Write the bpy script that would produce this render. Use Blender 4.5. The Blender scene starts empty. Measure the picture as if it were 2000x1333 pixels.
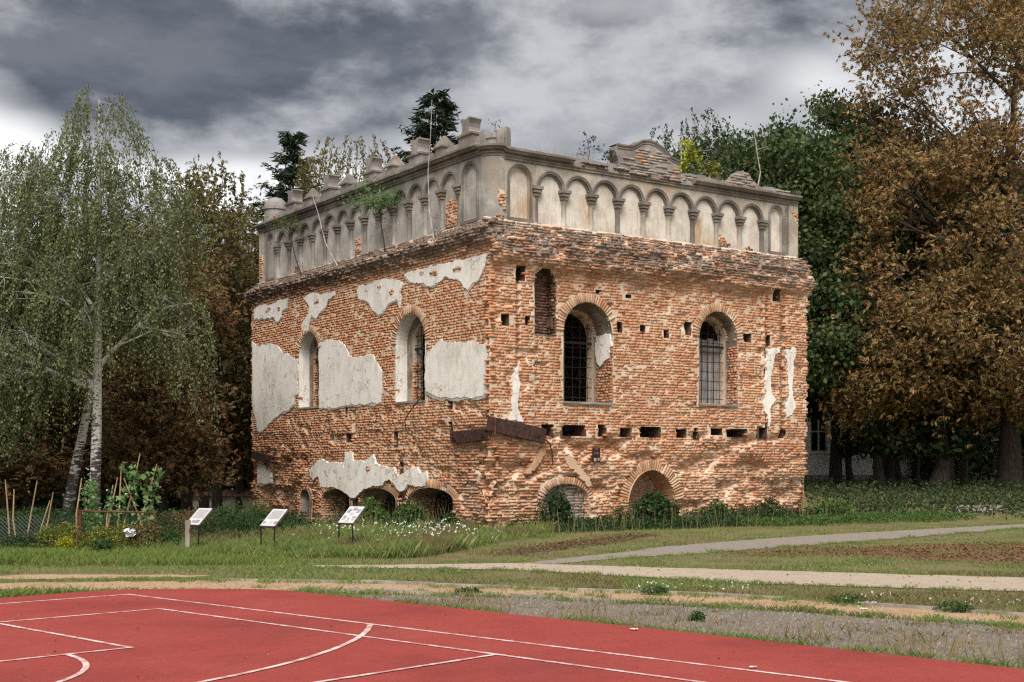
import bpy, bmesh, math, random
import numpy as np
from mathutils import Vector, Matrix
from mathutils.geometry import tessellate_polygon

rng = np.random.default_rng(7)
random.seed(7)
SC = bpy.context.scene
COL = SC.collection
PI = math.pi

# ------------------------------------------------------------------ camera
CAM_H = 1.75
cam = bpy.data.cameras.new('camera')
cam.sensor_width = 36.0
cam.lens = 46.08
cam.shift_y = 0.1243
cam.clip_start = 0.1
cam.clip_end = 3000
camo = bpy.data.objects.new('camera', cam)
COL.objects.link(camo)
camo.location = (0, 0, CAM_H)
camo.rotation_euler = (math.radians(90), 0, 0)
SC.camera = camo

# ------------------------------------------------------------------ light
SUN_EL, SUN_AZ = math.radians(52), math.radians(184)     # azimuth from +Y, clockwise: behind the camera
sun = bpy.data.lights.new('sun', 'SUN')
sun.energy = 1.5
sun.angle = math.radians(38)
sun.color = (1.0, 0.95, 0.88)
suno = bpy.data.objects.new('sun', sun)
COL.objects.link(suno)
sd = Vector((math.sin(SUN_AZ) * math.cos(SUN_EL), math.cos(SUN_AZ) * math.cos(SUN_EL), math.sin(SUN_EL)))
suno.rotation_euler = sd.to_track_quat('Z', 'Y').to_euler()
SC.view_settings.view_transform = 'Standard'
SC.view_settings.look = 'None'
SC.view_settings.exposure = 1.68
SC.view_settings.gamma = 1.0
SC.cycles.use_denoising = False
SC.cycles.pixel_filter_type = 'BLACKMAN_HARRIS'
SC.cycles.filter_width = 1.25
SC.view_settings.use_curve_mapping = False

world = bpy.data.worlds.new('World')
SC.world = world
world.use_nodes = True
nt = world.node_tree
nt.nodes.clear()


def N(nt, typ, **kw):
    n = nt.nodes.new(typ)
    for k, v in kw.items():
        if k == 'inp':
            for kk, vv in v.items():
                n.inputs[kk].default_value = vv
        else:
            setattr(n, k, v)
    return n


def link(nt, a, b):
    nt.links.new(a, b)


def math_node(nt, op, a, b=None, c=None, clamp=False):
    n = nt.nodes.new('ShaderNodeMath')
    n.operation = op
    n.use_clamp = clamp
    for i, v in enumerate((a, b, c)):
        if v is None:
            continue
        if isinstance(v, (int, float)):
            n.inputs[i].default_value = v
        else:
            nt.links.new(v, n.inputs[i])
    return n.outputs[0]


def map_range(nt, v, a, b, c=0.0, d=1.0, smooth=True):
    n = nt.nodes.new('ShaderNodeMapRange')
    n.interpolation_type = 'SMOOTHSTEP' if smooth else 'LINEAR'
    nt.links.new(v, n.inputs[0])
    for i, x in enumerate((a, b, c, d)):
        n.inputs[i + 1].default_value = x
    return n.outputs[0]


def mix_col(nt, fac, a, b, mode='MIX'):
    n = nt.nodes.new('ShaderNodeMix')
    n.data_type = 'RGBA'
    n.blend_type = mode
    for sock, v in ((n.inputs[0], fac), (n.inputs[6], a), (n.inputs[7], b)):
        if isinstance(v, (int, float)):
            sock.default_value = v
        elif isinstance(v, (tuple, list)):
            sock.default_value = (*v[:3], 1)
        else:
            nt.links.new(v, sock)
    return n.outputs[2]


def build_sky():
    out = N(nt, 'ShaderNodeOutputWorld')
    bg = N(nt, 'ShaderNodeBackground')
    bg.inputs[1].default_value = 0.103
    link(nt, bg.outputs[0], out.inputs[0])
    sky = N(nt, 'ShaderNodeTexSky')
    sky.sky_type = 'NISHITA'
    sky.sun_disc = False
    sky.sun_elevation = SUN_EL
    sky.sun_rotation = SUN_AZ
    tc = N(nt, 'ShaderNodeTexCoord')
    sep = N(nt, 'ShaderNodeSeparateXYZ')
    link(nt, tc.outputs['Generated'], sep.inputs[0])
    x, y, z = sep.outputs
    zc = math_node(nt, 'MAXIMUM', z, 0.0)
    hor = math_node(nt, 'SQRT', math_node(nt, 'ADD', math_node(nt, 'MULTIPLY', x, x), math_node(nt, 'MULTIPLY', y, y)))
    tan = math_node(nt, 'DIVIDE', zc, math_node(nt, 'MAXIMUM', hor, 0.02))

    def noise(scale, det, rough, off, dist=0.0, zs=2.2):
        mp = N(nt, 'ShaderNodeMapping')
        mp.inputs['Location'].default_value = off
        mp.inputs['Scale'].default_value = (1.0, 1.0, zs)
        link(nt, tc.outputs['Generated'], mp.inputs[0])
        n = N(nt, 'ShaderNodeTexNoise')
        n.inputs['Scale'].default_value = scale
        n.inputs['Detail'].default_value = det
        n.inputs['Roughness'].default_value = rough
        n.inputs['Distortion'].default_value = dist
        link(nt, mp.outputs[0], n.inputs[0])
        return n.outputs[0]
    big = noise(2.2, 3, 0.5, (SKY_A, 1.1, 0.3), 0.0, 2.6)
    mid = noise(4.6, 8, 0.52, (0.4, SKY_B, 0.7), 0.0, 2.3)
    fine = noise(13.0, 9, 0.62, (3.4, 0.2, SKY_B), 0.0, 1.9)
    # uneven base of the cloud deck: dark above it, a bright strip below it towards the horizon
    edge = math_node(nt, 'ADD', tan, math_node(nt, 'MULTIPLY', math_node(nt, 'SUBTRACT', big, 0.5), 0.50))
    edge = math_node(nt, 'ADD', edge, math_node(nt, 'MULTIPLY', math_node(nt, 'SUBTRACT', mid, 0.5), 0.12))
    edge = math_node(nt, 'ADD', edge, math_node(nt, 'MULTIPLY', math_node(nt, 'SUBTRACT', fine, 0.5), 0.08))
    deck = map_range(nt, edge, 0.212, 0.285)
    tex = math_node(nt, 'ADD', math_node(nt, 'MULTIPLY', mid, 0.62), math_node(nt, 'MULTIPLY', fine, 0.38))
    thin = map_range(nt, tex, 0.43, 0.63)
    deep = mix_col(nt, map_range(nt, noise(8.0, 8, 0.6, (7.7, 2.2, 1.4), 0.0, 2.6), 0.35, 0.65), (0.24, 0.255, 0.30), (0.50, 0.51, 0.56))
    dark = mix_col(nt, thin, deep, (1.75, 1.74, 1.78))
    lt = map_range(nt, tex, 0.34, 0.55)
    bright = mix_col(nt, lt, (1.7, 1.71, 1.76), (3.7, 3.68, 3.64))
    cloud = mix_col(nt, deck, bright, dark)
    fin = mix_col(nt, 0.04, cloud, sky.outputs[0])
    link(nt, fin, bg.inputs[0])


SKY_A, SKY_B = 26.35, 43.1
build_sky()

# ------------------------------------------------------------------ materials
MATS = {}


def new_mat(name, rough=0.9):
    m = bpy.data.materials.new(name)
    m.use_nodes = True
    t = m.node_tree
    p = t.nodes['Principled BSDF']
    p.inputs['Roughness'].default_value = rough
    p.inputs['Specular IOR Level'].default_value = 0.25
    MATS[name] = m
    return m, t, p


def tex_noise(t, scale, det=4, rough=0.55, coord=None, scl=(1, 1, 1), dist=0.0):
    if coord is None:
        g = N(t, 'ShaderNodeNewGeometry')
        coord = g.outputs['Position']
    mp = N(t, 'ShaderNodeMapping')
    mp.inputs['Scale'].default_value = scl
    link(t, coord, mp.inputs[0])
    n = N(t, 'ShaderNodeTexNoise')
    n.inputs['Scale'].default_value = scale
    n.inputs['Detail'].default_value = det
    n.inputs['Roughness'].default_value = rough
    n.inputs['Distortion'].default_value = dist
    link(t, mp.outputs[0], n.inputs[0])
    return n.outputs[0]


def ramp(t, fac, stops):
    r = N(t, 'ShaderNodeValToRGB')
    e = r.color_ramp.elements
    while len(e) < len(stops):
        e.new(0.5)
    for el, (p, c) in zip(e, stops):
        el.position = p
        el.color = (*c, 1)
    if not isinstance(fac, (int, float)):
        link(t, fac, r.inputs[0])
    return r.outputs[0]


def bump(t, p, h, strength=0.4, dist=0.02):
    b = N(t, 'ShaderNodeBump')
    b.inputs['Strength'].default_value = strength
    b.inputs['Distance'].default_value = dist
    link(t, h, b.inputs['Height'])
    link(t, b.outputs[0], p.inputs['Normal'])


def island_random(t):
    g = N(t, 'ShaderNodeNewGeometry')
    o = N(t, 'ShaderNodeObjectInfo')
    s = math_node(t, 'ADD', g.outputs['Random Per Island'], o.outputs['Random'])
    return math_node(t, 'FRACT', s)


def pos_z(t):
    g = N(t, 'ShaderNodeNewGeometry')
    s = N(t, 'ShaderNodeSeparateXYZ')
    link(t, g.outputs['Position'], s.inputs[0])
    return s.outputs[2]


def make_brick(name, stops, wash=(0.68, 0.51, 0.38), wash_lo=0.53, wash_hi=0.75, dirt=True, band_lo=0.40):
    m, t, p = new_mat(name, 0.95)
    r = island_random(t)
    c = ramp(t, r, stops)
    big = tex_noise(t, 0.55, 3)
    c = mix_col(t, math_node(t, 'MULTIPLY', map_range(t, big, 0.42, 0.62), 0.35 if dirt else 0.0), c, (0.60, 0.34, 0.19))
    w = tex_noise(t, 2.2, 6, 0.7, dist=0.6)
    w2 = tex_noise(t, 14, 4, 0.6)
    ws = math_node(t, 'ADD', math_node(t, 'MULTIPLY', w, 0.8), math_node(t, 'MULTIPLY', w2, 0.2))
    c = mix_col(t, math_node(t, 'MULTIPLY', map_range(t, ws, wash_lo - 0.03, wash_hi - 0.05), 0.75), c, wash)
    if dirt:
        # older paler repairs in large areas, and lime bloom rising from the foot of the wall
        rp = tex_noise(t, 0.33, 3, 0.5)
        c = mix_col(t, math_node(t, 'MULTIPLY', map_range(t, rp, 0.50, 0.58), 0.30), c, (0.36, 0.15, 0.075))
        zz = pos_z(t)
        bl = math_node(t, 'MULTIPLY', map_range(t, zz, 2.7, 0.9), map_range(t, tex_noise(t, 0.9, 5, 0.65), 0.38, 0.60))
        c = mix_col(t, math_node(t, 'MULTIPLY', bl, 0.5), c, (0.64, 0.47, 0.32))
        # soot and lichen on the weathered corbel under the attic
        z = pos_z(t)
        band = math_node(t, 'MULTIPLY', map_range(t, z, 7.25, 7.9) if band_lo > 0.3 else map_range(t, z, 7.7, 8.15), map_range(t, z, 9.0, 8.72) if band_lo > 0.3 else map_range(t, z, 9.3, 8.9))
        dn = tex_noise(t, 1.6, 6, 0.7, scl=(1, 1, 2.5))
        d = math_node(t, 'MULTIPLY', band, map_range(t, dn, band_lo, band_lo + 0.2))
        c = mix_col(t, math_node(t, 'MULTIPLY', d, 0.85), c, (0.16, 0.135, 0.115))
        dn2 = tex_noise(t, 3.1, 6, 0.7)
        c = mix_col(t, math_node(t, 'MULTIPLY', map_range(t, dn2, 0.60, 0.78), 0.75), c, (0.13, 0.075, 0.05))
    link(t, c, p.inputs['Base Color'])
    bump(t, p, tex_noise(t, 40, 5, 0.7), 0.7, 0.02)
    return m


BR_STOPS = [(0.0, (0.47, 0.19, 0.090)), (0.2, (0.54, 0.24, 0.120)), (0.5, (0.59, 0.285, 0.150)),
            (0.75, (0.52, 0.22, 0.108)), (0.92, (0.61, 0.345, 0.20)), (1.0, (0.42, 0.17, 0.085))]
make_brick('brick', BR_STOPS, band_lo=0.33)
make_brick('brick_left', BR_STOPS, band_lo=0.22)
make_brick('brick_soot_shade', [(0, (0.10, 0.055, 0.04)), (0.5, (0.15, 0.08, 0.055)), (1, (0.21, 0.12, 0.085))], wash=(0.26, 0.19, 0.15), dirt=False)  # soot-dark brick, with the shade of recesses and pockets put into its colour
make_brick('brick_pale', [(0, (0.42, 0.20, 0.10)), (0.35, (0.52, 0.30, 0.165)), (0.7, (0.60, 0.42, 0.28)), (1, (0.34, 0.15, 0.08))], wash_lo=0.47, dirt=False)
make_brick('brick_grey', [(0, (0.20, 0.155, 0.13)), (0.5, (0.28, 0.23, 0.195)), (1, (0.36, 0.31, 0.27))], wash=(0.38, 0.34, 0.31), dirt=False)


def make_mortar():
    m, t, p = new_mat('mortar', 1.0)
    n = tex_noise(t, 1.1, 5, 0.65)
    c = ramp(t, n, [(0.30, (0.56, 0.40, 0.27)), (0.5, (0.68, 0.55, 0.42)), (0.7, (0.74, 0.65, 0.54))])
    n2 = tex_noise(t, 6, 6, 0.7)
    c = mix_col(t, math_node(t, 'MULTIPLY', map_range(t, n2, 0.5, 0.7), 0.6), c, (0.38, 0.20, 0.10))
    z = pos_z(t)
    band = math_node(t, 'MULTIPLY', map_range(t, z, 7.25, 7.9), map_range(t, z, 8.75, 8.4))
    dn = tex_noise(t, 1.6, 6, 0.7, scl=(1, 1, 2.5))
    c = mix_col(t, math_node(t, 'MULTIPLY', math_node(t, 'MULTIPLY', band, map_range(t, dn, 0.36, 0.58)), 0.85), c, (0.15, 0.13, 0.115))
    link(t, c, p.inputs['Base Color'])
    bump(t, p, tex_noise(t, 22, 6, 0.75), 0.9, 0.03)


make_mortar()


def make_plaster(name, base, dark, stain=None, stain_amt=0.0, lo=0.45, streak=(1, 1, 0.25), crack=0.0):
    m, t, p = new_mat(name, 0.92)
    n = tex_noise(t, 1.3, 6, 0.65)
    c = mix_col(t, map_range(t, n, lo - 0.12, lo + 0.22), dark, base)
    n2 = tex_noise(t, 5.0, 6, 0.7, scl=streak)
    c = mix_col(t, math_node(t, 'MULTIPLY', map_range(t, n2, 0.50, 0.72), 0.7), c, tuple(x * 0.75 for x in dark))
    n4 = tex_noise(t, 26, 5, 0.75)
    c = mix_col(t, math_node(t, 'MULTIPLY', map_range(t, n4, 0.52, 0.75), 0.35), c, tuple(x * 0.6 for x in dark))
    if stain:
        n3 = tex_noise(t, 1.1, 5, 0.7, scl=(1, 1, 0.5), dist=0.8)
        c = mix_col(t, math_node(t, 'MULTIPLY', map_range(t, n3, 0.50, 0.72), stain_amt), c, stain)
    h = tex_noise(t, 30, 6, 0.7)
    if crack:
        v = N(t, 'ShaderNodeTexVoronoi')
        v.feature = 'DISTANCE_TO_EDGE'
        v.inputs['Scale'].default_value = 1.7
        g = N(t, 'ShaderNodeNewGeometry')
        w = N(t, 'ShaderNodeVectorMath', operation='ADD')
        nn = N(t, 'ShaderNodeTexNoise')
        nn.inputs['Scale'].default_value = 3
        link(t, g.outputs['Position'], nn.inputs[0])
        link(t, g.outputs['Position'], w.inputs[0])
        link(t, nn.outputs[1], w.inputs[1])
        link(t, w.outputs[0], v.inputs[0])
        ck = map_range(t, v.outputs[0], 0.0, 0.026, 1, 0)
        gate = map_range(t, tex_noise(t, 0.8, 2), 0.44, 0.54)
        c = mix_col(t, math_node(t, 'MULTIPLY', math_node(t, 'MULTIPLY', ck, gate), crack), c, (0.2, 0.17, 0.14))
    link(t, c, p.inputs['Base Color'])
    bump(t, p, h, 0.45, 0.015)
    return m


make_plaster('plaster', (0.84, 0.80, 0.745), (0.66, 0.61, 0.545), (0.56, 0.45, 0.34), 0.35, 0.36, crack=0.9)
make_plaster('plaster_coarse', (0.50, 0.46, 0.41), (0.36, 0.32, 0.28), (0.44, 0.30, 0.20), 0.4, 0.45)
make_plaster('plaster_attic_shaded', (0.44, 0.41, 0.375), (0.24, 0.22, 0.20), (0.30, 0.22, 0.14), 0.4, 0.48, streak=(3, 3, 0.3))  # left face: weaker light put into a darker base colour
make_plaster('plaster_arcade_shaded', (0.52, 0.485, 0.445), (0.31, 0.285, 0.26), (0.36, 0.27, 0.18), 0.45, 0.46, streak=(3, 3, 0.3))
make_plaster('plaster_attic_lit', (0.53, 0.475, 0.41), (0.30, 0.26, 0.22), (0.36, 0.215, 0.10), 0.85, 0.46, streak=(3, 3, 0.3))  # right face: stronger light put into a lighter base, rust stains its own
make_plaster('plaster_arcade_lit', (0.74, 0.685, 0.61), (0.48, 0.42, 0.35), (0.46, 0.275, 0.12), 0.85, 0.42, streak=(3, 3, 0.3))
make_plaster('stone_trim', (0.31, 0.275, 0.24), (0.15, 0.13, 0.115), (0.22, 0.13, 0.065), 0.55, 0.5)
make_plaster('plaster_grey', (0.36, 0.33, 0.305), (0.20, 0.18, 0.165), (0.24, 0.165, 0.10), 0.45, 0.48, streak=(4, 4, 0.35))
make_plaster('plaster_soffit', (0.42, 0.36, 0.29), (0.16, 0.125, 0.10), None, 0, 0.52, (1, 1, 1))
make_plaster('house_paint', (0.82, 0.81, 0.80), (0.68, 0.66, 0.65), (0.3, 0.29, 0.28), 0.5, 0.4)


def flat_mat(name, col, rough=0.8, var=0.25, scale=8, metal=0.0, bmp=0.2, col2=None, scl=(1, 1, 1)):
    m, t, p = new_mat(name, rough)
    n = tex_noise(t, scale, 5, 0.65, scl=scl)
    c2 = col2 or tuple(x * (1 - var) for x in col)
    c = mix_col(t, map_range(t, n, 0.38, 0.62), c2, col)
    link(t, c, p.inputs['Base Color'])
    p.inputs['Metallic'].default_value = metal
    if bmp:
        bump(t, p, tex_noise(t, scale * 4, 4, 0.6), bmp, 0.01)
    return m


flat_mat('rust', (0.075, 0.036, 0.026), 0.75, scale=9, col2=(0.035, 0.020, 0.018), bmp=0.4)
flat_mat('rust_orange', (0.16, 0.06, 0.03), 0.85, scale=12, col2=(0.07, 0.03, 0.02))
flat_mat('iron', (0.022, 0.017, 0.015), 0.6, bmp=0)
flat_mat('old_wood', (0.34, 0.29, 0.24), 0.9, scale=3, col2=(0.22, 0.19, 0.16), scl=(6, 6, 0.6))
flat_mat('stick', (0.42, 0.29, 0.17), 0.9, scale=6, col2=(0.28, 0.19, 0.11))
flat_mat('concrete', (0.42, 0.38, 0.34), 0.95, scale=7, col2=(0.27, 0.24, 0.21), bmp=0.5)
flat_mat('kerb_stone', (0.36, 0.32, 0.27), 0.95, scale=5, col2=(0.22, 0.19, 0.16), bmp=0.5)
flat_mat('panel_white', (0.62, 0.60, 0.60), 0.35, scale=3, col2=(0.58, 0.56, 0.56), bmp=0)
flat_mat('panel_edge', (0.16, 0.10, 0.12), 0.4, bmp=0)
flat_mat('print_grey', (0.16, 0.16, 0.17), 0.5, scale=30, col2=(0.40, 0.40, 0.42), bmp=0)
flat_mat('print_sky', (0.30, 0.36, 0.46), 0.5, scale=20, col2=(0.24, 0.27, 0.32), bmp=0)
flat_mat('print_text', (0.36, 0.35, 0.36), 0.5, scale=30, bmp=0)
flat_mat('print_mint', (0.50, 0.58, 0.56), 0.5, scale=30, bmp=0)
flat_mat('black_metal', (0.012, 0.012, 0.013), 0.45, bmp=0)
flat_mat('plaque_brown', (0.045, 0.012, 0.012), 0.4, bmp=0)
flat_mat('plaque_white', (0.55, 0.50, 0.46), 0.5, bmp=0)
flat_mat('line_paint', (0.74, 0.63, 0.60), 0.8, scale=7, col2=(0.52, 0.24, 0.21), bmp=0.2)
flat_mat('wire', (0.30, 0.32, 0.32), 0.5, metal=0.5, bmp=0)
flat_mat('paper', (0.75, 0.75, 0.77), 0.7, bmp=0)
flat_mat('roof_tile', (0.20, 0.10, 0.065), 0.9, scale=5, col2=(0.12, 0.07, 0.05))
flat_mat('roof_dark', (0.07, 0.065, 0.06), 0.95)
flat_mat('window_paint', (0.62, 0.60, 0.58), 0.6, bmp=0)
flat_mat('board_pale', (0.36, 0.34, 0.33), 0.9, scale=2, col2=(0.20, 0.18, 0.17), scl=(5, 5, 0.5))
flat_mat('petal_white', (0.75, 0.75, 0.72), 0.8, bmp=0)
flat_mat('petal_yellow', (0.55, 0.42, 0.03), 0.8, bmp=0)
flat_mat('berry', (0.5, 0.03, 0.015), 0.5, bmp=0)
flat_mat('bark', (0.075, 0.058, 0.045), 0.95, scale=4, col2=(0.032, 0.025, 0.02), bmp=0.7, scl=(4, 4, 0.8))
flat_mat('twig', (0.055, 0.04, 0.03), 0.95, bmp=0)
flat_mat('pale_bark', (0.46, 0.42, 0.38), 0.9, scale=6, col2=(0.28, 0.24, 0.21), bmp=0.2)
m_, t_, p_ = new_mat('dark_glass', 0.08)
p_.inputs['Base Color'].default_value = (0.01, 0.011, 0.012, 1)
p_.inputs['Specular IOR Level'].default_value = 0.5


def make_birch_bark():
    m, t, p = new_mat('birch_bark', 0.8)
    n = tex_noise(t, 3.0, 5, 0.7, scl=(1.3, 1.3, 5.5))
    n2 = tex_noise(t, 2.2, 4, 0.6, scl=(1, 1, 0.8))
    z = pos_z(t)
    low = map_range(t, z, 0.0, 5.0, 0.16, -0.02)
    s = math_node(t, 'ADD', math_node(t, 'ADD', math_node(t, 'MULTIPLY', n, 0.65), math_node(t, 'MULTIPLY', n2, 0.35)), low)
    c = mix_col(t, map_range(t, s, 0.53, 0.60), (0.60, 0.57, 0.53), (0.05, 0.042, 0.036))
    link(t, c, p.inputs['Base Color'])
    bump(t, p, n, 0.5, 0.03)


make_birch_bark()


def leaf_mat(name, stops, trans=0.3, rough=0.6):
    m, t, p = new_mat(name, rough)
    r = island_random(t)
    c = ramp(t, r, stops)
    big = tex_noise(t, 0.5, 3)
    c = mix_col(t, math_node(t, 'MULTIPLY', map_range(t, big, 0.4, 0.65), 0.35), c, stops[len(stops) // 2][1])
    link(t, c, p.inputs['Base Color'])
    out = t.nodes['Material Output']
    tr = N(t, 'ShaderNodeBsdfTranslucent')
    link(t, c, tr.inputs[0])
    mx = N(t, 'ShaderNodeMixShader')
    mx.inputs[0].default_value = trans
    link(t, p.outputs[0], mx.inputs[1])
    link(t, tr.outputs[0], mx.inputs[2])
    link(t, mx.outputs[0], out.inputs[0])


leaf_mat('leaf_chestnut', [(0, (0.15, 0.072, 0.03)), (0.2, (0.31, 0.155, 0.062)), (0.40, (0.24, 0.19, 0.07)), (0.55, (0.36, 0.19, 0.08)), (0.72, (0.17, 0.165, 0.06)), (0.88, (0.11, 0.14, 0.045)), (1, (0.48, 0.30, 0.13))], 0.22)
leaf_mat('leaf_chestnut_dark', [(0, (0.10, 0.055, 0.028)), (0.3, (0.19, 0.10, 0.046)), (0.5, (0.25, 0.13, 0.058)), (0.75, (0.14, 0.135, 0.05)), (1, (0.08, 0.115, 0.04))], 0.2)
leaf_mat('leaf_brown_green', [(0, (0.13, 0.115, 0.04)), (0.5, (0.19, 0.145, 0.055)), (1, (0.10, 0.12, 0.042))], 0.25)
leaf_mat('leaf_birch', [(0, (0.09, 0.12, 0.045)), (0.4, (0.15, 0.185, 0.075)), (0.8, (0.21, 0.24, 0.11)), (1, (0.30, 0.28, 0.11))], 0.3)
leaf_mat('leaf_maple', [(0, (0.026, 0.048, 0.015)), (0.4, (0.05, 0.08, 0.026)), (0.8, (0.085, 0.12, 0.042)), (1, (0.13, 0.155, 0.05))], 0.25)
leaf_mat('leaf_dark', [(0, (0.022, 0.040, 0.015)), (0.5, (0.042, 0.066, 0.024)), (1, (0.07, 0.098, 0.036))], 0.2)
leaf_mat('needle', [(0, (0.010, 0.024, 0.012)), (0.5, (0.018, 0.038, 0.017)), (1, (0.032, 0.055, 0.022))], 0.1)
leaf_mat('leaf_weed', [(0, (0.030, 0.072, 0.018)), (0.5, (0.050, 0.105, 0.026)), (1, (0.085, 0.15, 0.04))], 0.25)
leaf_mat('leaf_weed_dark', [(0, (0.020, 0.045, 0.016)), (0.5, (0.032, 0.066, 0.022)), (1, (0.052, 0.095, 0.030))], 0.25)
leaf_mat('leaf_bright', [(0, (0.05, 0.11, 0.022)), (0.5, (0.08, 0.155, 0.034)), (1, (0.13, 0.205, 0.055))], 0.3)
leaf_mat('leaf_bean', [(0, (0.10, 0.20, 0.06)), (0.5, (0.15, 0.27, 0.09)), (1, (0.22, 0.33, 0.13))], 0.35)
leaf_mat('leaf_golden', [(0, (0.08, 0.13, 0.03)), (0.5, (0.15, 0.18, 0.04)), (0.85, (0.24, 0.24, 0.05)), (1, (0.38, 0.33, 0.05))], 0.3)
leaf_mat('leaf_yellow', [(0, (0.30, 0.33, 0.02)), (0.5, (0.42, 0.42, 0.03)), (1, (0.18, 0.26, 0.03))], 0.35)
leaf_mat('grass_green', [(0, (0.095, 0.165, 0.036)), (0.4, (0.155, 0.235, 0.055)), (0.75, (0.23, 0.28, 0.085)), (1, (0.38, 0.31, 0.15))], 0.3)
leaf_mat('grass_fresh', [(0, (0.12, 0.185, 0.035)), (0.6, (0.19, 0.26, 0.06)), (1, (0.28, 0.32, 0.10))], 0.3)
leaf_mat('grass_olive', [(0, (0.12, 0.12, 0.04)), (0.5, (0.19, 0.165, 0.065)), (1, (0.29, 0.225, 0.11))], 0.25)
leaf_mat('grass_dry', [(0, (0.27, 0.20, 0.10)), (0.5, (0.36, 0.27, 0.15)), (1, (0.18, 0.17, 0.06))], 0.25)


def ground_mat(name, stops, scale, det=6, bscale=60, bstr=0.6, speck=None):
    m, t, p = new_mat(name, 1.0)
    n = tex_noise(t, scale, det, 0.68)
    c = ramp(t, n, stops)
    n2 = tex_noise(t, bscale, 4, 0.7)
    c = mix_col(t, math_node(t, 'MULTIPLY', map_range(t, n2, 0.45, 0.7), 0.4), c, tuple(x * 0.55 for x in stops[0][1]))
    if speck:
        n3 = tex_noise(t, 45, 4, 0.8)
        c = mix_col(t, map_range(t, n3, 0.62, 0.70), c, speck)
    link(t, c, p.inputs['Base Color'])
    bump(t, p, n2, bstr, 0.03)


ground_mat('ground_grass', [(0.30, (0.10, 0.11, 0.036)), (0.45, (0.15, 0.15, 0.052)), (0.58, (0.21, 0.175, 0.085)), (0.72, (0.17, 0.115, 0.065))], 0.8)
ground_mat('path_sand', [(0.30, (0.33, 0.26, 0.19)), (0.48, (0.47, 0.385, 0.30)), (0.7, (0.38, 0.305, 0.23))], 2.2, bscale=18, bstr=0.5)
ground_mat('path_grey', [(0.30, (0.21, 0.175, 0.145)), (0.5, (0.30, 0.26, 0.22)), (0.7, (0.23, 0.195, 0.165))], 2.2, bscale=18, bstr=0.6)
ground_mat('sand_orange', [(0.30, (0.30, 0.19, 0.105)), (0.5, (0.47, 0.31, 0.185)), (0.68, (0.40, 0.31, 0.205))], 1.8, bscale=20, bstr=0.6)
ground_mat('gravel', [(0.32, (0.175, 0.14, 0.115)), (0.5, (0.25, 0.205, 0.17)), (0.66, (0.21, 0.20, 0.11))], 2.4, bscale=26, bstr=1.0, speck=(0.30, 0.26, 0.225))
ground_mat('soil_red', [(0.32, (0.11, 0.055, 0.035)), (0.5, (0.20, 0.105, 0.062)), (0.66, (0.17, 0.13, 0.06))], 2.6, bscale=15, bstr=0.9)
ground_mat('soil_dark', [(0.32, (0.085, 0.052, 0.032)), (0.5, (0.12, 0.075, 0.045)), (0.66, (0.10, 0.10, 0.04))], 1.5, bstr=0.9)


def make_court():
    m, t, p = new_mat('court_rubber', 0.9)
    n = tex_noise(t, 0.5, 5, 0.6)
    c = ramp(t, n, [(0.30, (0.25, 0.042, 0.036)), (0.5, (0.34, 0.056, 0.046)), (0.70, (0.36, 0.070, 0.056))])
    n2 = tex_noise(t, 15, 6, 0.9)
    c = mix_col(t, math_node(t, 'MULTIPLY', map_range(t, n2, 0.52, 0.68), 0.7), c, (0.15, 0.022, 0.024))
    n4 = tex_noise(t, 19, 6, 0.9)
    c = mix_col(t, math_node(t, 'MULTIPLY', map_range(t, n4, 0.56, 0.70), 0.5), c, (0.48, 0.12, 0.095))
    n3 = tex_noise(t, 0.7, 7, 0.75, dist=0.5)
    c = mix_col(t, math_node(t, 'MULTIPLY', map_range(t, n3, 0.50, 0.70), 0.5), c, (0.22, 0.045, 0.042))
    n5 = tex_noise(t, 2.3, 6, 0.75)
    c = mix_col(t, math_node(t, 'MULTIPLY', map_range(t, n5, 0.54, 0.72), 0.3), c, (0.40, 0.11, 0.085))
    link(t, c, p.inputs['Base Color'])
    bump(t, p, tex_noise(t, 160, 3, 0.6), 0.7, 0.01)


make_court()

# ------------------------------------------------------------------ mesh helpers


def setp(o, label=None, cat=None, group=None, kind=None):
    if label:
        o['label'] = label
    if cat:
        o['category'] = cat
    if group:
        o['group'] = group
    if kind:
        o['kind'] = kind
    return o


ROOTLOC = {}


def empty(name, loc, label=None, cat=None, group=None):
    o = bpy.data.objects.new(name, None)
    o.empty_display_size = 0.2
    COL.objects.link(o)
    o.location = loc
    ROOTLOC[o.name] = np.array(loc, float)
    return setp(o, label, cat, group)


def rootloc(parent):
    while parent is not None:
        if parent.name in ROOTLOC:
            return ROOTLOC[parent.name]
        parent = parent.parent
    return np.zeros(3)


def link_obj(name, me, parent=None):
    o = bpy.data.objects.new(name, me)
    COL.objects.link(o)
    if parent is not None:
        o.parent = parent
    return o


def fast_mesh(name, V, Fc, mat, smooth=False):
    V = np.asarray(V, np.float32)
    Fc = np.asarray(Fc, np.int32)
    me = bpy.data.meshes.new(name)
    me.vertices.add(len(V))
    me.vertices.foreach_set('co', V.ravel())
    k = Fc.shape[1]
    me.loops.add(Fc.size)
    me.loops.foreach_set('vertex_index', Fc.ravel())
    me.polygons.add(len(Fc))
    me.polygons.foreach_set('loop_start', np.arange(0, Fc.size, k, dtype=np.int32))
    if smooth:
        me.polygons.foreach_set('use_smooth', np.ones(len(Fc), bool))
    me.update(calc_edges=True)
    me.materials.append(MATS[mat])
    return me


def mk(name, V, Fc, mat, parent=None, smooth=False):
    V = np.asarray(V, float) - rootloc(parent)
    return link_obj(name, fast_mesh(name, V, Fc, mat, smooth), parent)


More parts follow.
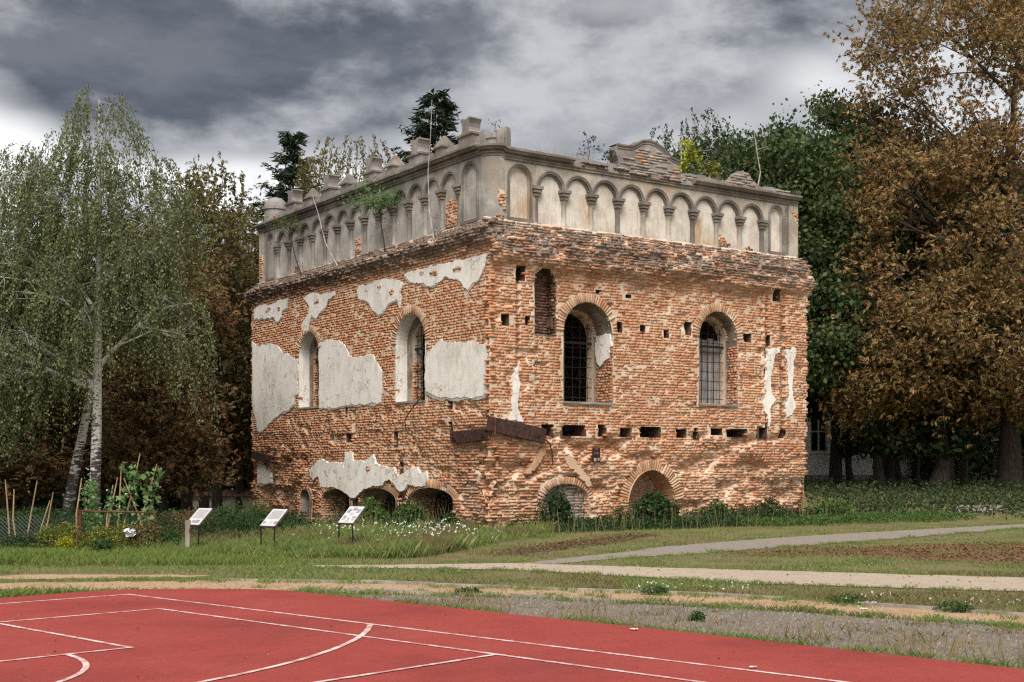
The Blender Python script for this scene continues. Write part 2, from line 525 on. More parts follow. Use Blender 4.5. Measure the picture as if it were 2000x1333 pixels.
class MB:
    def __init__(self):
        self.v, self.f = [], []

    def add(self, V, Fc):
        b = len(self.v)
        self.v += [tuple(map(float, p)) for p in V]
        self.f += [tuple(int(i) + b for i in q) for q in Fc]
        return self

    def box(self, c, ax, h):
        """centre c, 3 axes, half sizes"""
        c = np.array(c, float)
        ax = [np.array(a, float) for a in ax]
        V = []
        for sx, sy, sz in ((-1, -1, -1), (1, -1, -1), (1, 1, -1), (-1, 1, -1), (-1, -1, 1), (1, -1, 1), (1, 1, 1), (-1, 1, 1)):
            V.append(c + ax[0] * sx * h[0] + ax[1] * sy * h[1] + ax[2] * sz * h[2])
        return self.add(V, [(0, 3, 2, 1), (4, 5, 6, 7), (0, 1, 5, 4), (1, 2, 6, 5), (2, 3, 7, 6), (3, 0, 4, 7)])

    def tube(self, pts, radii, n=6, cap=True):
        V, Fc = tube_arrays(pts, radii, n)
        self.add(V, Fc)
        if cap:
            b = len(self.v) - len(V)
            self.f.append(tuple(b + len(V) - n + i for i in range(n)))
            self.f.append(tuple(b + n - 1 - i for i in range(n)))
        return self

    def prism(self, fr, poly, d0, d1):
        """polygon of (u,z) in frame fr extruded from depth d0 to d1 (d1 = front)"""
        n = len(poly)
        b = len(self.v)
        for d in (d0, d1):
            for u, z in poly:
                self.v.append(tuple(fr.w(u, z, d)))
        tris = tessellate_polygon([[Vector((u, z, 0)) for u, z in poly]])
        for t in tris:
            self.f.append(tuple(b + n + i for i in t))
            self.f.append(tuple(b + i for i in reversed(t)))
        for i in range(n):
            j = (i + 1) % n
            self.f.append((b + i, b + j, b + n + j, b + n + i))
        return self

    def build(self, name, mat, parent=None, smooth=False):
        me = bpy.data.meshes.new(name)
        loc = rootloc(parent)
        me.from_pydata([tuple(np.array(p) - loc) for p in self.v], [], self.f)
        bm = bmesh.new()
        bm.from_mesh(me)
        bmesh.ops.recalc_face_normals(bm, faces=bm.faces)
        bm.to_mesh(me)
        bm.free()
        if smooth:
            for p in me.polygons:
                p.use_smooth = True
        me.materials.append(MATS[mat])
        return link_obj(name, me, parent)


def tube_arrays(pts, radii, n=6):
    pts = np.asarray(pts, float)
    k = len(pts)
    tan = np.gradient(pts, axis=0)
    tan /= np.linalg.norm(tan, axis=1, keepdims=True) + 1e-9
    ref = np.array([0.31, 0.95, 0.05]) if abs(tan[0][2]) > 0.7 else np.array([0, 0, 1.0])
    V = []
    a = np.arange(n) / n * 2 * PI
    for i in range(k):
        b1 = np.cross(tan[i], ref)
        b1 /= np.linalg.norm(b1) + 1e-9
        b2 = np.cross(tan[i], b1)
        V.append(pts[i] + radii[i] * (np.cos(a)[:, None] * b1 + np.sin(a)[:, None] * b2))
    V = np.concatenate(V)
    Fc = []
    for i in range(k - 1):
        for j in range(n):
            Fc.append((i * n + j, i * n + (j + 1) % n, (i + 1) * n + (j + 1) % n, (i + 1) * n + j))
    return V, np.array(Fc, int)


def _hash(ix, iy, seed):
    h = (ix.astype(np.int64) * 374761393 + iy.astype(np.int64) * 668265263 + seed * 1442695041) & 0x7fffffff
    h = ((h ^ (h >> 13)) * 1274126177) & 0x7fffffff
    h = h ^ (h >> 16)
    return (h & 0xffff) / 65535.0


def vnoise(x, y, seed=0):
    x = np.asarray(x, float)
    y = np.asarray(y, float)
    ix, iy = np.floor(x), np.floor(y)
    fx, fy = x - ix, y - iy
    fx = fx * fx * (3 - 2 * fx)
    fy = fy * fy * (3 - 2 * fy)
    a, b = _hash(ix, iy, seed), _hash(ix + 1, iy, seed)
    c, d = _hash(ix, iy + 1, seed), _hash(ix + 1, iy + 1, seed)
    return (a * (1 - fx) + b * fx) * (1 - fy) + (c * (1 - fx) + d * fx) * fy


def fbm(x, y, seed=0, o=4):
    s, amp, tot = 0, 1.0, 0
    for i in range(o):
        s = s + amp * vnoise(x * 2 ** i, y * 2 ** i, seed + i * 17)
        tot += amp
        amp *= 0.5
    return s / tot


def sstep(x, a, b):
    t = np.clip((np.asarray(x, float) - a) / (b - a), 0, 1)
    return t * t * (3 - 2 * t)


def inpoly(px, py, poly):
    px = np.asarray(px, float)
    py = np.asarray(py, float)
    r = np.zeros(px.shape, bool)
    n = len(poly)
    for i in range(n):
        x1, y1 = poly[i]
        x2, y2 = poly[(i + 1) % n]
        if y1 == y2:
            continue
        c = ((y1 > py) != (y2 > py)) & (px < (x2 - x1) * (py - y1) / (y2 - y1) + x1)
        r ^= c
    return r


def rough_poly(poly, step=0.12, amp=0.03, seed=0):
    """subdivide a polygon's edges and displace them so the outline is broken"""
    out = []
    r = random.Random(seed)
    n = len(poly)
    for i in range(n):
        a, b = np.array(poly[i], float), np.array(poly[(i + 1) % n], float)
        L = np.linalg.norm(b - a)
        k = max(1, int(L / step))
        nrm = np.array([-(b - a)[1], (b - a)[0]]) / (L + 1e-9)
        for j in range(k):
            p = a + (b - a) * j / k
            s = amp * (1 if j else 0.4)
            out.append(tuple(p + nrm * r.uniform(-s, s)))
    return out


class Frame:
    """vertical face: origin xy, direction along it, outward normal"""
    def __init__(s, O, D, Nn):
        s.O, s.D, s.N = np.array(O, float), np.array(D, float), np.array(Nn, float)

    def w(s, u, z, d=0.0):
        p = s.O + s.D * u + s.N * d
        return np.array([p[0], p[1], z])

    def wa(s, u, z, d):
        u, z, d = np.broadcast_arrays(np.asarray(u, float), np.asarray(z, float), np.asarray(d, float))
        return np.stack([s.O[0] + s.D[0] * u + s.N[0] * d, s.O[1] + s.D[1] * u + s.N[1] * d, z], -1)

    def d3(s):
        return np.array([s.D[0], s.D[1], 0.0])

    def n3(s):
        return np.array([s.N[0], s.N[1], 0.0])


UP = np.array([0, 0, 1.0])
RD = np.array([0.8238, 0.5669])
LD = np.array([-0.5669, 0.8238])
P0 = np.array([-0.633, 36.0])
FR = Frame(P0, RD, -LD)
FL = Frame(P0, LD, -RD)
UR, UL = 12.5, 16.2


def terrain(X, Y):
    X = np.asarray(X, float)
    Y = np.asarray(Y, float)
    rise = np.clip((Y - 43) / 37, 0, 1.6) * 1.06 * sstep(X, 8, 14)
    dip = -0.38 * sstep(Y, 30, 46) * sstep(-X, 1, 8)
    return rise + dip


# ------------------------------------------------------------------ ground
def build_ground():
    xs = np.unique(np.concatenate([np.linspace(-600, -40, 15), np.linspace(-40, 60, 101), np.linspace(60, 600, 14)]))
    ys = np.unique(np.concatenate([np.linspace(-60, 20, 12), np.linspace(20, 100, 81), np.linspace(100, 1200, 16)]))
    X, Y = np.meshgrid(xs, ys)
    Z = terrain(X, Y)
    V = np.stack([X, Y, Z], -1).reshape(-1, 3)
    nx, ny = len(xs), len(ys)
    i, j = np.meshgrid(np.arange(nx - 1), np.arange(ny - 1))
    a = (j * nx + i).ravel()
    Fc = np.stack([a, a + 1, a + 1 + nx, a + nx], -1)
    o = mk('ground', V, Fc, 'ground_grass', smooth=True)
    setp(o, 'grass covered ground around the ruined building', 'ground', kind='structure')


build_ground()

COURT = [(-20, 3.6), (-6.73, 17.23), (-6.1, 17.95), (-5.47, 18.45), (-4.5, 18.59), (-3.6, 18.5), (-3.13, 18.29), (-1.58, 16.84), (1.62, 13.83), (4.35, 11.14), (14, 1.8), (4, -8), (-10, -7)]
PATH1 = [(-3.6, 23.5), (-1.8, 23.7), (0.0, 24.1), (2.69, 22.97), (8.14, 20.84), (16, 17.6), (14, 15.4), (7.23, 18.51), (3.85, 19.74), (1.6, 21.3), (0.0, 22.5), (-2, 22.8), (-3.3, 22.9)]
PATH2 = [(0.2, 24.1), (1.8, 26.6), (3.45, 29.3), (6.5, 32.8), (9.8, 35.84), (16.06, 41.1), (24, 44.5), (24, 41.8), (14.83, 38.1), (7.0, 29.9), (3.65, 26.7), (1.98, 25.3), (0.8, 23.9)]
SAND = [(-14, 20.6), (-7.78, 19.95), (-4.77, 20.42), (-2.4, 20.0), (0.0, 19.25), (2.8, 18.12), (6.1, 15.65), (12, 10.7), (11, 9.8), (5.65, 14.45), (3.18, 16.29), (0.0, 17.78), (-3.21, 18.72), (-5.4, 18.75), (-7.38, 18.9), (-14, 18.2)]
GRAVEL = [(-2.6, 18.2), (0.0, 17.6), (3.1, 16.1), (5.6, 14.3), (11, 9.6), (15, 0.5), (11, 4), (4.5, 11), (1.62, 13.8), (-1.58, 16.8)]
SOIL = [(4.4, 26.75), (5.4, 26.2), (6.3, 26.2), (9.21, 23.8), (12, 22.5), (16, 26), (13, 30.5), (11.2, 30.4), (9.2, 29.8), (8.01, 29.1), (6.2, 28.0)]
SOIL2 = [(-0.45, 26.8), (0.4, 29.2), (1.21, 31.0), (3.58, 35.2), (3.9, 34.5), (1.95, 29.8), (0.0, 26.3)]
SAND2 = [(-9.5, 20.95), (-7.6, 21.6), (-5.5, 21.5), (-4.6, 21.2), (-6, 20.9), (-8, 20.65)]


def sheet(name, poly, z, mat, label, cat, amp=0.06, step=0.3, seed=1, thick=0.0):
    pl = rough_poly(poly, step, amp, seed)
    tris = tessellate_polygon([[Vector((x, y, 0)) for x, y in pl]])
    V = [(x, y, float(terrain(x, y)) + z) for x, y in pl]
    Fc = [tuple(t) for t in tris]
    b = MB()
    b.add(V, Fc)
    if thick:
        n = len(pl)
        b.v += [(x, y, zz - thick) for x, y, zz in V]
        for i in range(n):
            j = (i + 1) % n
            b.f.append((i, j, n + j, n + i))
    o = b.build(name, mat)
    me = o.data
    if sum(p.normal.z for p in me.polygons[:len(Fc)]) < 0:
        me.flip_normals()
    return setp(o, label, cat, kind='structure')


sheet('bare_soil', SOIL, 0.004, 'soil_red', 'red brown bare soil littered with fallen leaves right of the grey path', 'soil', 0.16, 0.25, 2)
sheet('bare_soil', SOIL2, 0.004, 'soil_dark', 'narrow dark worn soil strip along the weeds at the wall', 'soil', 0.12, 0.25, 3)
sheet('sand_strip', SAND, 0.004, 'sand_orange', 'long orange sand running strip with low kerbs beside the red court', 'sand', 0.10, 0.25, 4)
sheet('sand_strip', SAND2, 0.004, 'sand_orange', 'short bare sand patch in the grass at the left', 'sand', 0.10, 0.2, 5)
sheet('gravel_strip', GRAVEL, 0.008, 'gravel', 'grey gravel margin along the edge of the red court', 'gravel', 0.10, 0.25, 6)
sheet('footpath', PATH2, 0.008, 'path_grey', 'grey footpath bending away past the building to the right', 'path', 0.06, 0.3, 7)
sheet('footpath', PATH1, 0.012, 'path_sand', 'pale sandy footpath crossing the grass in front of the building', 'path', 0.06, 0.3, 8)
court = sheet('sports_court', COURT, 0.045, 'court_rubber', 'red rubber sports court with white painted lines', 'court', 0.004, 0.4, 9, thick=0.10)


def strip(pts, w, z):
    pts = np.array(pts, float)
    t = np.gradient(pts, axis=0)
    t /= np.linalg.norm(t, axis=1, keepdims=True)
    nn = np.stack([-t[:, 1], t[:, 0]], -1)
    V = []
    for p, q in zip(pts, nn):
        V += [(*(p + q * w / 2), z), (*(p - q * w / 2), z)]
    Fc = [(2 * i, 2 * i + 1, 2 * i + 3, 2 * i + 2) for i in range(len(pts) - 1)]
    return V, Fc


def court_line(pts, w=0.055, z=0.049):
    P = []
    for a, b in zip(pts[:-1], pts[1:]):
        L = math.dist(a, b)
        k = max(1, int(L / 0.5))
        P += [(a[0] + (b[0] - a[0]) * i / k, a[1] + (b[1] - a[1]) * i / k) for i in range(k)]
    P.append(pts[-1])
    V, Fc = strip(P, w, z)
    b = MB().add(V, Fc)
    o = b.build('painted_line', 'line_paint', court)
    if o.data.polygons[0].normal.z < 0:
        o.data.flip_normals()


court_line([(-13, 9.9), (-5.19, 17.71)], z=0.049)
court_line([(-5.21, 17.73), (9.0, 4.55)], z=0.0495)
court_line([(-10.3, 9.9), (-4.28, 15.89)], z=0.050)
court_line([(-4.30, 15.91), (7.0, 5.25)], z=0.0505)
court_line([(-5.62, 14.36), (-3.62, 12.44)], z=0.051)
court_line([(-3.60, 12.46), (-7.5, 8.55)], z=0.0515)
court_line([(-5.38 + 1.8 * math.cos(a), 10.74 + 1.8 * math.sin(a)) for a in np.linspace(math.radians(45), math.radians(-135), 40)], z=0.052)
court_line([(-7.63 + 6.11 * math.cos(a), 13.71 + 6.11 * math.sin(a)) for a in np.linspace(math.radians(5), math.radians(-80), 70)], z=0.0525, w=0.06)
court_line([(-0.16, 11.95), (-4.0, 7.7)], z=0.053)


def kerb(pts, name, label, h=0.05, w=0.07, seg=1.0, z0=0.0):
    r = random.Random(len(label))
    root = empty(name, (pts[0][0], pts[0][1], 0), label, 'kerb')
    pts = np.array(pts, float)
    for a, b in zip(pts[:-1], pts[1:]):
        L = np.linalg.norm(b - a)
        t = (b - a) / L
        k = max(1, int(L / seg))
        for i in range(k):
            if r.random() < 0.12:
                continue
            c = a + (b - a) * (i + 0.5) / k
            ang = r.uniform(-0.015, 0.015)
            tt = np.array([t[0] * math.cos(ang) - t[1] * math.sin(ang), t[0] * math.sin(ang) + t[1] * math.cos(ang), 0])
            nn = np.array([-tt[1], tt[0], 0])
            hh = h * r.uniform(0.6, 1.1)
            MB().box((c[0], c[1], z0 + hh / 2 - 0.05), (tt, nn, UP), (L / k / 2 - 0.008, w / 2, hh / 2 + 0.05)).build('kerb_stone', 'kerb_stone', root)


kerb([(-4.6, 20.42), (-2.3, 19.98), (0.0, 19.12), (2.8, 17.98), (6.1, 15.5), (11, 11.4)], 'stone_kerb', 'low stone kerb along the grass side of the orange sand strip')
kerb([(-3.1, 18.72), (-1.5, 18.36), (0.0, 17.72), (3.2, 16.22), (5.7, 14.4), (10, 10.6)], 'stone_kerb', 'low stone kerb between the sand strip and the gravel')

# ------------------------------------------------------------------ the ruined building
ROOT = empty('ruined_building', (P0[0], P0[1], 0), 'large roofless brick ruin with peeling plaster and a grey arcaded attic', 'building')

PL = dict(
    A=[(16.07,6.52),(15.43,6.25),(14.45,6.32),(13.84,6.17),(13.33,5.88),(12.54,5.68),(12.14,5.53),(12.14,4.36),(12.4,4.3),(12.4,4.02),(12.91,3.81),(13.49,3.77),(14.18,3.54),(14.8,3.27),(15.43,3.1),(15.61,3.21),(15.7,3.55),(16.03,4.16)],
    B=[(10.46,6.0),(9.91,6.07),(9.03,6.0),(8.6,5.83),(8.24,5.41),(7.76,5.31),(6.81,5.37),(6.42,5.16),(6.03,4.79),(6.05,4.51),(6.09,3.82),(6.94,3.79),(8.03,3.84),(9.17,3.78),(10.40,3.79),(10.46,4.2)],
    C=[(3.41,5.13),(3.12,5.2),(2.73,5.37),(2.5,5.52),(2.23,5.36),(1.47,5.33),(0.64,5.28),(0.28,5.15),(0.06,5.28),(0.05,4.83),(0.1,4.4),(0.05,4.06),(0.07,3.74),(0.95,3.73),(1.9,3.73),(2.73,3.83),(3.35,4.03),(3.40,4.24)],
    D=[(11.21,1.73),(10.74,1.93),(10.21,2.06),(9.76,1.93),(8.67,1.92),(8.57,1.6),(8.5,2.28),(8.03,2.28),(7.96,1.99),(7.21,1.95),(6.61,2.2),(6.52,1.95),(5.9,1.82),(5.27,1.76),(5.08,1.51),(4.65,1.61),(3.88,1.79),(3.7,1.61),(3.35,1.67),(3.29,1.4),(3.41,1.25),(4.17,1.22),(4.47,1.28),(4.65,1.09),(4.96,1.06),(5.27,1.27),(5.58,1.42),(5.9,1.32),(6.03,1.20),(6.55,1.21),(7.21,1.09),(7.66,0.89),(8.1,0.77),(8.2,0.81),(8.81,1.02),(9.39,1.12),(9.91,1.09),(10.33,1.14),(10.51,1.49),(10.9,1.35),(11.13,1.49)],
    E=[(7.69,7.5),(7.62,7.62),(6.94,7.61),(6.16,7.64),(5.46,7.62),(5.02,7.51),(4.71,7.35),(4.9,7.13),(4.84,6.94),(4.9,6.64),(5.08,6.9),(5.64,6.84),(5.96,6.59),(6.29,6.56),(6.61,6.75),(6.94,7.04),(7.55,7.19)],
    F=[(4.66,7.61),(4.34,7.7),(2.85,7.67),(1.45,7.66),(0.12,7.68),(0.18,7.33),(0.51,7.01),(1.04,6.76),(1.58,7.14),(2.28,7.3),(2.99,7.08),(3.73,7.29),(4.34,7.39)],
    G=[(15.92,7.71),(15.16,7.78),(14.27,7.73),(13.58,7.84),(12.91,7.83),(12.99,7.45),(13.41,7.42),(13.49,7.18),(13.92,7.05),(14.18,7.28),(14.98,7.25),(15.89,7.33)],
    H=[(11.68,7.67),(11.21,7.79),(10.36,7.63),(9.32,7.65),(9.24,7.51),(9.83,7.4),(9.91,7.18),(10.44,7.03),(10.67,6.84),(11.05,6.98),(11.21,6.72),(11.24,6.50),(11.6,6.50),(11.8,6.64),(11.68,6.9),(11.29,7.07),(11.21,7.34)],
    I=[(15.56,2.06),(15.07,1.95),(14.89,1.72),(14.45,1.58),(14.41,1.25),(14.98,1.17),(15.56,1.17)])
PR = dict(
    J=[(0.75,4.31),(0.91,4.58),(0.96,4.53),(0.96,3.36),(1.07,3.12),(1.2,3.04),(0.88,3.06),(0.62,3.08),(0.71,3.35),(0.76,3.88)],
    M=[(10.65,5.6),(11.26,5.66),(11.22,5.5),(11.0,5.4),(10.91,5.02),(10.82,4.71),(10.82,4.16),(11.04,3.98),(10.78,3.66),(10.82,3.48),(10.74,3.04),(10.65,3.47),(10.52,3.59),(10.61,4.15),(10.61,5.13)],
    N=[(11.52,5.61),(11.88,5.72),(12.01,5.57),(11.88,5.25),(11.79,4.5),(11.83,4.13),(11.97,3.75),(11.79,3.5),(11.52,3.4),(11.48,3.74),(11.66,4.25),(11.57,4.99)])


def arch(uc, half, zb, zs, rise, n=20):
    a = np.linspace(0, PI, n + 1)
    return [(uc - half, zb)] + [(uc - half * math.cos(t), zs + rise * math.sin(t)) for t in a] + [(uc + half, zb)]


# openings: name -> (centre, half, bottom, spring, rise)
OPEN_R = dict(w1=(3.46, 0.88, 3.66, 5.68, 0.88), w2=(8.60, 0.80, 3.74, 5.82, 0.82),
              a1=(2.68, 0.80, -0.3, 0.86, 0.45), a2=(5.89, 0.92, -0.3, 0.62, 1.08))
OPEN_L = dict(w1=(4.32, 0.89, 3.77, 5.55, 0.88), w2=(11.30, 0.79, 3.86, 5.66, 0.79),
              b0=(11.62, 0.40, 0.02, 0.66, 0.36), b1=(9.29, 1.03, -0.6, 0.72, 0.34), b2=(6.42, 1.20, -0.6, 0.74, 0.38), b3=(3.18, 1.31, -0.5, 0.80, 0.37))
OPEN_R['flue'] = (1.92, 0.36, 5.52, 7.02, 0.40)
OUT_R = {k: arch(*v) for k, v in OPEN_R.items()}
OUT_L = {k: arch(*v) for k, v in OPEN_L.items()}

# holes: u, z, half width, half height, depth
HOLES_R = [(1.02, 7.18, .17, .20, .5), (11.1, 7.3, .15, .20, .5),
           (0.51, 5.86, .12, .15, .3), (1.29, 5.87, .09, .15, .3), (4.69, 5.9, .11, .17, .35), (5.56, 5.88, .10, .13, .35), (6.47, 5.83, .11, .12, .35),
           (7.38, 6.05, .14, .22, .3), (9.88, 5.89, .17, .13, .3), (10.75, 5.86, .10, .14, .25), (11.5, 5.9, .1, .14, .2), (2.35, 5.9, .12, .12, .3),
           (2.02, 2.84, .22, .17, .4), (2.96, 2.84, .42, .15, .35), (4.0, 2.84, .16, .19, .4), (4.87, 2.80, .22, .15, .4), (5.85, 2.85, .40, .16, .35),
           (7.1, 2.80, .22, .14, .4), (7.71, 2.84, .11, .16, .4), (8.56, 2.90, .25, .12, .35), (9.42, 2.86, .45, .12, .35), (10.52, 2.9, .17, .17, .4), (11.4, 2.85, .12, .14, .3),
           (3.9, 6.9, .09, .06, .25), (4.3, 6.55, .1, .06, .2), (5.0, 6.85, .10, .08, .25), (1.75, 4.7, .22, .05, .15), (9.3, 4.6, .1, .05, .12), (6.6, 6.9, .08, .05, .15), (5.4, 7.1, .14, .05, .12)]
HOLES_L = [(8.48, 3.62, .10, .22, .3), (7.96, 3.22, .09, .42, .2), (8.38, 2.74, .17, .16, .35), (5.24, 2.62, .16, .24, .35), (4.9, 1.76, .13, .18, .25),
           (2.06, 3.58, .12, .14, .3), (2.04, 2.94, .12, .16, .35), (9.6, 2.75, .12, .08, .2), (12.0, 2.85, .16, .09, .2), (13.4, 2.6, .1, .07, .2), (5.95, 6.0, .08, .05, .12)]
RECESS = arch(1.92, 0.36, 5.52, 7.02, 0.40)


def ledge_r(z, u=None):
    p = np.interp(z, [7.2, 7.40, 7.55, 7.75, 8.05, 8.35, 8.55, 8.66, 8.8], [0, 0.07, 0.20, 0.27, 0.21, 0.10, -0.04, -0.20, -0.30])
    return p


def ledge_l(z, u=None):
    return np.interp(z, [7.75, 7.95, 8.10, 8.22, 8.36, 8.46, 8.62, 8.8], [0, 0.03, 0.09, 0.18, 0.20, 0.05, -0.17, -0.25])


def holes(u, z, H, d):
    for (hu, hz, hw, hh, hd) in H:
        if hd >= 0.25:
            continue
        wob = 0.06 * (vnoise(u * 9, z * 9, int(hu * 50)) - 0.5)
        m = (np.abs(u - hu) < hw + wob) & (np.abs(z - hz) < hh + wob)
        d = np.where(m, d - hd, d)
    return d


def depth_r(u, z, hole=True):
    d = ledge_r(z)
    led = sstep(z, 7.2, 7.5)
    d = d + led * (1 - sstep(z, 8.5, 8.7)) * (fbm(u * 1.3, z * 4, 5) - 0.55) * 0.42
    body = (1 - led) * sstep(z, 2.7, 3.0)
    pil = np.where(u < 0.92, 0.05, np.where(u < 1.02, -0.05, np.where(u < 1.55, 0.03, -0.04)))
    pil = np.where(u > 10.5, 0.03, pil)
    pil = np.where((u > 10.62) & (u < 10.72), -0.05, pil)
    pil = np.where((u > 11.3) & (u < 11.5), -0.09, pil)
    pil = np.where(u > 11.5, 0.05, pil)
    d = d + body * pil
    base = 1 - sstep(z, 2.5, 2.95)
    er = fbm(u * 0.9, z * 1.7, 11)
    d = d - base * (0.02 + 0.30 * sstep(er, 0.40, 0.76))
    d = d - base * 0.14 * sstep(u, 10.5, 12.3) * sstep(1.9 - z, 0, 1.2)
    d = d - (1 - base) * (1 - led) * 0.06 * sstep(fbm(u * 1.4, z * 2.2, 23), 0.60, 0.78)
    if hole:
        d = holes(u, z, HOLES_R, d)
    return d


def depth_l(u, z, hole=True):
    d = ledge_l(z)
    led = sstep(z, 7.75, 8.0)
    d = d + led * (1 - sstep(z, 8.5, 8.7)) * (fbm(u * 1.1, z * 4, 35) - 0.5) * 0.22
    d = d - 0.03 * sstep(3.0 - z, 0, 0.15)
    base = 1 - sstep(z, 0.9, 1.3)
    side = np.maximum(sstep(u, 11.2, 11.7), sstep(1.9 - u, 0, 0.6))
    er = fbm(u * 0.9, z * 1.7, 41)
    low = np.maximum(base, side * (1 - sstep(z, 1.9, 2.7)))
    d = d - low * 0.24 * sstep(er, 0.36, 0.7)
    d = d - 0.20 * sstep(u, 12.2, 12.7) * sstep(1.15 - z, 0, 0.2) * (1 - sstep(u, 15.0, 15.6))
    flat = (1 - low) * (1 - led)
    d = d - flat * 0.07 * sstep(fbm(u * 1.2, z * 2.0, 53), 0.60, 0.75) * (1 - sstep(z, 3.4, 3.8))
    if hole:
        d = holes(u, z, HOLES_L, d)
    return d


def grid_wall(name, fr, u0, u1, z0, z1, depth, cut, keep, seed, step=0.055):
    us = np.arange(u0, u1 + step, step)
    zs = np.arange(z0, z1 + step, step)
    U, Z = np.meshgrid(us, zs)
    D = depth(U, Z) - 0.017 + 0.03 * (fbm(U * 5, Z * 7, seed) - 0.5)
    V = fr.wa(U, Z, D).reshape(-1, 3)
    nx, nz = len(us), len(zs)
    i, j = np.meshgrid(np.arange(nx - 1), np.arange(nz - 1))
    uc, zc = us[i] + step / 2, zs[j] + step / 2
    ok = keep(uc, zc)
    for pl in cut:
        ok &= ~inpoly(uc, zc, pl)
    H_ = HOLES_R if fr is FR else HOLES_L
    for (hu, hz, hw, hh, hd) in H_:
        if hd >= 0.25:
            ok &= ~((np.abs(uc - hu) < hw) & (np.abs(zc - hz) < hh))
    a = (j * nx + i)[ok].ravel()
    Fc = np.stack([a, a + 1, a + 1 + nx, a + nx], -1)
    if fr is FL:
        Fc = Fc[:, ::-1]
    return mk(name, V, Fc, 'mortar', ROOT, smooth=False)


BW, BH = 0.265, 0.083


def lay_bricks(fr, u0, u1, z0, z1, depth, ok, rough, seed, cw=1.0):
    """list of bricks: centre u, z, half width, half height, front depth, jitter amount"""
    r = np.random.default_rng(seed)
    out = []
    row = 0
    z = z0
    while z < z1:
        zc = z + BH / 2
        kinds = np.array([1.0, 0.5]) if row % 2 else np.array([0.5, 1.0])
        n = int((u1 - u0) / (BW * 0.75)) + 3
        w = np.tile(kinds, n // 2 + 1)[:n] * BW * r.uniform(0.88, 1.1, n) * cw
        e = u0 - r.uniform(0, BW) + np.concatenate([[0], np.cumsum(w)])
        c = (e[:-1] + e[1:]) / 2
        hw = w / 2 - 0.0075
        wav = 0.025 * (vnoise(c * 0.35, np.full_like(c, zc * 0.3), seed) - 0.5)
        out.append(np.stack([c, zc + wav + r.normal(0, 0.003, n), hw, BH / 2 - r.uniform(0.007, 0.014, n)], -1))
        z += BH
        row += 1
    B = np.concatenate(out)
    lo = np.maximum(B[:, 0] - B[:, 2], u0)
    hi = np.minimum(B[:, 0] + B[:, 2], u1)
    B[:, 0], B[:, 2] = (lo + hi) / 2, (hi - lo) / 2
    B = B[B[:, 2] > 0.03]
    k = ok(B[:, 0], B[:, 1], B[:, 2])
    B = B[k]
    ro = rough(B[:, 0], B[:, 1])
    d = depth(B[:, 0], B[:, 1]) + r.normal(0, 0.005, len(B)) + ro * np.abs(r.normal(0, 0.034, len(B))) - 0.008
    lost = r.random(len(B)) < 0.004 + 0.03 * ro
    d = np.where(lost, d - r.uniform(0.03, 0.10, len(B)), d)
    B = np.concatenate([B, d[:, None], ro[:, None]], 1)
    return B


def brick_arrays(fr, B, seed, back=0.13):
    r = np.random.default_rng(seed + 99)
    n = len(B)
    u, z, hw, hh, d, ro = B.T
    j = (0.005 + 0.010 * ro)[:, None]
    su = np.array([-1, 1, 1, -1])
    sz = np.array([-1, -1, 1, 1])
    Uf = u[:, None] + su * hw[:, None] + r.normal(0, 1, (n, 4)) * j
    Zf = z[:, None] + sz * hh[:, None] + r.normal(0, 1, (n, 4)) * j * 0.7
    Df = d[:, None] + r.normal(0, 1, (n, 4)) * j
    Ub = u[:, None] + su * hw[:, None]
    Zb = z[:, None] + sz * hh[:, None]
    Db = d[:, None] - back + 0 * Ub
    V = np.concatenate([fr.wa(Uf, Zf, Df), fr.wa(Ub, Zb, Db)], 1).reshape(-1, 3)
    base = (np.arange(n) * 8)[:, None, None]
    q = np.array([(0, 1, 2, 3), (1, 0, 4, 5), (2, 1, 5, 6), (3, 2, 6, 7), (0, 3, 7, 4)])
    Fc = (base + q[None]).reshape(-1, 4)
    return V, Fc


BRICK_VARIANTS = {}


def brick_variant(mat, i):
    key = (mat, i)
    if key not in BRICK_VARIANTS:
        r = np.random.default_rng(500 + i)
        V = np.array([(-1, -1, -1), (1, -1, -1), (1, -1, 1), (-1, -1, 1), (-1, 1, -1), (1, 1, -1), (1, 1, 1), (-1, 1, 1)], float)
        V += r.normal(0, 1, V.shape) * np.array([0.04, 0.06, 0.12])
        # front face with a worn, slightly hollow middle
        V = np.concatenate([V, [(0.1, -0.94, 0.05)]])
        Fq = [(0, 1, 8), (1, 2, 8), (2, 3, 8), (3, 0, 8), (1, 0, 4), (1, 4, 5), (2, 1, 5), (2, 5, 6), (3, 2, 6), (3, 6, 7), (0, 3, 7), (0, 7, 4), (5, 4, 7), (5, 7, 6)]
        BRICK_VARIANTS[key] = fast_mesh('brick', V, np.array(Fq), mat)
    return BRICK_VARIANTS[key]


def brick_object(name, c, ax, h, parent, mat='brick', i=0):
    """c centre, ax = (length dir, inward dir, height dir), h half sizes"""
    o = link_obj(name, brick_variant(mat, i % 8), parent)
    M = Matrix.Identity(4)
    for k in range(3):
        for q in range(3):
            M[q][k] = float(ax[k][q]) * h[k]
    loc = np.array(c, float) - rootloc(parent)
    for q in range(3):
        M[q][3] = float(loc[q])
    o.matrix_local = M
    return o


def plaster_patch(fr, poly, d, mat, seed, thick=0.04, parent=None):
    pl = rough_poly(rough_poly(poly, 0.22, 0.05, seed), 0.06, 0.022, seed + 1)
    o = MB().prism(fr, pl, d - thick - 0.05, d).build('plaster_patch', mat, parent or ROOT)
    return o


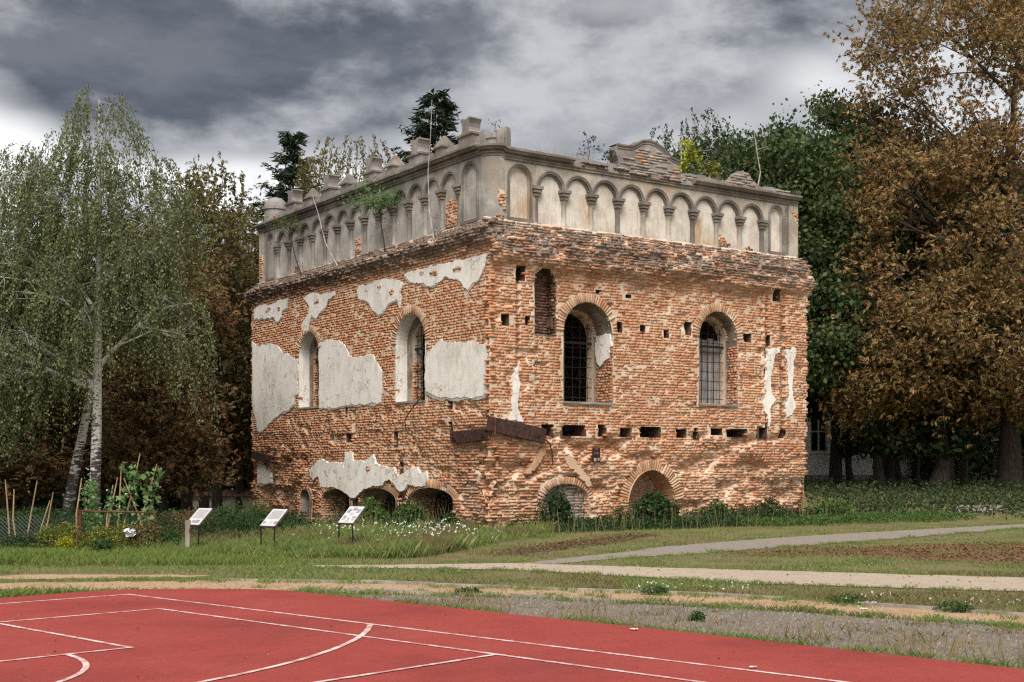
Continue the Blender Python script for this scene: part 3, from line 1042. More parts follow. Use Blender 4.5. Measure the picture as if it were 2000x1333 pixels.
def make_wall(fr, U, depth, ledge, ledge_other, ledge_far, OUT, OPEN, PLS, rough, seed, zlow):
    cut = list(OUT.values())

    def keep(u, z):
        return (u > -np.maximum(ledge_other(z), 0) - 0.01) & (u < U + ledge_far(z) * 0.8 + 0.03 * np.sin(z * 9) + 0.03 * np.sin(z * 23))
    wall = grid_wall('wall', fr, -0.45, U + 0.45, zlow, 8.68, depth, cut, keep, seed)

    def ok(u, z, hw):
        k = keep(u, z)
        for pl in cut:
            k &= ~(inpoly(u, z, pl) | inpoly(u - hw * 0.7, z, pl) | inpoly(u + hw * 0.7, z, pl))
        for pl in PLS.values():
            k &= ~(inpoly(u - hw, z, pl) & inpoly(u + hw, z, pl) & inpoly(u, z, pl))
        # bricks missing inside holes
        for (hu, hz, hw_, hh, hd) in (HOLES_R if fr is FR else HOLES_L):
            k &= ~((np.abs(u - hu) < hw_ + hw * 0.5) & (np.abs(z - hz) < hh + 0.01))
        # voussoir rings
        for (c, h, zb, zs, ri) in OPEN.values():
            t = 0.26 if h > 0.4 else 0.02
            ring = (((u - c) / (h + t)) ** 2 + ((z - zs) / (ri + t)) ** 2 < 1) & (z > zs)
            k &= ~ring
        return k
    B = lay_bricks(fr, -0.42, U + 0.4, zlow, 8.66, depth, ok, rough, seed)
    return wall, B


def rough_r(u, z):
    return np.clip(0.04 + 0.45 * (1 - sstep(z, 1.9, 2.9)) + 0.35 * (1 - sstep(z, 0.7, 1.7)) + 0.7 * sstep(z, 7.2, 7.5) + 0.22 * sstep(fbm(u * 0.7, z * 0.9, 77), 0.5, 0.65), 0, 1)


def rough_l(u, z):
    side = np.maximum(sstep(u, 11.2, 12), sstep(2.2 - u, 0, 0.8))
    return np.clip(0.04 + 0.75 * np.maximum(1 - sstep(z, 0.9, 1.4), side * (1 - sstep(z, 1.8, 2.8))) + 0.8 * sstep(z, 7.75, 8.0) + 0.3 * (1 - sstep(z, 2.8, 3.6)), 0, 1)


wall_r, BR = make_wall(FR, UR, depth_r, ledge_r, ledge_l, ledge_r, OUT_R, OPEN_R, PR, rough_r, 3, -0.3)
wall_l, BL = make_wall(FL, UL, depth_l, ledge_l, ledge_r, ledge_l, OUT_L, OPEN_L, PL, rough_l, 4, -0.7)

# the 300 bricks that show largest (lowest courses either side of the near corner) are parts of their own
def split_bricks(B, n, umax):
    s = np.where((B[:, 2] > 0.10) & (B[:, 0] < umax) & (B[:, 0] > 0.02) & (B[:, 1] > 0.25) & (B[:, 1] < 3.4), B[:, 0] + 0.4 * B[:, 1], 1e9)
    idx = np.argsort(s)[:n]
    m = np.zeros(len(B), bool)
    m[idx] = True
    return B[m], B[~m]


for fr, B, wall, sd_ in ((FR, BR, wall_r, 3), (FL, BL, wall_l, 4)):
    own, rest = split_bricks(B, 150, 6.0)
    for i, (u, z, hw, hh, d, ro) in enumerate(own):
        brick_object('brick', fr.w(u, z, d - 0.06), (fr.d3() if fr is FR else -fr.d3(), -fr.n3(), UP), (hw, 0.06, hh), wall, 'brick', i)
    V, Fc = brick_arrays(fr, rest, sd_)
    if fr is FL:
        Fc = Fc[:, ::-1]
    o = mk('brickwork', V, Fc, 'brick' if fr is FR else 'brick_left', wall)
    setp(o, kind='stuff')

def undercoat(fr, pl, d, i):
    c = np.mean(np.array(pl), 0)
    q = [(c[0] + (u - c[0]) * 1.015, c[1] + (z - c[1]) * 1.03 - 0.035) for u, z in pl]
    plaster_patch(fr, q, d, 'plaster_coarse', 150 + i)


for i, (k, pl) in enumerate(PL.items()):
    if k != 'D':
        undercoat(FL, pl, 0.010, i)
    plaster_patch(FL, pl, 0.020, 'plaster', 20 + i)
for i, (k, pl) in enumerate(PR.items()):
    plaster_patch(FR, pl, 0.065, 'plaster', 40 + i)


def pockets(fr, H, wall):
    for i, (hu, hz, hw, hh, hd) in enumerate(H):
        if hd < 0.25:
            continue
        rr_ = random.Random(i + 5)
        ol = [(hu - hw * 0.98, hz - hh), (hu + hw, hz - hh * 0.96), (hu + hw * 0.97, hz + hh), (hu - hw, hz + hh * 0.97)]
        dd = float((depth_r if fr is FR else depth_l)(np.array([hu]), np.array([hz]))[0])
        b_ = MB()
        V, Fc = loop_strip(fr, ol, dd - 0.02, ol, dd - 0.55)
        b_.add(V, Fc)
        ol2 = [(u + (0.06 if u > hu else -0.06), z + (0.05 if z > hz else -0.05)) for u, z in ol]
        V, Fc = loop_strip(fr, ol2, dd - 0.045, ol, dd - 0.045)
        b_.add(V, Fc)
        b_.build('beam_pocket', 'brick_soot_shade', wall)  # shade inside the hole painted as dark brick


def loop_strip(fr, A, da, Bp, db):
    """quads between outline A at depth da and outline Bp at depth db"""
    V = [fr.w(u, z, da) for u, z in A] + [fr.w(u, z, db) for u, z in Bp]
    n = len(A)
    return V, [(i, (i + 1) % n, n + (i + 1) % n, n + i) for i in range(n)]


def grow(outl, g, c):
    uc, zs = c[0], c[3]
    h, ri = c[1], c[4]
    res = []
    for u, z in outl:
        if z > zs:
            res.append((uc + (u - uc) * (h + g) / h, zs + (z - zs) * (ri + g) / ri))
        else:
            res.append((u + math.copysign(g, u - uc), z - (g if z <= c[2] + 1e-6 else 0)))
    return res


pockets(FR, HOLES_R, wall_r)
pockets(FL, HOLES_L, wall_l)


def voussoirs(fr, c, parent, length=0.26, depth=0.10, proud=0.02, mat='brick_pale', step=0.088, dfun=None, seed=0, a0=0, a1=PI):
    r = random.Random(seed)
    uc, h, zb, zs, ri = c
    h2, r2 = h + length / 2, ri + length / 2
    # walk the ellipse by arc length
    ts = np.linspace(a0, a1, 400)
    P = np.stack([uc - h2 * np.cos(ts), zs + r2 * np.sin(ts)], -1)
    s = np.concatenate([[0], np.cumsum(np.linalg.norm(np.diff(P, axis=0), axis=1))])
    n = int(s[-1] / step)
    for i in range(n):
        t = np.interp((i + 0.5) * s[-1] / n, s, ts)
        u, z = uc - h2 * math.cos(t), zs + r2 * math.sin(t)
        tu, tz = h2 * math.sin(t), r2 * math.cos(t)
        L = math.hypot(tu, tz)
        tu, tz = tu / L, tz / L
        a_t = fr.d3() * tu + UP * tz
        a_r = -fr.d3() * tz + UP * tu
        if r.random() < 0.04:
            continue
        d = (dfun(np.array([u]), np.array([z]))[0] if dfun else 0) + proud + r.uniform(-0.015, 0.012)
        d = max(d, -0.06) if dfun else d
        ln = length / 2 * r.uniform(0.86, 1.04)
        c3 = fr.w(u, z, d - depth / 2)
        tang, rad = (a_t, a_r)
        o = brick_object('voussoir', c3, (rad, -fr.n3(), tang), (ln, depth / 2, s[-1] / n / 2 - 0.007), parent, mat, r.randrange(8))


def window_niche(fr, c, t, inner_half, inner_top, reveal_mat, seed, boards=False, inner_shift=0.0, sill_mat='plaster_grey', bars=(5, 9)):
    o = arch(*c)
    uc, h, zb, zs, ri = c
    ci = (uc + inner_shift, inner_half, zb + 0.02, inner_top - inner_half, inner_half)
    inn = arch(*ci)
    root = MB()
    V, Fc = loop_strip(fr, o, -0.01, o, -t)
    win = root.add(V, Fc).build('window', reveal_mat, ROOT)
    V, Fc = loop_strip(fr, grow(o, 0.09, c), -0.05, o, -0.05)
    MB().add(V, Fc).build('jamb_edge', 'mortar', win)
    V, Fc = loop_strip(fr, o, -t, inn, -t)
    MB().add(V, Fc).build('niche_back', 'plaster_soffit' if reveal_mat != 'mortar' else 'brick_grey', win)
    V, Fc = loop_strip(fr, inn, -t + 0.001, inn, -t - 0.35)
    MB().add(V, Fc).build('inner_reveal', 'mortar', win)
    # grille
    g = MB()
    gd = -t - 0.12
    r = random.Random(seed)
    for i in range(bars[0]):
        uu = ci[0] - inner_half + 2 * inner_half * (i + 0.5) / bars[0]
        top = ci[3] + math.sqrt(max(0, 1 - ((uu - ci[0]) / inner_half) ** 2)) * inner_half
        g.tube([fr.w(uu + r.uniform(-.01, .01), zb, gd), fr.w(uu + r.uniform(-.02, .02), (zb + top) / 2, gd + r.uniform(-.02, .02)), fr.w(uu, top, gd)], [0.011] * 3, 5)
    H = inner_top - zb
    for i in range(bars[1]):
        zz = zb + H * (i + 0.6) / bars[1]
        hwid = inner_half if zz < ci[3] else math.sqrt(max(0, 1 - ((zz - ci[3]) / inner_half) ** 2)) * inner_half
        g.tube([fr.w(ci[0] - hwid, zz, gd + .02), fr.w(ci[0], zz + r.uniform(-.03, .02), gd + 0.02), fr.w(ci[0] + hwid, zz + r.uniform(-.02, .02), gd + .02)], [0.011] * 3, 5)
    g.build('window_grille', 'iron', win)
    # dark crossbar (transom)
    zz = ci[3] - 0.18
    MB().box(fr.w(ci[0], zz, gd + 0.01), (fr.d3(), fr.n3(), UP), (inner_half, 0.03, 0.035)).build('transom', 'iron', win)
    MB().box(fr.w(uc, zb - 0.02, -t / 2 - 0.1), (fr.d3(), fr.n3(), UP), (h + 0.02, t / 2 + 0.12, 0.03)).build('window_sill', sill_mat, win)
    if boards:
        nb = 5
        for i in range(nb):
            if i == 0:
                continue
            uu = ci[0] - inner_half + 2 * inner_half * (i + 0.5) / nb
            MB().box(fr.w(uu, (zb + ci[3]) / 2 + 0.05 * (i % 2), -t - 0.30), (fr.d3(), fr.n3(), UP), (inner_half / nb - 0.015, 0.015, (ci[3] - zb) / 2 + 0.05)).build('board', 'board_pale', win)
    voussoirs(fr, c, win, seed=seed, dfun=depth_r if fr is FR else depth_l)
    voussoirs(fr, (ci[0], ci[1], ci[2], ci[3], ci[4]), win, length=0.10, proud=-t + 0.03, depth=0.1, mat='brick_pale', seed=seed + 1, dfun=None) if fr is FR else None
    return win


def jamb_bricks(fr, c, side, t, parent, mat, seed, z0, z1, d0=-0.02):
    """real brick faces on one jamb of an opening (side = +1 far, -1 near)"""
    ue = c[0] + side * c[1]
    O = fr.w(ue, 0, d0)[:2]
    f2 = Frame(O, -fr.N, -side * fr.D)
    f2.flip = True

    def ok(u, z, hw):
        return np.ones(len(u), bool)
    B = lay_bricks(f2, 0.0, t, z0, z1, lambda u, z: 0.012 + 0.02 * (fbm(u * 4, z * 3, seed) - 0.5), ok, lambda u, z: 0.35 + 0 * u, seed)
    V, Fc = brick_arrays(f2, B, seed, 0.05)
    if np.dot(np.cross(f2.d3(), UP), f2.n3()) < 0:
        Fc = Fc[:, ::-1]
    o = mk('jamb_brickwork', V, Fc, mat, parent)
    setp(o, kind='stuff')


w = window_niche(FR, OPEN_R['w1'], 0.75, 0.70, 6.34, 'plaster_soffit', 1, inner_shift=0.07)
jamb_bricks(FR, OPEN_R['w1'], 1, 0.74, w, 'brick', 61, 3.7, 5.35)
f2 = Frame(FR.w(3.46 + 0.88, 0, 0)[:2], LD, -RD)
plaster_patch(f2, [(0.0, 5.35), (0.06, 5.3), (0.12, 5.0), (0.3, 4.9), (0.55, 4.75), (0.7, 4.9), (0.72, 5.65), (0.05, 5.68)], 0.05, 'plaster', 71, 0.02, w)
w = window_niche(FR, OPEN_R['w2'], 0.45, 0.65, 6.42, 'plaster_soffit', 2, boards=True, inner_shift=0.06)
jamb_bricks(FR, OPEN_R['w2'], 1, 0.44, w, 'brick', 62, 3.78, 5.6)
w = window_niche(FL, OPEN_L['w1'], 0.42, 0.56, 6.15, 'plaster', 3)
jamb_bricks(FL, (4.32, 0.56, 0, 0, 0), 1, 0.34, w, 'brick', 63, 3.8, 4.9, -0.42)
w = window_niche(FL, OPEN_L['w2'], 0.42, 0.46, 6.12, 'plaster', 4)
jamb_bricks(FL, (11.3, 0.46, 0, 0, 0), 1, 0.34, w, 'brick', 64, 3.9, 5.6, -0.42)


def open_arch(fr, c, t, soffit, seed, back=None, vmat='brick', vlen=0.24, jside=1):
    o = arch(*c)
    V, Fc = loop_strip(fr, o, -0.01, o, -t)
    a = MB().add(V, Fc).build('arch_opening', soffit, ROOT)
    V, Fc = loop_strip(fr, grow(o, 0.10, c), -0.07, o, -0.07)
    MB().add(V, Fc).build('jamb_edge', 'mortar', a)
    jamb_bricks(fr, c, 1, t - 0.02, a, 'brick', seed, max(c[2], -0.45), c[3])
    jamb_bricks(fr, c, -1, t - 0.02, a, 'brick', seed + 1, max(c[2], -0.45), c[3])
    voussoirs(fr, c, a, length=vlen, seed=seed, mat=vmat, dfun=depth_r if fr is FR else depth_l, proud=0.03)
    if back:
        dsh = -t + 0.02
        bk = MB().prism(fr, o, -t - 0.15, dsh - 0.02).build('infill_wall', 'mortar', a)

        def ok(u, z, hw):
            return inpoly(u - hw * 0.8, z, o) & inpoly(u + hw * 0.8, z, o)
        B = lay_bricks(fr, c[0] - c[1], c[0] + c[1], c[2], c[3] + c[4], lambda u, z: dsh + 0 * u, ok, lambda u, z: 0.25 + 0 * u, seed + 5)
        V, Fc = brick_arrays(fr, B, seed + 5, 0.06)
        setp(mk('infill_brickwork', V, Fc, back, a), kind='stuff')
    return a


open_arch(FR, OPEN_R['a1'], 0.24, 'mortar', 101, back='brick_grey', vmat='brick_pale', vlen=0.2)
a = open_arch(FR, OPEN_R['a2'], 0.85, 'brick', 111, back='brick', vmat='brick_pale', vlen=0.32)
def flue():
    c = OPEN_R['flue']
    o = arch(*c)
    V, Fc = loop_strip(FR, o, -0.03, o, -0.42)
    a = MB().add(V, Fc).build('flue_recess', 'brick_soot_shade', ROOT)
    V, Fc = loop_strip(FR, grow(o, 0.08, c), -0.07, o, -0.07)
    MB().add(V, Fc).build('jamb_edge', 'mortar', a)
    MB().prism(FR, o, -0.55, -0.40).build('flue_back', 'brick_soot_shade', a)

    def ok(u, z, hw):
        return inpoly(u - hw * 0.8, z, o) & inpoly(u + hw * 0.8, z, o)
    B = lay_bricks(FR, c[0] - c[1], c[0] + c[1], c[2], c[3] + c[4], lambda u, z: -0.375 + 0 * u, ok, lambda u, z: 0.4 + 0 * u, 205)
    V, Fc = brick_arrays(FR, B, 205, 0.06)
    setp(mk('flue_brickwork', V, Fc, 'brick_soot_shade', a), kind='stuff')  # soot and the recess's deep shadow both in the brick colour
    jamb_bricks(FR, c, 1, 0.36, a, 'brick_soot_shade', 206, c[2], c[3])


flue()
open_arch(FL, OPEN_L['b1'], 0.95, 'plaster_soffit', 121)
open_arch(FL, OPEN_L['b2'], 1.0, 'plaster_soffit', 131)
open_arch(FL, OPEN_L['b0'], 0.55, 'plaster_soffit', 151, back='brick', vlen=0.14)
open_arch(FL, OPEN_L['b3'], 1.0, 'plaster_soffit', 141)
f3 = Frame(FL.w(11.62 + 0.40, 0, 0)[:2], RD, -LD)
plaster_patch(f3, [(0.08, 0.12), (0.42, 0.1), (0.45, 0.62), (0.3, 0.72), (0.1, 0.66)], 0.05, 'plaster_grey', 75, 0.02)
# far walls close the building; an unseen roof slab is added to darken it
FB = Frame(FR.w(UR, 0)[:2], LD, RD)
FC = Frame(FL.w(UL, 0)[:2], RD, LD)


def far_wall(fr, length):
    b = MB()
    b.prism(fr, [(0.4, -0.7), (length - 0.4, -0.7), (length - 0.4, 8.65), (0.4, 8.65)], -0.6, -0.02)
    o = b.build('wall', 'mortar', ROOT)
    B = lay_bricks(fr, 0.1, length, -0.5, 8.6, lambda u, z: 0.0 * u, lambda u, z, hw: np.ones(len(u), bool), lambda u, z: 0.2 + 0 * u, int(length * 10), 2.0)
    V, Fc = brick_arrays(fr, B[::1], 9, 0.04)
    if np.dot(np.cross(fr.d3(), UP), fr.n3()) < 0:
        Fc = Fc[:, ::-1]
    setp(mk('brickwork', V, Fc, 'brick', o), kind='stuff')
    prof = MB()
    prof.prism(fr, [(0.3, 8.0), (length - 0.3, 8.0), (length - 0.3, 8.5), (0.3, 8.5)], -0.5, 0.15)
    prof.build('ledge', 'brick_grey', o)


far_wall(FB, UL)
far_wall(FC, UR)
rf = MB()
rf.add([FR.w(0.4, 10.2, -0.8), FR.w(UR - 0.4, 10.2, -0.8), FR.w(UR - 0.4, 10.2, -UL + 0.5), FR.w(0.4, 10.2, -UL + 0.5)], [(0, 1, 2, 3)])
rf.build('added_roof_slab', 'roof_dark', ROOT)  # added out of sight to block light from the interior

# ------------------------------------------------------------------ attic
ZB = 8.58       # foot of the attic
ATT = {'R': dict(fr=FR, d=-0.30, cap=9.76, ztop=10.46, cols=np.linspace(1.82, 10.82, 10), u0=0.30, u1=12.40, nich=((0.80, 1.66), (11.06, 11.78))),
       'L': dict(fr=FL, d=-0.25, cap=9.92, ztop=10.62, cols=np.linspace(1.98, 14.44, 14), u0=0.30, u1=15.97, nich=((0.90, 1.78), (14.62, 15.34)))}


def attic_side(key):
    A = ATT[key]
    fr, d, cap, zt = A['fr'], A['d'], A['cap'], A['ztop']
    cols = A['cols']
    u0, u1 = A['u0'], A['u1']
    sp = cols[1] - cols[0]
    m_at, m_ar = ('plaster_attic_lit', 'plaster_arcade_lit') if key == 'R' else ('plaster_attic_shaded', 'plaster_arcade_shaded')  # same plaster, with each side's light put into its tone
    REC = 0.09
    rd = sp / 2 - 0.055
    zsp = cap + 0.0
    # back panels (recessed)
    ua, ub = cols[0] - 0.02, cols[-1] + 0.02
    low = rough_poly([(ua, ZB), (ub, ZB), (ub, zt), (ua, zt)], 0.25, 0.0, 1)
    wall = MB().prism(fr, [(ua, ZB - 0.05), (ub, ZB - 0.05), (ub, zt), (ua, zt)], d - 0.45, d - REC).build('attic_wall', m_ar, ROOT)
    # spandrels over the arches, one plate per bay
    n = 16
    for i in range(len(cols) - 1):
        c = (cols[i] + cols[i + 1]) / 2
        lft, rgt = cols[i] + (0.0 if i else -0.02), cols[i + 1] + (0 if i < len(cols) - 2 else 0.02)
        poly = [(lft, zt), (lft, zsp)] + [(c - rd * math.cos(t), zsp + rd * math.sin(t)) for t in np.linspace(0, PI, n)] + [(rgt, zsp), (rgt, zt)]
        MB().prism(fr, poly, d - REC - 0.02, d).build('spandrel', m_at, wall)
        # moulding: two rolls and a row of small teeth
        m = MB()
        for rr, off, th in ((rd + 0.035, 0.018, 0.030), (rd - 0.012, 0.010, 0.024)):
            pts = [fr.w(c - rr * math.cos(t), zsp + rr * math.sin(t), d + off) for t in np.linspace(0.02, PI - 0.02, 19)]
            m.tube(pts, [th] * len(pts), 6)
        if key == 'R':
            for t in np.linspace(0.25, PI - 0.25, 17):
                rr = rd - 0.055
                m.box(fr.w(c - rr * math.cos(t), zsp + rr * math.sin(t), d - 0.05), (fr.d3() * math.sin(t) + UP * math.cos(t), fr.n3(), -fr.d3() * math.cos(t) + UP * math.sin(t)), (0.018, 0.03, 0.026))
        m.build('arch_moulding', 'stone_trim', wall)
    # end bays with blind niches
    for (na, nb), (ea, eb) in zip(A['nich'], ((u0 + 0.38, ua), (ub, u1 - 0.40))):
        c, h = (na + nb) / 2, (nb - na) / 2 - 0.10
        zs = cap + (0.15 if key == 'R' else 0.0) - 0.0
        zs = zt - 0.22 - h
        npoly = arch(c, h, ZB + 0.22, zs, h, 16)
        pt = MB()
        outer = [(ea, ZB - 0.05)] + [(ea, zs + 0.0)] + [(ea, zt) if False else (ea + (eb - ea) * k / 15, zt) for k in range(16)] + [(eb, zs)] + [(eb, ZB - 0.05)]
        # plate with arched hole: strip between hole and outline
        hole = npoly
        out2 = []
        for (u, z) in hole:
            if z <= ZB + 0.23:
                out2.append((ea if u < c else eb, ZB - 0.05))
            elif abs(z - zs) < 1e-6:
                out2.append((ea if u < c else eb, zs))
            else:
                out2.append((ea + (u - (c - h)) / (2 * h) * (eb - ea), zt))
        V, Fc = loop_strip(fr, out2, d, hole, d)
        pt.add(V, Fc)
        V, Fc = loop_strip(fr, hole, d, hole, d - 0.11)
        pt.add(V, Fc)
        bay = pt.build('end_bay', m_at, wall)
        MB().prism(fr, [(ea, ZB - 0.05), (eb, ZB - 0.05), (eb, zt), (ea, zt)], d - 0.45, d - 0.10).build('niche_panel', m_ar, wall)
        m = MB()
        for g, off, th in ((0.075, 0.012, 0.030), (0.02, 0.008, 0.020)):
            pts = [fr.w(c - h - g, ZB + 0.2, d + off)] + [fr.w(c - (h + g) * math.cos(t), zs + (h + g) * math.sin(t), d + off) for t in np.linspace(0, PI, 17)] + [fr.w(c + h + g, ZB + 0.2, d + off)]
            m.tube(pts, [th] * len(pts), 6)
        m.box(fr.w(c, ZB + 0.17, d + 0.02), (fr.d3(), fr.n3(), UP), (h + 0.12, 0.05, 0.045))
        m.build('niche_frame', 'stone_trim', wall)
    # columns
    for i, u in enumerate(cols):
        b = MB()
        zc0 = ZB - 0.02
        ring = 14
        zz = [zc0, zc0 + 0.10, zc0 + 0.12, cap - 0.33, cap - 0.31, cap - 0.28]
        rr = [0.095, 0.095, 0.080, 0.072, 0.088, 0.088]
        ctr = fr.w(u, 0, d - 0.06)
        V, Fc = [], []
        for z, r_ in zip(zz, rr):
            for k in range(ring):
                t = 2 * PI * k / ring
                p = ctr + fr.d3() * r_ * math.cos(t) + fr.n3() * r_ * math.sin(t)
                V.append((p[0], p[1], z))
        for j in range(len(zz) - 1):
            for k in range(ring):
                Fc.append((j * ring + k, j * ring + (k + 1) % ring, (j + 1) * ring + (k + 1) % ring, (j + 1) * ring + k))
        b.add(V, Fc)
        col = b.build('column', 'stone_trim' if (i * 7 + (3 if key == 'R' else 0)) % 3 == 0 else m_at, ROOT, smooth=True)
        cp = MB()
        for k, (hz, hw, dp) in enumerate(((0.040, 0.11, 0.09), (0.040, 0.14, 0.125), (0.045, 0.175, 0.155))):
            z = cap - 0.26 + k * 0.095
            cp.box(fr.w(u, z + hz / 2 + 0.01, d - 0.04), (fr.d3(), fr.n3(), UP), (hw, dp, hz))
        cp.build('capital', 'stone_trim', col)
        MB().box(fr.w(u, ZB + 0.06, d - 0.04), (fr.d3(), fr.n3(), UP), (0.135, 0.10, 0.085)).build('column_base', m_at, col)
    return wall


aw_r = attic_side('R')
aw_l = attic_side('L')


# outline of the attic seen in plan, walked from the far left end round the near corner to the far right end
def plan_path(dr=0.0, dl=0.0, rad=0.45, u_lo=None, u_hi=None):
    pts, nrm, tt = [], [], []
    du = ATT['L']['d']
    for u in np.linspace(ATT['L']['u1'], 0.30 + rad, 14):
        pts.append(FL.w(u, 0, du)[:2])
        nrm.append(FL.N)
        tt.append(-u)
    cen = FL.w(0.30 + rad, 0, du - rad)[:2]
    a0 = math.atan2(FL.N[1], FL.N[0])
    a1 = math.atan2(FR.N[1], FR.N[0])
    while a1 < a0:
        a1 += 2 * PI
    for k, a in enumerate(np.linspace(a0, a1, 9)[1:-1]):
        nn = np.array([math.cos(a), math.sin(a)])
        pts.append(cen + nn * rad)
        nrm.append(nn)
        tt.append(0.0)
    for u in np.linspace(0.25 + rad, ATT['R']['u1'], 26):
        pts.append(FR.w(u, 0, ATT['R']['d'])[:2])
        nrm.append(FR.N)
        tt.append(u)
    return np.array(pts), np.array(nrm), np.array(tt)


PP, PN, PT = plan_path()


def zoff(t):
    return 0.08 - 0.16 * sstep(t, -1.0, 1.0)


def sweep(name, sel, prof, mat, parent, jag=0.0, seed=0):
    r = np.random.default_rng(seed)
    P, Nn, T = PP[sel], PN[sel], PT[sel]
    b = MB()
    n = len(prof)
    for p, q, t in zip(P, Nn, T):
        for (dd, z) in prof:
            jz = r.uniform(-1, 1) * jag
            b.v.append((p[0] + q[0] * (dd + jz * 0.8), p[1] + q[1] * (dd + jz * 0.8), z + zoff(t) + jz * 0.5))
    for i in range(len(P) - 1):
        for j in range(n - 1):
            b.f.append((i * n + j, i * n + j + 1, (i + 1) * n + j + 1, (i + 1) * n + j))
    b.f.append(tuple(range(n)))
    b.f.append(tuple((len(P) - 1) * n + k for k in reversed(range(n))))
    return b.build(name, mat, parent)


C_LOW = [(-0.30, 10.46), (0.0, 10.46), (0.05, 10.48), (0.05, 10.53), (0.09, 10.56), (0.09, 10.585)]
C_UP = [(0.05, 10.59), (0.05, 10.63), (0.16, 10.64), (0.20, 10.69), (0.25, 10.71), (0.25, 10.77), (0.20, 10.79), (-0.30, 10.81)]
sweep('cornice', PT < 3.3, C_LOW + C_UP, 'stone_trim', ROOT)
sweep('cornice', (PT > 2.8) & (PT < 7.9), C_LOW + [(0.06, 10.60), (0.04, 10.70), (-0.05, 10.74), (-0.30, 10.75)], 'stone_trim', ROOT, 0.018, 2)
sweep('cornice', PT > 7.4, C_LOW + C_UP, 'stone_trim', ROOT)
# broken brick course left where the upper moulding fell
def loose_bricks(fr, ua, ub, z0, rows, d, parent, seed, mat='brick', miss=0.25):
    r = random.Random(seed)
    for k in range(rows):
        u = ua + r.uniform(0, 0.1)
        while u < ub:
            L = r.choice((0.24, 0.24, 0.12))
            if r.random() > miss * (1 + k * 0.7):
                brick_object('loose_brick', fr.w(u + L / 2, z0 + k * 0.08 + 0.035, d + r.uniform(-0.06, 0.05)), (fr.d3() if fr is FR else -fr.d3(), -fr.n3(), UP), (L / 2 - 0.008, 0.08, 0.033), parent, mat, r.randrange(8))
            u += L


loose_bricks(FR, 3.3, 7.6, 10.53, 2, -0.27, aw_r, 5, 'brick_grey', 0.2)
loose_bricks(FR, 7.4, 12.2, 10.74, 2, -0.52, aw_r, 6, 'brick_grey', 0.25)
loose_bricks(FR, 3.0, 5.0, 10.68, 1, -0.55, aw_r, 7, 'brick_grey', 0.4)

# rounded near pier and square far piers
b = MB()
near = [(p, q) for p, q, t in zip(PP, PN, PT) if -0.85 < t < 0.85]
inner = FR.w(0.75, 0, -0.8)[:2]
ring = [FL.w(0.70, 0, ATT['L']['d'] + 0.03)[:2]] + [p + q * 0.03 for p, q in near[0:]] + [FR.w(0.70, 0, ATT['R']['d'] + 0.03)[:2]]
ring = sorted(ring, key=lambda p: math.atan2(*(np.array(p) - inner)[::-1]))
n = len(ring)
zz = (ZB - 0.10, 10.50)
for z in zz:
    for p in ring:
        b.v.append((p[0], p[1], z))
for i in range(n - 1):
    b.f.append((i, i + 1, n + i + 1, n + i))
b.build('corner_pier', 'plaster_attic_shaded', ROOT)
MB().prism(FR, [(12.0, ZB - 0.05), (12.42, ZB - 0.05), (12.42, 10.46), (12.0, 10.46)], -0.8, -0.275).build('corner_pier', 'plaster_attic_lit', ROOT)
MB().prism(FL, [(15.57, ZB - 0.05), (15.99, ZB - 0.05), (15.99, 10.60), (15.57, 10.60)], -0.8, -0.225).build('corner_pier', 'plaster_attic_lit', ROOT)
# plain attic walls at the far sides
MB().prism(FB, [(0.3, ZB - 0.05), (UL - 0.3, ZB - 0.05), (UL - 0.3, 10.6), (0.3, 10.6)], -0.7, -0.12).build('attic_wall', 'plaster_attic_lit', ROOT)
MB().prism(FC, [(0.3, ZB - 0.05), (UR - 0.3, ZB - 0.05), (UR - 0.3, 10.6), (0.3, 10.6)], -0.7, -0.22).build('attic_wall', 'plaster_attic_lit', ROOT)


def exposed(fr, poly, d, seed, parent, name='exposed_brickwork', proud=0.018):
    us = [p[0] for p in poly]
    zs = [p[1] for p in poly]
    MB().prism(fr, rough_poly(poly, 0.07, 0.02, seed), d - 0.1, d + 0.006).build('broken_plaster_edge', 'mortar', parent)
    B = lay_bricks(fr, min(us), max(us), min(zs), max(zs), lambda u, z: d + proud + 0 * u, lambda u, z, hw: inpoly(u, z, poly), lambda u, z: 0.5 + 0 * u, seed)
    B[:, 2] = np.minimum(B[:, 2], 0.09)
    V, Fc = brick_arrays(fr, B, seed, 0.05)
    if fr is FL:
        Fc = Fc[:, ::-1]
    setp(mk(name, V, Fc, 'brick', parent), kind='stuff')


exposed(FR, [(0.52, 9.5), (0.7, 9.5), (0.74, 9.2), (0.72, 8.95), (0.6, 9.1), (0.5, 9.3)], -0.262, 301, aw_r)
exposed(FR, [(0.36, 8.5), (0.68, 8.5), (0.66, 8.8), (0.42, 8.82)], -0.262, 302, aw_r)
exposed(FR, [(8.86, 8.5), (9.45, 8.5), (9.38, 8.85), (9.15, 9.1), (8.95, 9.15), (8.88, 8.9)], -0.387, 303, aw_r)
exposed(FR, [(9.9, 8.5), (10.7, 8.5), (10.6, 8.8), (10.2, 8.9), (9.95, 8.75)], -0.387, 304, aw_r)
exposed(FR, [(12.12, 10.2), (12.4, 10.2), (12.4, 9.8), (12.3, 9.85)], -0.27, 305, aw_r)
exposed(FL, [(2.05, 8.6), (2.75, 8.6), (2.78, 9.5), (2.45, 9.6), (2.08, 9.45)], -0.337, 306, aw_l)
exposed(FL, [(8.08, 8.65), (8.45, 8.65), (8.4, 9.3), (8.1, 9.35)], -0.337, 307, aw_l)
exposed(FL, [(12.65, 8.5), (13.05, 8.5), (13.0, 8.95), (12.7, 9.1)], -0.337, 308, aw_l)
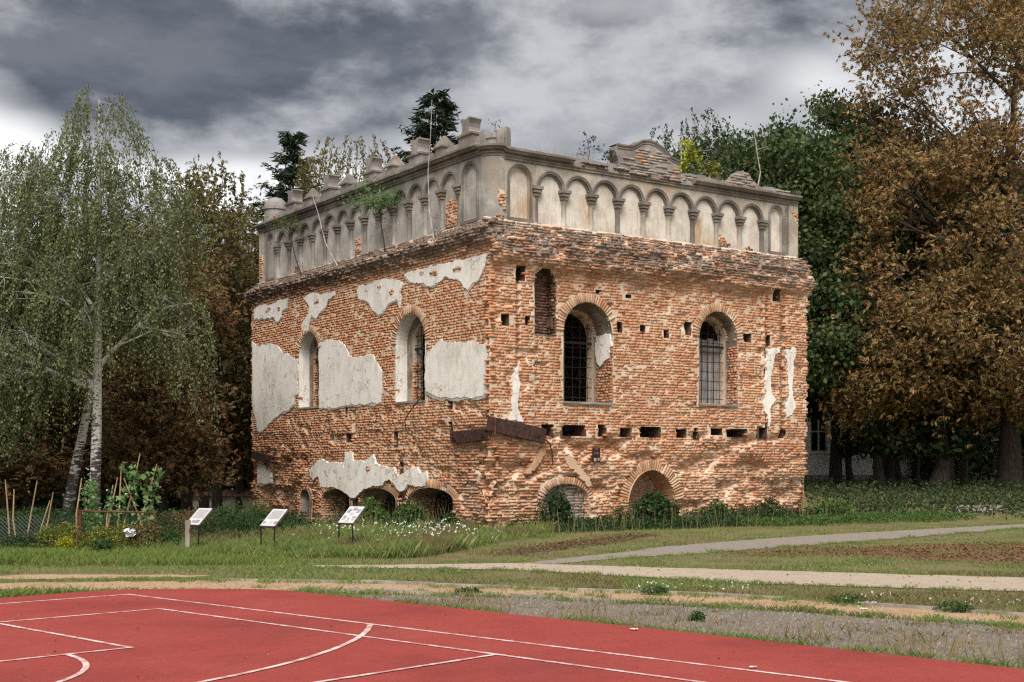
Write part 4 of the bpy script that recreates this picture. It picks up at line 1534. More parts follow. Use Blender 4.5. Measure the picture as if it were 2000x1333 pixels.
exposed(FL, [(15.62, 8.9), (15.9, 8.9), (15.88, 9.7), (15.66, 9.75)], -0.222, 309, aw_l)

# holes in the upper plaster remnants where brick shows
for i, (u, z, w_, h_) in enumerate(((1.6, 7.42, 0.22, 0.10), (2.9, 7.45, 0.26, 0.09), (3.6, 7.55, 0.16, 0.06), (6.2, 7.40, 0.12, 0.08), (5.4, 7.2, 0.16, 0.10), (7.1, 7.42, 0.10, 0.06), (14.6, 7.55, 0.2, 0.08), (13.7, 7.5, 0.14, 0.08), (10.6, 7.45, 0.16, 0.07), (9.2, 1.65, 0.2, 0.07), (6.9, 1.75, 0.14, 0.09))):
    exposed(FL, [(u - w_, z - h_ * 0.3), (u - w_ * 0.3, z - h_), (u + w_ * 0.6, z - h_ * 0.7), (u + w_, z + h_ * 0.2), (u + w_ * 0.3, z + h_), (u - w_ * 0.6, z + h_ * 0.8)], 0.0165, 330 + i, wall_l, proud=0.009)
# parapet ornaments on the left side
ZP = 10.87
DF, DBk = -0.28, -0.68


def mirror(half):
    return half + [(-u, z) for u, z in reversed(half)]


def ornament(name, u, prof, d0=DBk, d1=DF, mat='plaster_grey', cap=None):
    poly = [(u + a, ZP + z) for a, z in prof]
    o = MB().prism(FL, poly, d0, d1).build(name, mat, ROOT)
    if cap:
        cu, cz, ch, cd = cap
        MB().box(FL.w(u, ZP + cz, (d0 + d1) / 2), (FL.d3(), FL.n3(), UP), (cu, (d1 - d0) / 2 + cd, ch)).build('cap_moulding', 'stone_trim', o)
    return o


SCROLL = mirror([(0.36, -0.1), (0.36, 0.40), (0.23, 0.47), (0.18, 0.54), (0.165, 0.63), (0.19, 0.75), (0.24, 0.84), (0.27, 0.86), (0.265, 0.90), (0.16, 0.91), (0.05, 0.87)])
for i, u in enumerate((13.38, 10.52, 7.46, 4.52, 1.65)):
    o = ornament('scroll_merlon', u, SCROLL, cap=(0.40, 0.42, 0.03, 0.05))
    if i == 2:
        for k, (a0_, z0_, a1_, z1_) in enumerate(((-0.17, 0.12, 0.17, 0.12), (-0.17, 0.36, 0.17, 0.36), (-0.17, 0.12, -0.17, 0.36), (0.17, 0.12, 0.17, 0.36), (-0.08, 0.18, -0.08, 0.30), (-0.08, 0.30, 0.07, 0.30), (0.07, 0.30, 0.07, 0.18), (-0.02, 0.18, 0.10, 0.18))):
            MB().tube([FL.w(u + a0_, ZP + z0_, DF + 0.005), FL.w(u + a1_, ZP + z1_, DF + 0.005)], [0.017] * 2, 5).build('relief', 'stone_trim', o)
for u in (11.91, 9.19, 6.05, 3.11):
    o = ornament('pinnacle', u, mirror([(0.20, -0.1), (0.20, 0.34)]), cap=(0.255, 0.36, 0.022, 0.06))
    b = MB()
    cz = ZP + 0.38
    q = [FL.w(u + a, cz, (DF + DBk) / 2 + dd) for a, dd in ((-.25, -.25), (.25, -.25), (.25, .25), (-.25, .25))]
    mid = [FL.w(u + a, cz + 0.10, (DF + DBk) / 2 + dd) for a, dd in ((-.19, -.19), (.19, -.19), (.19, .19), (-.19, .19))]
    top = [FL.w(u + a, cz + 0.34, (DF + DBk) / 2 + dd) for a, dd in ((-.04, -.04), (.04, -.04), (.04, .04), (-.04, .04))]
    b.add(q + mid + top, [(0, 1, 5, 4), (1, 2, 6, 5), (2, 3, 7, 6), (3, 0, 4, 7), (4, 5, 9, 8), (5, 6, 10, 9), (6, 7, 11, 10), (7, 4, 8, 11), (8, 9, 10, 11), (3, 2, 1, 0)])
    b.build('pyramid_top', 'stone_trim', o)
ends = [15.0, 13.38, 11.91, 10.52, 9.19, 7.46, 6.05, 4.52, 3.11, 1.65, 0.5]
for ua, ub in zip(ends[:-1], ends[1:]):
    c, h = (ua + ub) / 2, abs(ua - ub) / 2
    hh = 0.27
    # quarter round parapet: high against the merlon, swooping to the pinnacle
    prof = [(-h + 0.05, -0.1)] + [(-h + 0.05 + 2 * (h - 0.05) * k / 16, hh * (0.55 + 0.45 * math.sqrt(max(0, 1 - ((k - 8) / 8.2) ** 2)))) for k in range(17)] + [(h - 0.05, -0.1)]
    ornament('parapet_infill', c, prof, DBk + 0.08, DF - 0.05)


def turret(fr, u, d, r, z0, z1, dome, name):
    b = MB()
    c = fr.w(u, 0, d)
    zs = [z0, z1 - 0.16, z1 - 0.14, z1 - 0.02, z1]
    rs = [r, r, r * 1.12, r * 1.12, r * 1.02]
    n = 16
    if dome:
        for k in range(1, 6):
            t = k / 5 * PI / 2
            zs.append(z1 + 0.34 * math.sin(t))
            rs.append(r * 1.02 * math.cos(t) + 0.003)
    V, Fc = [], []
    for z, q in zip(zs, rs):
        for k in range(n):
            a = 2 * PI * k / n
            V.append((c[0] + q * math.cos(a), c[1] + q * math.sin(a), z))
    for j in range(len(zs) - 1):
        for k in range(n):
            Fc.append((j * n + k, j * n + (k + 1) % n, (j + 1) * n + (k + 1) % n, (j + 1) * n + k))
    Fc.append(tuple((len(zs) - 1) * n + k for k in range(n)))
    return b.add(V, Fc).build(name, 'plaster_grey', ROOT)


turret(FL, 15.45, -0.65, 0.42, 10.80, 11.55, True, 'corner_turret')
# broken stub on the near corner: fluted pieces of different height round a core
stub = turret(FL, 0.62, -0.62, 0.36, 10.75, 11.10, False, 'broken_turret')
cc = FL.w(0.62, 0, -0.62)
r_ = random.Random(3)
for k in range(9):
    a = 2 * PI * k / 9 + 0.2
    if k == 6:
        continue
    hh = r_.uniform(0.42, 0.56)
    ax = np.array([math.cos(a), math.sin(a), 0])
    ay = np.array([-math.sin(a), math.cos(a), 0])
    MB().box((cc[0] + 0.34 * ax[0], cc[1] + 0.34 * ax[1], 10.75 + hh / 2), (ax, ay, UP), (0.09, 0.11, hh / 2)).build('broken_flute', 'plaster_grey', stub)

# gable and broken pediment on the right side
gd0, gd1 = -0.86, -0.46
gpts = [(4.95, 10.70), (7.34, 10.66), (7.36, 11.22), (7.05, 11.30), (6.85, 11.42), (6.65, 11.56), (6.40, 11.66), (6.12, 11.69), (5.86, 11.64), (5.66, 11.52), (5.48, 11.42), (5.2, 11.40), (4.90, 11.40), (4.88, 11.1), (4.95, 10.95)]
gab = MB().prism(FR, gpts, gd0, gd1).build('gable', 'plaster_grey', ROOT)
top = [p for p in gpts[2:13]]
b = MB()
b.tube([FR.w(u, z + 0.02, gd1 + 0.0) for u, z in top], [0.045] * len(top), 6)
b.tube([FR.w(u, z - 0.07, gd1 + 0.0) for u, z in top], [0.025] * len(top), 6)
b.build('gable_moulding', 'stone_trim', gab)
b = MB()
for k in range(len(top) - 1):
    (ua, za), (ub, zb_) = top[k], top[k + 1]
    b.add([FR.w(ua, za + 0.05, gd0 - 0.03), FR.w(ub, zb_ + 0.05, gd0 - 0.03), FR.w(ub, zb_ + 0.05, gd1 + 0.04), FR.w(ua, za + 0.05, gd1 + 0.04)], [(0, 1, 2, 3)])
b.build('gable_coping', 'stone_trim', gab)
r_ = random.Random(12)
for k in range(9):
    z = 10.72 + k * 0.085
    u = 4.98 + r_.uniform(0, 0.2)
    while u < 7.25:
        core = abs(u - 6.2) < 0.6
        if r_.random() < (0.75 if (core or k < 3) else 0.22) and (core or k < 5):
            brick_object('loose_brick', FR.w(u + 0.11, z, gd1 + r_.uniform(-0.052, -0.03)), (FR.d3(), -FR.n3(), UP), (0.11, 0.06, 0.034), gab, 'brick_grey' if r_.random() < 0.9 else 'brick', r_.randrange(8))
        u += 0.235
ped = MB().prism(FR, rough_poly([(9.2, 10.72), (11.3, 10.70), (11.05, 10.84), (10.75, 10.92), (10.62, 11.02), (10.5, 11.05), (10.42, 11.2), (10.2, 11.24), (10.1, 11.31), (9.95, 11.27), (9.82, 11.1), (9.62, 11.0), (9.5, 10.9), (9.25, 10.88)], 0.09, 0.03, 8), gd0, gd1).build('broken_pediment', 'plaster_grey', ROOT)
for k in range(46):
    u_, z_ = 9.5 + 1.2 * random.random(), 10.78 + 0.42 * random.random()
    if abs(u_ - 10.05) < 0.62 - 1.0 * (z_ - 10.78):
        brick_object('loose_brick', FR.w(u_, round(z_ / 0.085) * 0.085, gd1 - 0.03), (FR.d3(), -FR.n3(), UP), (0.10, 0.05, 0.034), ped, 'brick_grey', k)
MB().prism(FR, rough_poly([(7.3, 10.66), (9.3, 10.66), (9.25, 10.93), (8.8, 10.90), (8.2, 10.95), (7.6, 10.90)], 0.12, 0.03, 9), gd0, gd1 - 0.02).build('parapet_rubble', 'plaster_grey', ROOT)
MB().prism(FR, rough_poly([(11.0, 10.66), (12.2, 10.66), (12.2, 10.8), (11.7, 10.92), (11.35, 10.95), (11.0, 10.88)], 0.10, 0.04, 10), gd0, gd1 - 0.02).build('parapet_rubble', 'plaster_grey', ROOT)
MB().prism(FR, rough_poly([(1.0, 10.66), (4.95, 10.66), (4.9, 10.84), (3.5, 10.82), (2.0, 10.83), (1.0, 10.82)], 0.12, 0.02, 11), gd0, gd1 - 0.02).build('parapet_rubble', 'plaster_grey', ROOT)

# rusty steel tie plates
def tie_plate(fr, pa, pb, h, d, bolts, thick=0.02):
    pa, pb = np.array(pa), np.array(pb)
    t = (pb - pa) / np.linalg.norm(pb - pa)
    L = np.linalg.norm(pb - pa)
    c = (pa + pb) / 2
    ax = fr.d3() * t[0] + UP * t[1]
    az = -fr.d3() * t[1] + UP * t[0]
    o = MB().box(fr.w(c[0], c[1], d), (ax, fr.n3(), az), (L / 2, thick, h / 2)).build('tie_plate', 'rust', ROOT)
    for s in (-1, 1):
        MB().box(fr.w(c[0], c[1], d - 0.05) + az * s * (h / 2 - 0.012), (ax, fr.n3(), az), (L / 2 - 0.004, 0.068, 0.010)).build('flange', 'rust', o)
    for bu in bolts:
        p = fr.w(c[0], c[1], d) + ax * (bu * L / 2)
        MB().box(p + fr.n3() * 0.03, (ax, fr.n3(), az), (0.08, 0.012, 0.09)).build('washer_plate', 'rust', o)
        MB().tube([p, p + fr.n3() * 0.09], [0.03, 0.03], 6).build('bolt', 'rust', o)
    return o


o = tie_plate(FR, (-0.16, 2.985), (1.80, 2.66), 0.40, 0.16, (0.72,))
MB().tube([FR.w(0.08, 3.12, 0.2), FR.w(0.06, 2.70, 0.22)], [0.025, 0.025], 6).build('bolt', 'rust_orange', o)
tie_plate(FL, (1.78, 2.62), (-0.14, 2.70), 0.32, 0.13, (0.80, -0.75))
tie_plate(FL, (14.08, 2.05), (15.78, 2.25), 0.29, 0.14, (-0.6,))
MB().tube([FR.w(1.80, 2.56, 0.14), FR.w(1.92, 2.45, 0.2), FR.w(2.0, 2.2, 0.2), FR.w(2.06, 1.85, 0.16)], [0.022, 0.02, 0.018, 0.014], 6).build('hanging_cable', 'iron', ROOT)
MB().tube([FL.w(3.4, 3.95, 0.02), FL.w(3.5, 3.75, 0.2), FL.w(4.0, 3.4, 0.22), FL.w(4.28, 3.18, 0.2), FL.w(4.28, 2.85, 0.15)], [0.018] * 5, 5).build('bent_rod', 'iron', ROOT)
MB().tube([FR.w(8.0, 2.55, 0.05), FR.w(8.2, 2.52, 0.2), FR.w(8.35, 2.4, 0.2)], [0.02] * 3, 5).build('bent_rod', 'iron', ROOT)

# sloping scars of mortar left by a lost lean-to roof
for i, (fr, poly) in enumerate(((FR, [(1.25, 1.62), (1.38, 1.6), (1.78, 1.98), (1.98, 2.3), (1.80, 2.32), (1.55, 2.0)]),
                                (FR, [(2.55, 2.1), (2.75, 2.12), (3.1, 1.85), (3.45, 1.55), (3.62, 1.25), (3.45, 1.22), (3.05, 1.6), (2.7, 1.85)]))):
    pl = rough_poly(poly, 0.05, 0.045, 200 + i)
    MB().prism(fr, pl, -0.18, 0.004).build('mortar_scar', 'brick_pale', ROOT)
# ------------------------------------------------------------------ vegetation helpers
def unit(v):
    return v / (np.linalg.norm(v, axis=-1, keepdims=True) + 1e-9)


def leaf_quads(C, A, size, wr, fold=0.15, seed=0):
    """folded rhombus leaves: centres C, axes A, lengths size, width ratio wr"""
    r = np.random.default_rng(seed)
    n = len(C)
    A = unit(A)
    Q = unit(np.cross(A, unit(r.normal(0, 1, (n, 3)))))
    Nn = np.cross(A, Q)
    s = size[:, None]
    V = np.stack([C - A * s * 0.5, C + Q * s * wr * 0.5 + Nn * s * fold, C + A * s * 0.5, C - Q * s * wr * 0.5 + Nn * s * fold], 1).reshape(-1, 3)
    Fc = (np.arange(n) * 4)[:, None] + np.arange(4)[None]
    return V, Fc


def kmeans(P, k, it=6, r=None):
    k = min(k, len(P))
    c = P[r.choice(len(P), k, replace=False)]
    for _ in range(it):
        lab = ((P[:, None] - c[None]) ** 2).sum(-1).argmin(1)
        for j in range(k):
            if (lab == j).any():
                c[j] = P[lab == j].mean(0)
    return lab, c


def curve(a, b, sag, n, r, wob=0.05):
    t = np.linspace(0, 1, n)[:, None]
    L = np.linalg.norm(b - a)
    mid = (a + b) / 2 + np.array([0, 0, sag * L]) + r.normal(0, wob * L, 3)
    return (1 - t) ** 2 * a + 2 * t * (1 - t) * mid + t ** 2 * b


def skeleton(env, trunk_pts, trunk_r, ntips, K1, K2, r, zmin_branch, sag=0.12, limb_r=0.3, clump=0.0):
    """env: list of (centre xyz, radii xyz). Returns branch tubes (V,F) and tip list (pos, dir)"""
    vol = np.array([e[1][0] * e[1][1] * e[1][2] for e in env])
    P = []
    while len(P) < ntips:
        e = env[r.choice(len(env), p=vol / vol.sum())]
        d = unit(r.normal(0, 1, 3))
        q = np.array(e[0]) + d * np.array(e[1]) * r.uniform(0.25, 1.0) ** 0.45
        if q[2] < zmin_branch * 0.5:
            continue
        if clump and vnoise(np.array(q[0] * 0.55 + 50), np.array(q[2] * 0.7 + q[1] * 0.4 + 20), 9) < clump:
            continue
        P.append(q)
    P = np.array(P)
    tp = np.array(trunk_pts, float)
    VV, FF, off = [], [], 0

    def add(pts, ra, n):
        nonlocal off
        V, Fc = tube_arrays(pts, ra, n)
        VV.append(V)
        FF.append(Fc + off)
        off += len(V)
    add(tp, trunk_r, 9)
    ztop = tp[-1][2]
    lab, c = kmeans(P, K1, 6, r)
    tips = []
    for j in range(len(c)):
        S = P[lab == j]
        if not len(S):
            continue
        cen = S.mean(0)
        hd = np.linalg.norm(cen[:2] - np.interp(cen[2], tp[:, 2], np.arange(len(tp))).reshape(1) * 0 - tp[len(tp) // 2][:2])
        z0 = np.clip(cen[2] - 0.55 * hd - 0.6, zmin_branch, ztop * 0.96)
        st = np.array([np.interp(z0, tp[:, 2], tp[:, 0]), np.interp(z0, tp[:, 2], tp[:, 1]), z0])
        rt = np.interp(z0, tp[:, 2], trunk_r)
        pts = curve(st, cen, sag, 7, r)
        r0 = min(rt * 0.7, limb_r)
        add(pts, np.linspace(r0, r0 * 0.35, 7), 6)
        lab2, c2 = kmeans(S, max(1, min(K2, len(S) // 3 + 1)), 5, r)
        for q in range(len(c2)):
            S2 = S[lab2 == q]
            if not len(S2):
                continue
            k = r.integers(2, 6)
            cen2 = S2.mean(0)
            p2 = curve(pts[k], cen2, 0.06, 5, r, 0.07)
            r1 = r0 * 0.40
            add(p2, np.linspace(r1, r1 * 0.4, 5), 4)
            for s in S2:
                a = p2[r.integers(2, 5)]
                p3 = curve(a, s, 0.05, 3, r, 0.08)
                add(p3, [r1 * 0.35, r1 * 0.22, r1 * 0.08], 3)
                tips.append((a, s))
    return np.concatenate(VV), np.concatenate(FF), tips


def broadleaf_meshes(env, H, tr, ntips, K1, K2, per, lsize, wr, spread, leafmat, barkmat, seed, zmin, droop=0.3, lean=(0, 0), clump=0.0, palm=0, top_frac=0.85):
    r = np.random.default_rng(seed)
    n = 8
    tz_ = np.linspace(0, H * top_frac, n)
    tp = np.stack([lean[0] * tz_ / H + r.normal(0, 0.05, n) * (tz_ > 0) * tr * 3, lean[1] * tz_ / H + r.normal(0, 0.05, n) * (tz_ > 0) * tr * 3, tz_ - 0.15 * (tz_ == 0)], -1)
    ra = tr * np.linspace(1, 0.14, n)
    ra[0] *= 1.35
    V, Fc, tips = skeleton(env, tp, ra, ntips, K1, K2, r, zmin, clump=clump)
    trunk = fast_mesh('trunk', V, Fc, barkmat, True)
    A0 = np.array([t[0] for t in tips])
    S0 = np.array([t[1] for t in tips])
    C = []
    DD = []
    for k in range(per):
        t = r.uniform(0.35, 1.12, (len(tips), 1))
        p = A0 + (S0 - A0) * t + r.normal(0, spread, A0.shape) * np.array([1, 1, 0.6])
        d = unit(S0 - A0) * 0.5 + unit(r.normal(0, 1, A0.shape)) + np.array([0, 0, -droop])
        C.append(p)
        DD.append(d)
    C = np.concatenate(C)
    DD = unit(np.concatenate(DD))
    if palm:
        # fans of leaflets from one stalk
        m = len(C)
        C2, D2 = [], []
        side = unit(np.cross(DD, unit(r.normal(0, 1, (m, 3)))))
        for a in np.linspace(-1.1, 1.1, palm):
            d = unit(DD * math.cos(a) + side * math.sin(a) + np.array([0, 0, -0.15]))
            C2.append(C + d * lsize * 0.55)
            D2.append(d)
        C, DD = np.concatenate(C2), np.concatenate(D2)
    sz = lsize * r.uniform(0.4, 1.4, len(C))
    V, Fc = leaf_quads(C, DD, sz, wr, 0.14, seed)
    crown = fast_mesh('crown', V, Fc, leafmat)
    return trunk, crown


def place_tree(name, label, cat, meshes, x, y, rot=0.0, scale=(1, 1, 1), group=None, z=None):
    z = float(terrain(x, y)) if z is None else z
    root = empty(name, (x, y, z), label, cat, group)
    root.rotation_euler = (0, 0, rot)
    root.scale = scale
    for nm, me in zip(('trunk', 'crown'), meshes):
        link_obj(nm, me, root)
    return root


def px(x, Y):
    return (x - 1000) / 2560 * Y


# ---- weeping birch
def birch_meshes(H, tr, env, nstr, per, seed, lean=(0, 0), leafmat='leaf_birch', slen=(0.7, 2.2), lsize=0.085, bark='birch_bark', zmin=4.0, K1=14, wind=(0, 0), limb=0.13):
    r = np.random.default_rng(seed)
    n = 9
    tz_ = np.linspace(0, H * 0.93, n)
    bend = np.sin(np.linspace(0, PI, n)) * 0.08
    tp = np.stack([lean[0] * (tz_ / H) ** 1.3 + bend, lean[1] * tz_ / H + r.normal(0, 0.03, n), tz_ - 0.2 * (tz_ == 0)], -1)
    ra = tr * np.array([1.25, 1.0, 0.9, 0.8, 0.66, 0.5, 0.34, 0.2, 0.07])
    V, Fc, tips = skeleton(env, tp, ra, nstr, K1, 6, r, zmin, sag=0.16, limb_r=limb)
    trunk = fast_mesh('trunk', V, Fc, bark, True)
    S = np.array([t[1] for t in tips])
    m = len(S)
    L = r.uniform(*slen, m)
    out = unit(np.concatenate([S[:, :2] - np.array([tp[5][0], tp[5][1]]), np.zeros((m, 1))], 1))
    VV, FF, C, D = [], [], [], []
    k = 5
    t = np.linspace(0, 1, k)
    off = 0
    sway = r.normal(0, 0.10, (m, 3)) + np.array([wind[0], wind[1], 0])
    for i in range(m):
        p = S[i] + out[i] * (0.25 * L[i] * np.sqrt(t))[:, None] + np.array([0, 0, -1.0]) * (L[i] * (t ** 1.5))[:, None] + sway[i] * (L[i] * t)[:, None]
        v, f = tube_arrays(p, np.linspace(0.008, 0.003, k), 3)
        VV.append(v)
        FF.append(f + off)
        off += len(v)
        tt = r.uniform(0.05, 1.0, per)
        q = np.stack([np.interp(tt, t, p[:, a]) for a in range(3)], -1)
        C.append(q + r.normal(0, 0.055, (per, 3)))
        D.append(r.normal(0, 0.6, (per, 3)) + np.array([0, 0, -1.0]))
    v, f = np.concatenate(VV), np.concatenate(FF)
    twigs = fast_mesh('hanging_twigs', v, f, 'twig')
    C, D = np.concatenate(C), np.concatenate(D)
    V, Fc = leaf_quads(C, D, lsize * r.uniform(0.6, 1.3, len(C)), 0.6, 0.12, seed)
    crown = fast_mesh('crown', V, Fc, leafmat)
    return trunk, crown, twigs


def place_birch(name, label, meshes, x, y, rot=0, scale=(1, 1, 1), group=None):
    root = place_tree(name, label, 'birch tree', meshes[:2], x, y, rot, scale, group)
    o = link_obj('hanging_twigs', meshes[2], root)
    o['kind'] = 'stuff'
    return root


B_BIG = birch_meshes(12.9, 0.15, [((0.3, 0, 10.9), (1.0, 1.0, 1.9)), ((-0.6, 0, 9.6), (1.5, 1.4, 1.8)), ((-2.0, 0, 8.9), (1.5, 1.6, 2.0)), ((1.4, 0.2, 8.9), (1.4, 1.4, 1.7)), ((0, -0.3, 7.9), (2.2, 1.6, 1.5)), ((-1.7, -0.3, 6.2), (2.5, 1.8, 2.0)), ((1.3, 0, 6.9), (1.1, 1.2, 1.3)), ((-2.7, 0.2, 4.8), (1.6, 1.6, 1.5)), ((2.3, 0, 5.9), (0.8, 0.9, 0.9))], 1450, 74, 31, lean=(0.15, 0), lsize=0.078, limb=0.15, slen=(0.8, 2.5))
place_birch('weeping_birch', 'tall weeping birch with white trunk and pale limbs behind the vegetable garden', B_BIG, px(183, 36), 36)
B_LEAN = birch_meshes(7.5, 0.17, [((1.1, 0.3, 7.0), (1.3, 1.2, 1.2)), ((-0.4, 0.2, 6.2), (1.2, 1.0, 1.1))], 200, 40, 32, lean=(1.5, 0), zmin=3.6, K1=5)
place_birch('weeping_birch', 'shorter birch with a slanting trunk crossing behind the tall birch', B_LEAN, px(126, 37.5), 37.5)
B_MID = birch_meshes(11.0, 0.16, [((0, 0, 8.6), (2.2, 2.0, 2.4)), ((-1.0, 0, 6.2), (2.2, 2.0, 1.8)), ((1.2, 0, 6.2), (1.7, 1.6, 1.8))], 620, 40, 33)
place_birch('weeping_birch', 'birch at the left edge of the picture, its trunk half hidden', B_MID, px(-15, 38), 38, 0.6, (1.05, 1.05, 0.98))
B_FAR = birch_meshes(16.8, 0.18, [((0, 0, 15.0), (2.5, 2.2, 1.9)), ((0, 0, 12.2), (3.0, 2.6, 2.4))], 640, 34, 34, leafmat='leaf_brown_green', slen=(0.8, 2.4), lsize=0.12, zmin=8)
place_birch('weeping_birch', 'brownish drooping birch rising behind the middle of the parapet', B_FAR, px(688, 60), 60, 0, (1, 1, 1.04))
place_birch('weeping_birch', 'thin drooping birch rising behind the curved gable', birch_meshes(19.0, 0.2, [((0.6, 0, 17.0), (2.1, 2.0, 1.9)), ((-0.9, 0, 14.6), (2.9, 2.4, 1.9)), ((1.4, 0, 13.8), (2.2, 2.4, 2.4))], 330, 30, 35, leafmat='leaf_dark', slen=(0.8, 2.0), lsize=0.12, zmin=9), px(1330, 62), 62)


# ---- horse chestnuts
CH_BIG = broadleaf_meshes(
    [((-1.0, 0, 20.5), (8.2, 6.0, 6.0)), ((-1.6, 0, 12.5), (9.6, 7.5, 5.2)), ((-1.6, -0.5, 7.6), (9.6, 7.5, 4.3)), ((-5.3, -1, 5.2), (5.4, 5.0, 2.9)), ((-6.9, -3.0, 8.2), (4.0, 3.2, 4.8)), ((-7.2, -3.2, 8.0), (3.8, 2.6, 4.6)), ((-6.8, -3.0, 6.5), (4.0, 2.8, 3.4)), ((-6.6, -2.4, 14.0), (3.7, 3.0, 3.4)), ((-6.4, -2.4, 14.5), (3.4, 2.4, 3.2)), ((3.5, -1, 5.0), (5.5, 5.0, 2.9)), ((3.5, 0, 24), (6, 6, 4))],
    27.0, 0.52, 2650, 30, 9, 16, 0.225, 0.36, 0.46, 'leaf_chestnut', 'bark', 51, 4.5, droop=0.25, clump=0.38, palm=5, lean=(0.4, 0))
place_tree('chestnut_tree', 'huge horse chestnut with withered orange brown leaves at the right edge', 'tree', CH_BIG, px(1972, 65), 65)
CH_MED = broadleaf_meshes(
    [((0, 0, 9.6), (3.0, 2.8, 4.0)), ((0, 0, 5.2), (3.1, 2.8, 2.8)), ((0.3, -0.5, 3.0), (2.6, 2.4, 1.6))],
    13.5, 0.20, 620, 14, 7, 11, 0.23, 0.36, 0.36, 'leaf_chestnut_dark', 'bark', 52, 1.6, droop=0.3, clump=0.25, palm=5)
CH_TOP = broadleaf_meshes(
    [((0, 0, 11.0), (2.6, 2.4, 3.4)), ((0, 0, 6.8), (2.8, 2.5, 2.6))],
    14.6, 0.21, 360, 11, 6, 8, 0.19, 0.38, 0.34, 'leaf_brown_green', 'bark', 53, 2.2, droop=0.3, clump=0.34, palm=5)
G1 = 'brown chestnuts left of the building'
place_tree('chestnut_tree', 'dark brown chestnut with branches down to the ground right of the tall birch', 'tree', CH_MED, px(318, 43), 43, 0.3, (0.8, 0.8, 0.72), G1)
place_tree('chestnut_tree', 'thin olive topped chestnut with several bare limbs beside the left wall', 'tree', CH_TOP, px(425, 57), 57, 1.3, (1.0, 1.0, 1.08), G1)
place_tree('chestnut_tree', 'dark brown chestnut closest to the left corner of the building', 'tree', CH_MED, px(468, 60), 60, 2.2, (0.9, 0.9, 0.95), G1)
place_tree('chestnut_tree', 'dark brown chestnut behind the trunk of the tall birch', 'tree', CH_MED, px(235, 48), 48, 4.0, (1.1, 1.1, 0.85), G1)
place_tree('chestnut_tree', 'dark brown chestnut at the far left behind the bean poles', 'tree', CH_MED, px(55, 45), 45, 5.2, (1.1, 1.1, 0.62), G1)
place_tree('chestnut_tree', 'leaning olive chestnut whose bare trunk shows left of the wall', 'tree', CH_TOP, px(398, 54), 54, 3.9, (0.9, 0.9, 0.93), G1)
place_tree('chestnut_tree', 'slim olive chestnut right behind the left end of the wall', 'tree', CH_TOP, px(492, 63), 63, 5.3, (0.9, 0.9, 0.95), G1)
place_tree('chestnut_tree', 'olive chestnut between the tall birch and the brown chestnuts', 'tree', CH_TOP, px(365, 52), 52, 0.2, (1.0, 1.0, 0.98), G1)

# ---- green maples and dark backing trees
MP = broadleaf_meshes(
    [((0, 0, 14.5), (5.2, 4.8, 5.2)), ((0, 0, 9.0), (5.6, 5.0, 4.2))],
    20, 0.32, 700, 16, 8, 85, 0.25, 0.8, 0.55, 'leaf_maple', 'bark', 54, 4.5, droop=0.35, clump=0.2)
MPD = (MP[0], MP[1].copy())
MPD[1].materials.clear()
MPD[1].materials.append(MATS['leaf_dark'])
G2 = 'leafy trees behind the building'
for i, (x, Y, sx, sz, rot, dark, lab) in enumerate((
        (1425, 66, 0.80, 0.93, 0.2, 0, 'round green maple behind the broken pediment, left of its neighbours'),
        (1528, 64, 0.85, 0.89, 1.9, 0, 'green maple behind the far right corner pier of the attic'),
        (1632, 70, 0.95, 1.05, 3.1, 0, 'tallest green maple beside the big brown chestnut'),
        (1345, 72, 0.80, 0.86, 4.0, 0, 'green maple behind the drooping birch and curved gable'),
        (1735, 74, 1.0, 1.0, 5.0, 1, 'dark green tree behind the left half of the big chestnut'),
        (1562, 71, 0.6, 0.72, 0.9, 1, 'dark green tree standing close to the right corner of the building'),
        (1850, 78, 1.1, 0.95, 2.7, 1, 'dark green tree behind the middle of the big chestnut'),
        (2010, 82, 1.2, 1.0, 1.2, 1, 'dark green tree behind the right edge of the big chestnut'),
        (150, 60, 1.0, 0.52, 0.4, 1, 'dark evergreen mass behind the tall birch'),
        (20, 58, 1.0, 0.50, 2.0, 1, 'dark evergreen mass at the far left'),
        (300, 64, 1.0, 0.55, 3.3, 1, 'dark tree behind the brown chestnuts'),
        (440, 72, 0.9, 0.55, 5.1, 1, 'dark tree in the gap left of the building'),
        (-90, 56, 1.0, 0.6, 1.5, 1, 'dark tree beyond the left edge birch'),
        (560, 84, 0.9, 0.6, 0.1, 1, 'dark tree low behind the left corner turret'))):
    place_tree('leafy_tree', lab, 'tree', MPD if dark else MP, px(x, Y), Y, rot, (sx, sx, sz), G2)

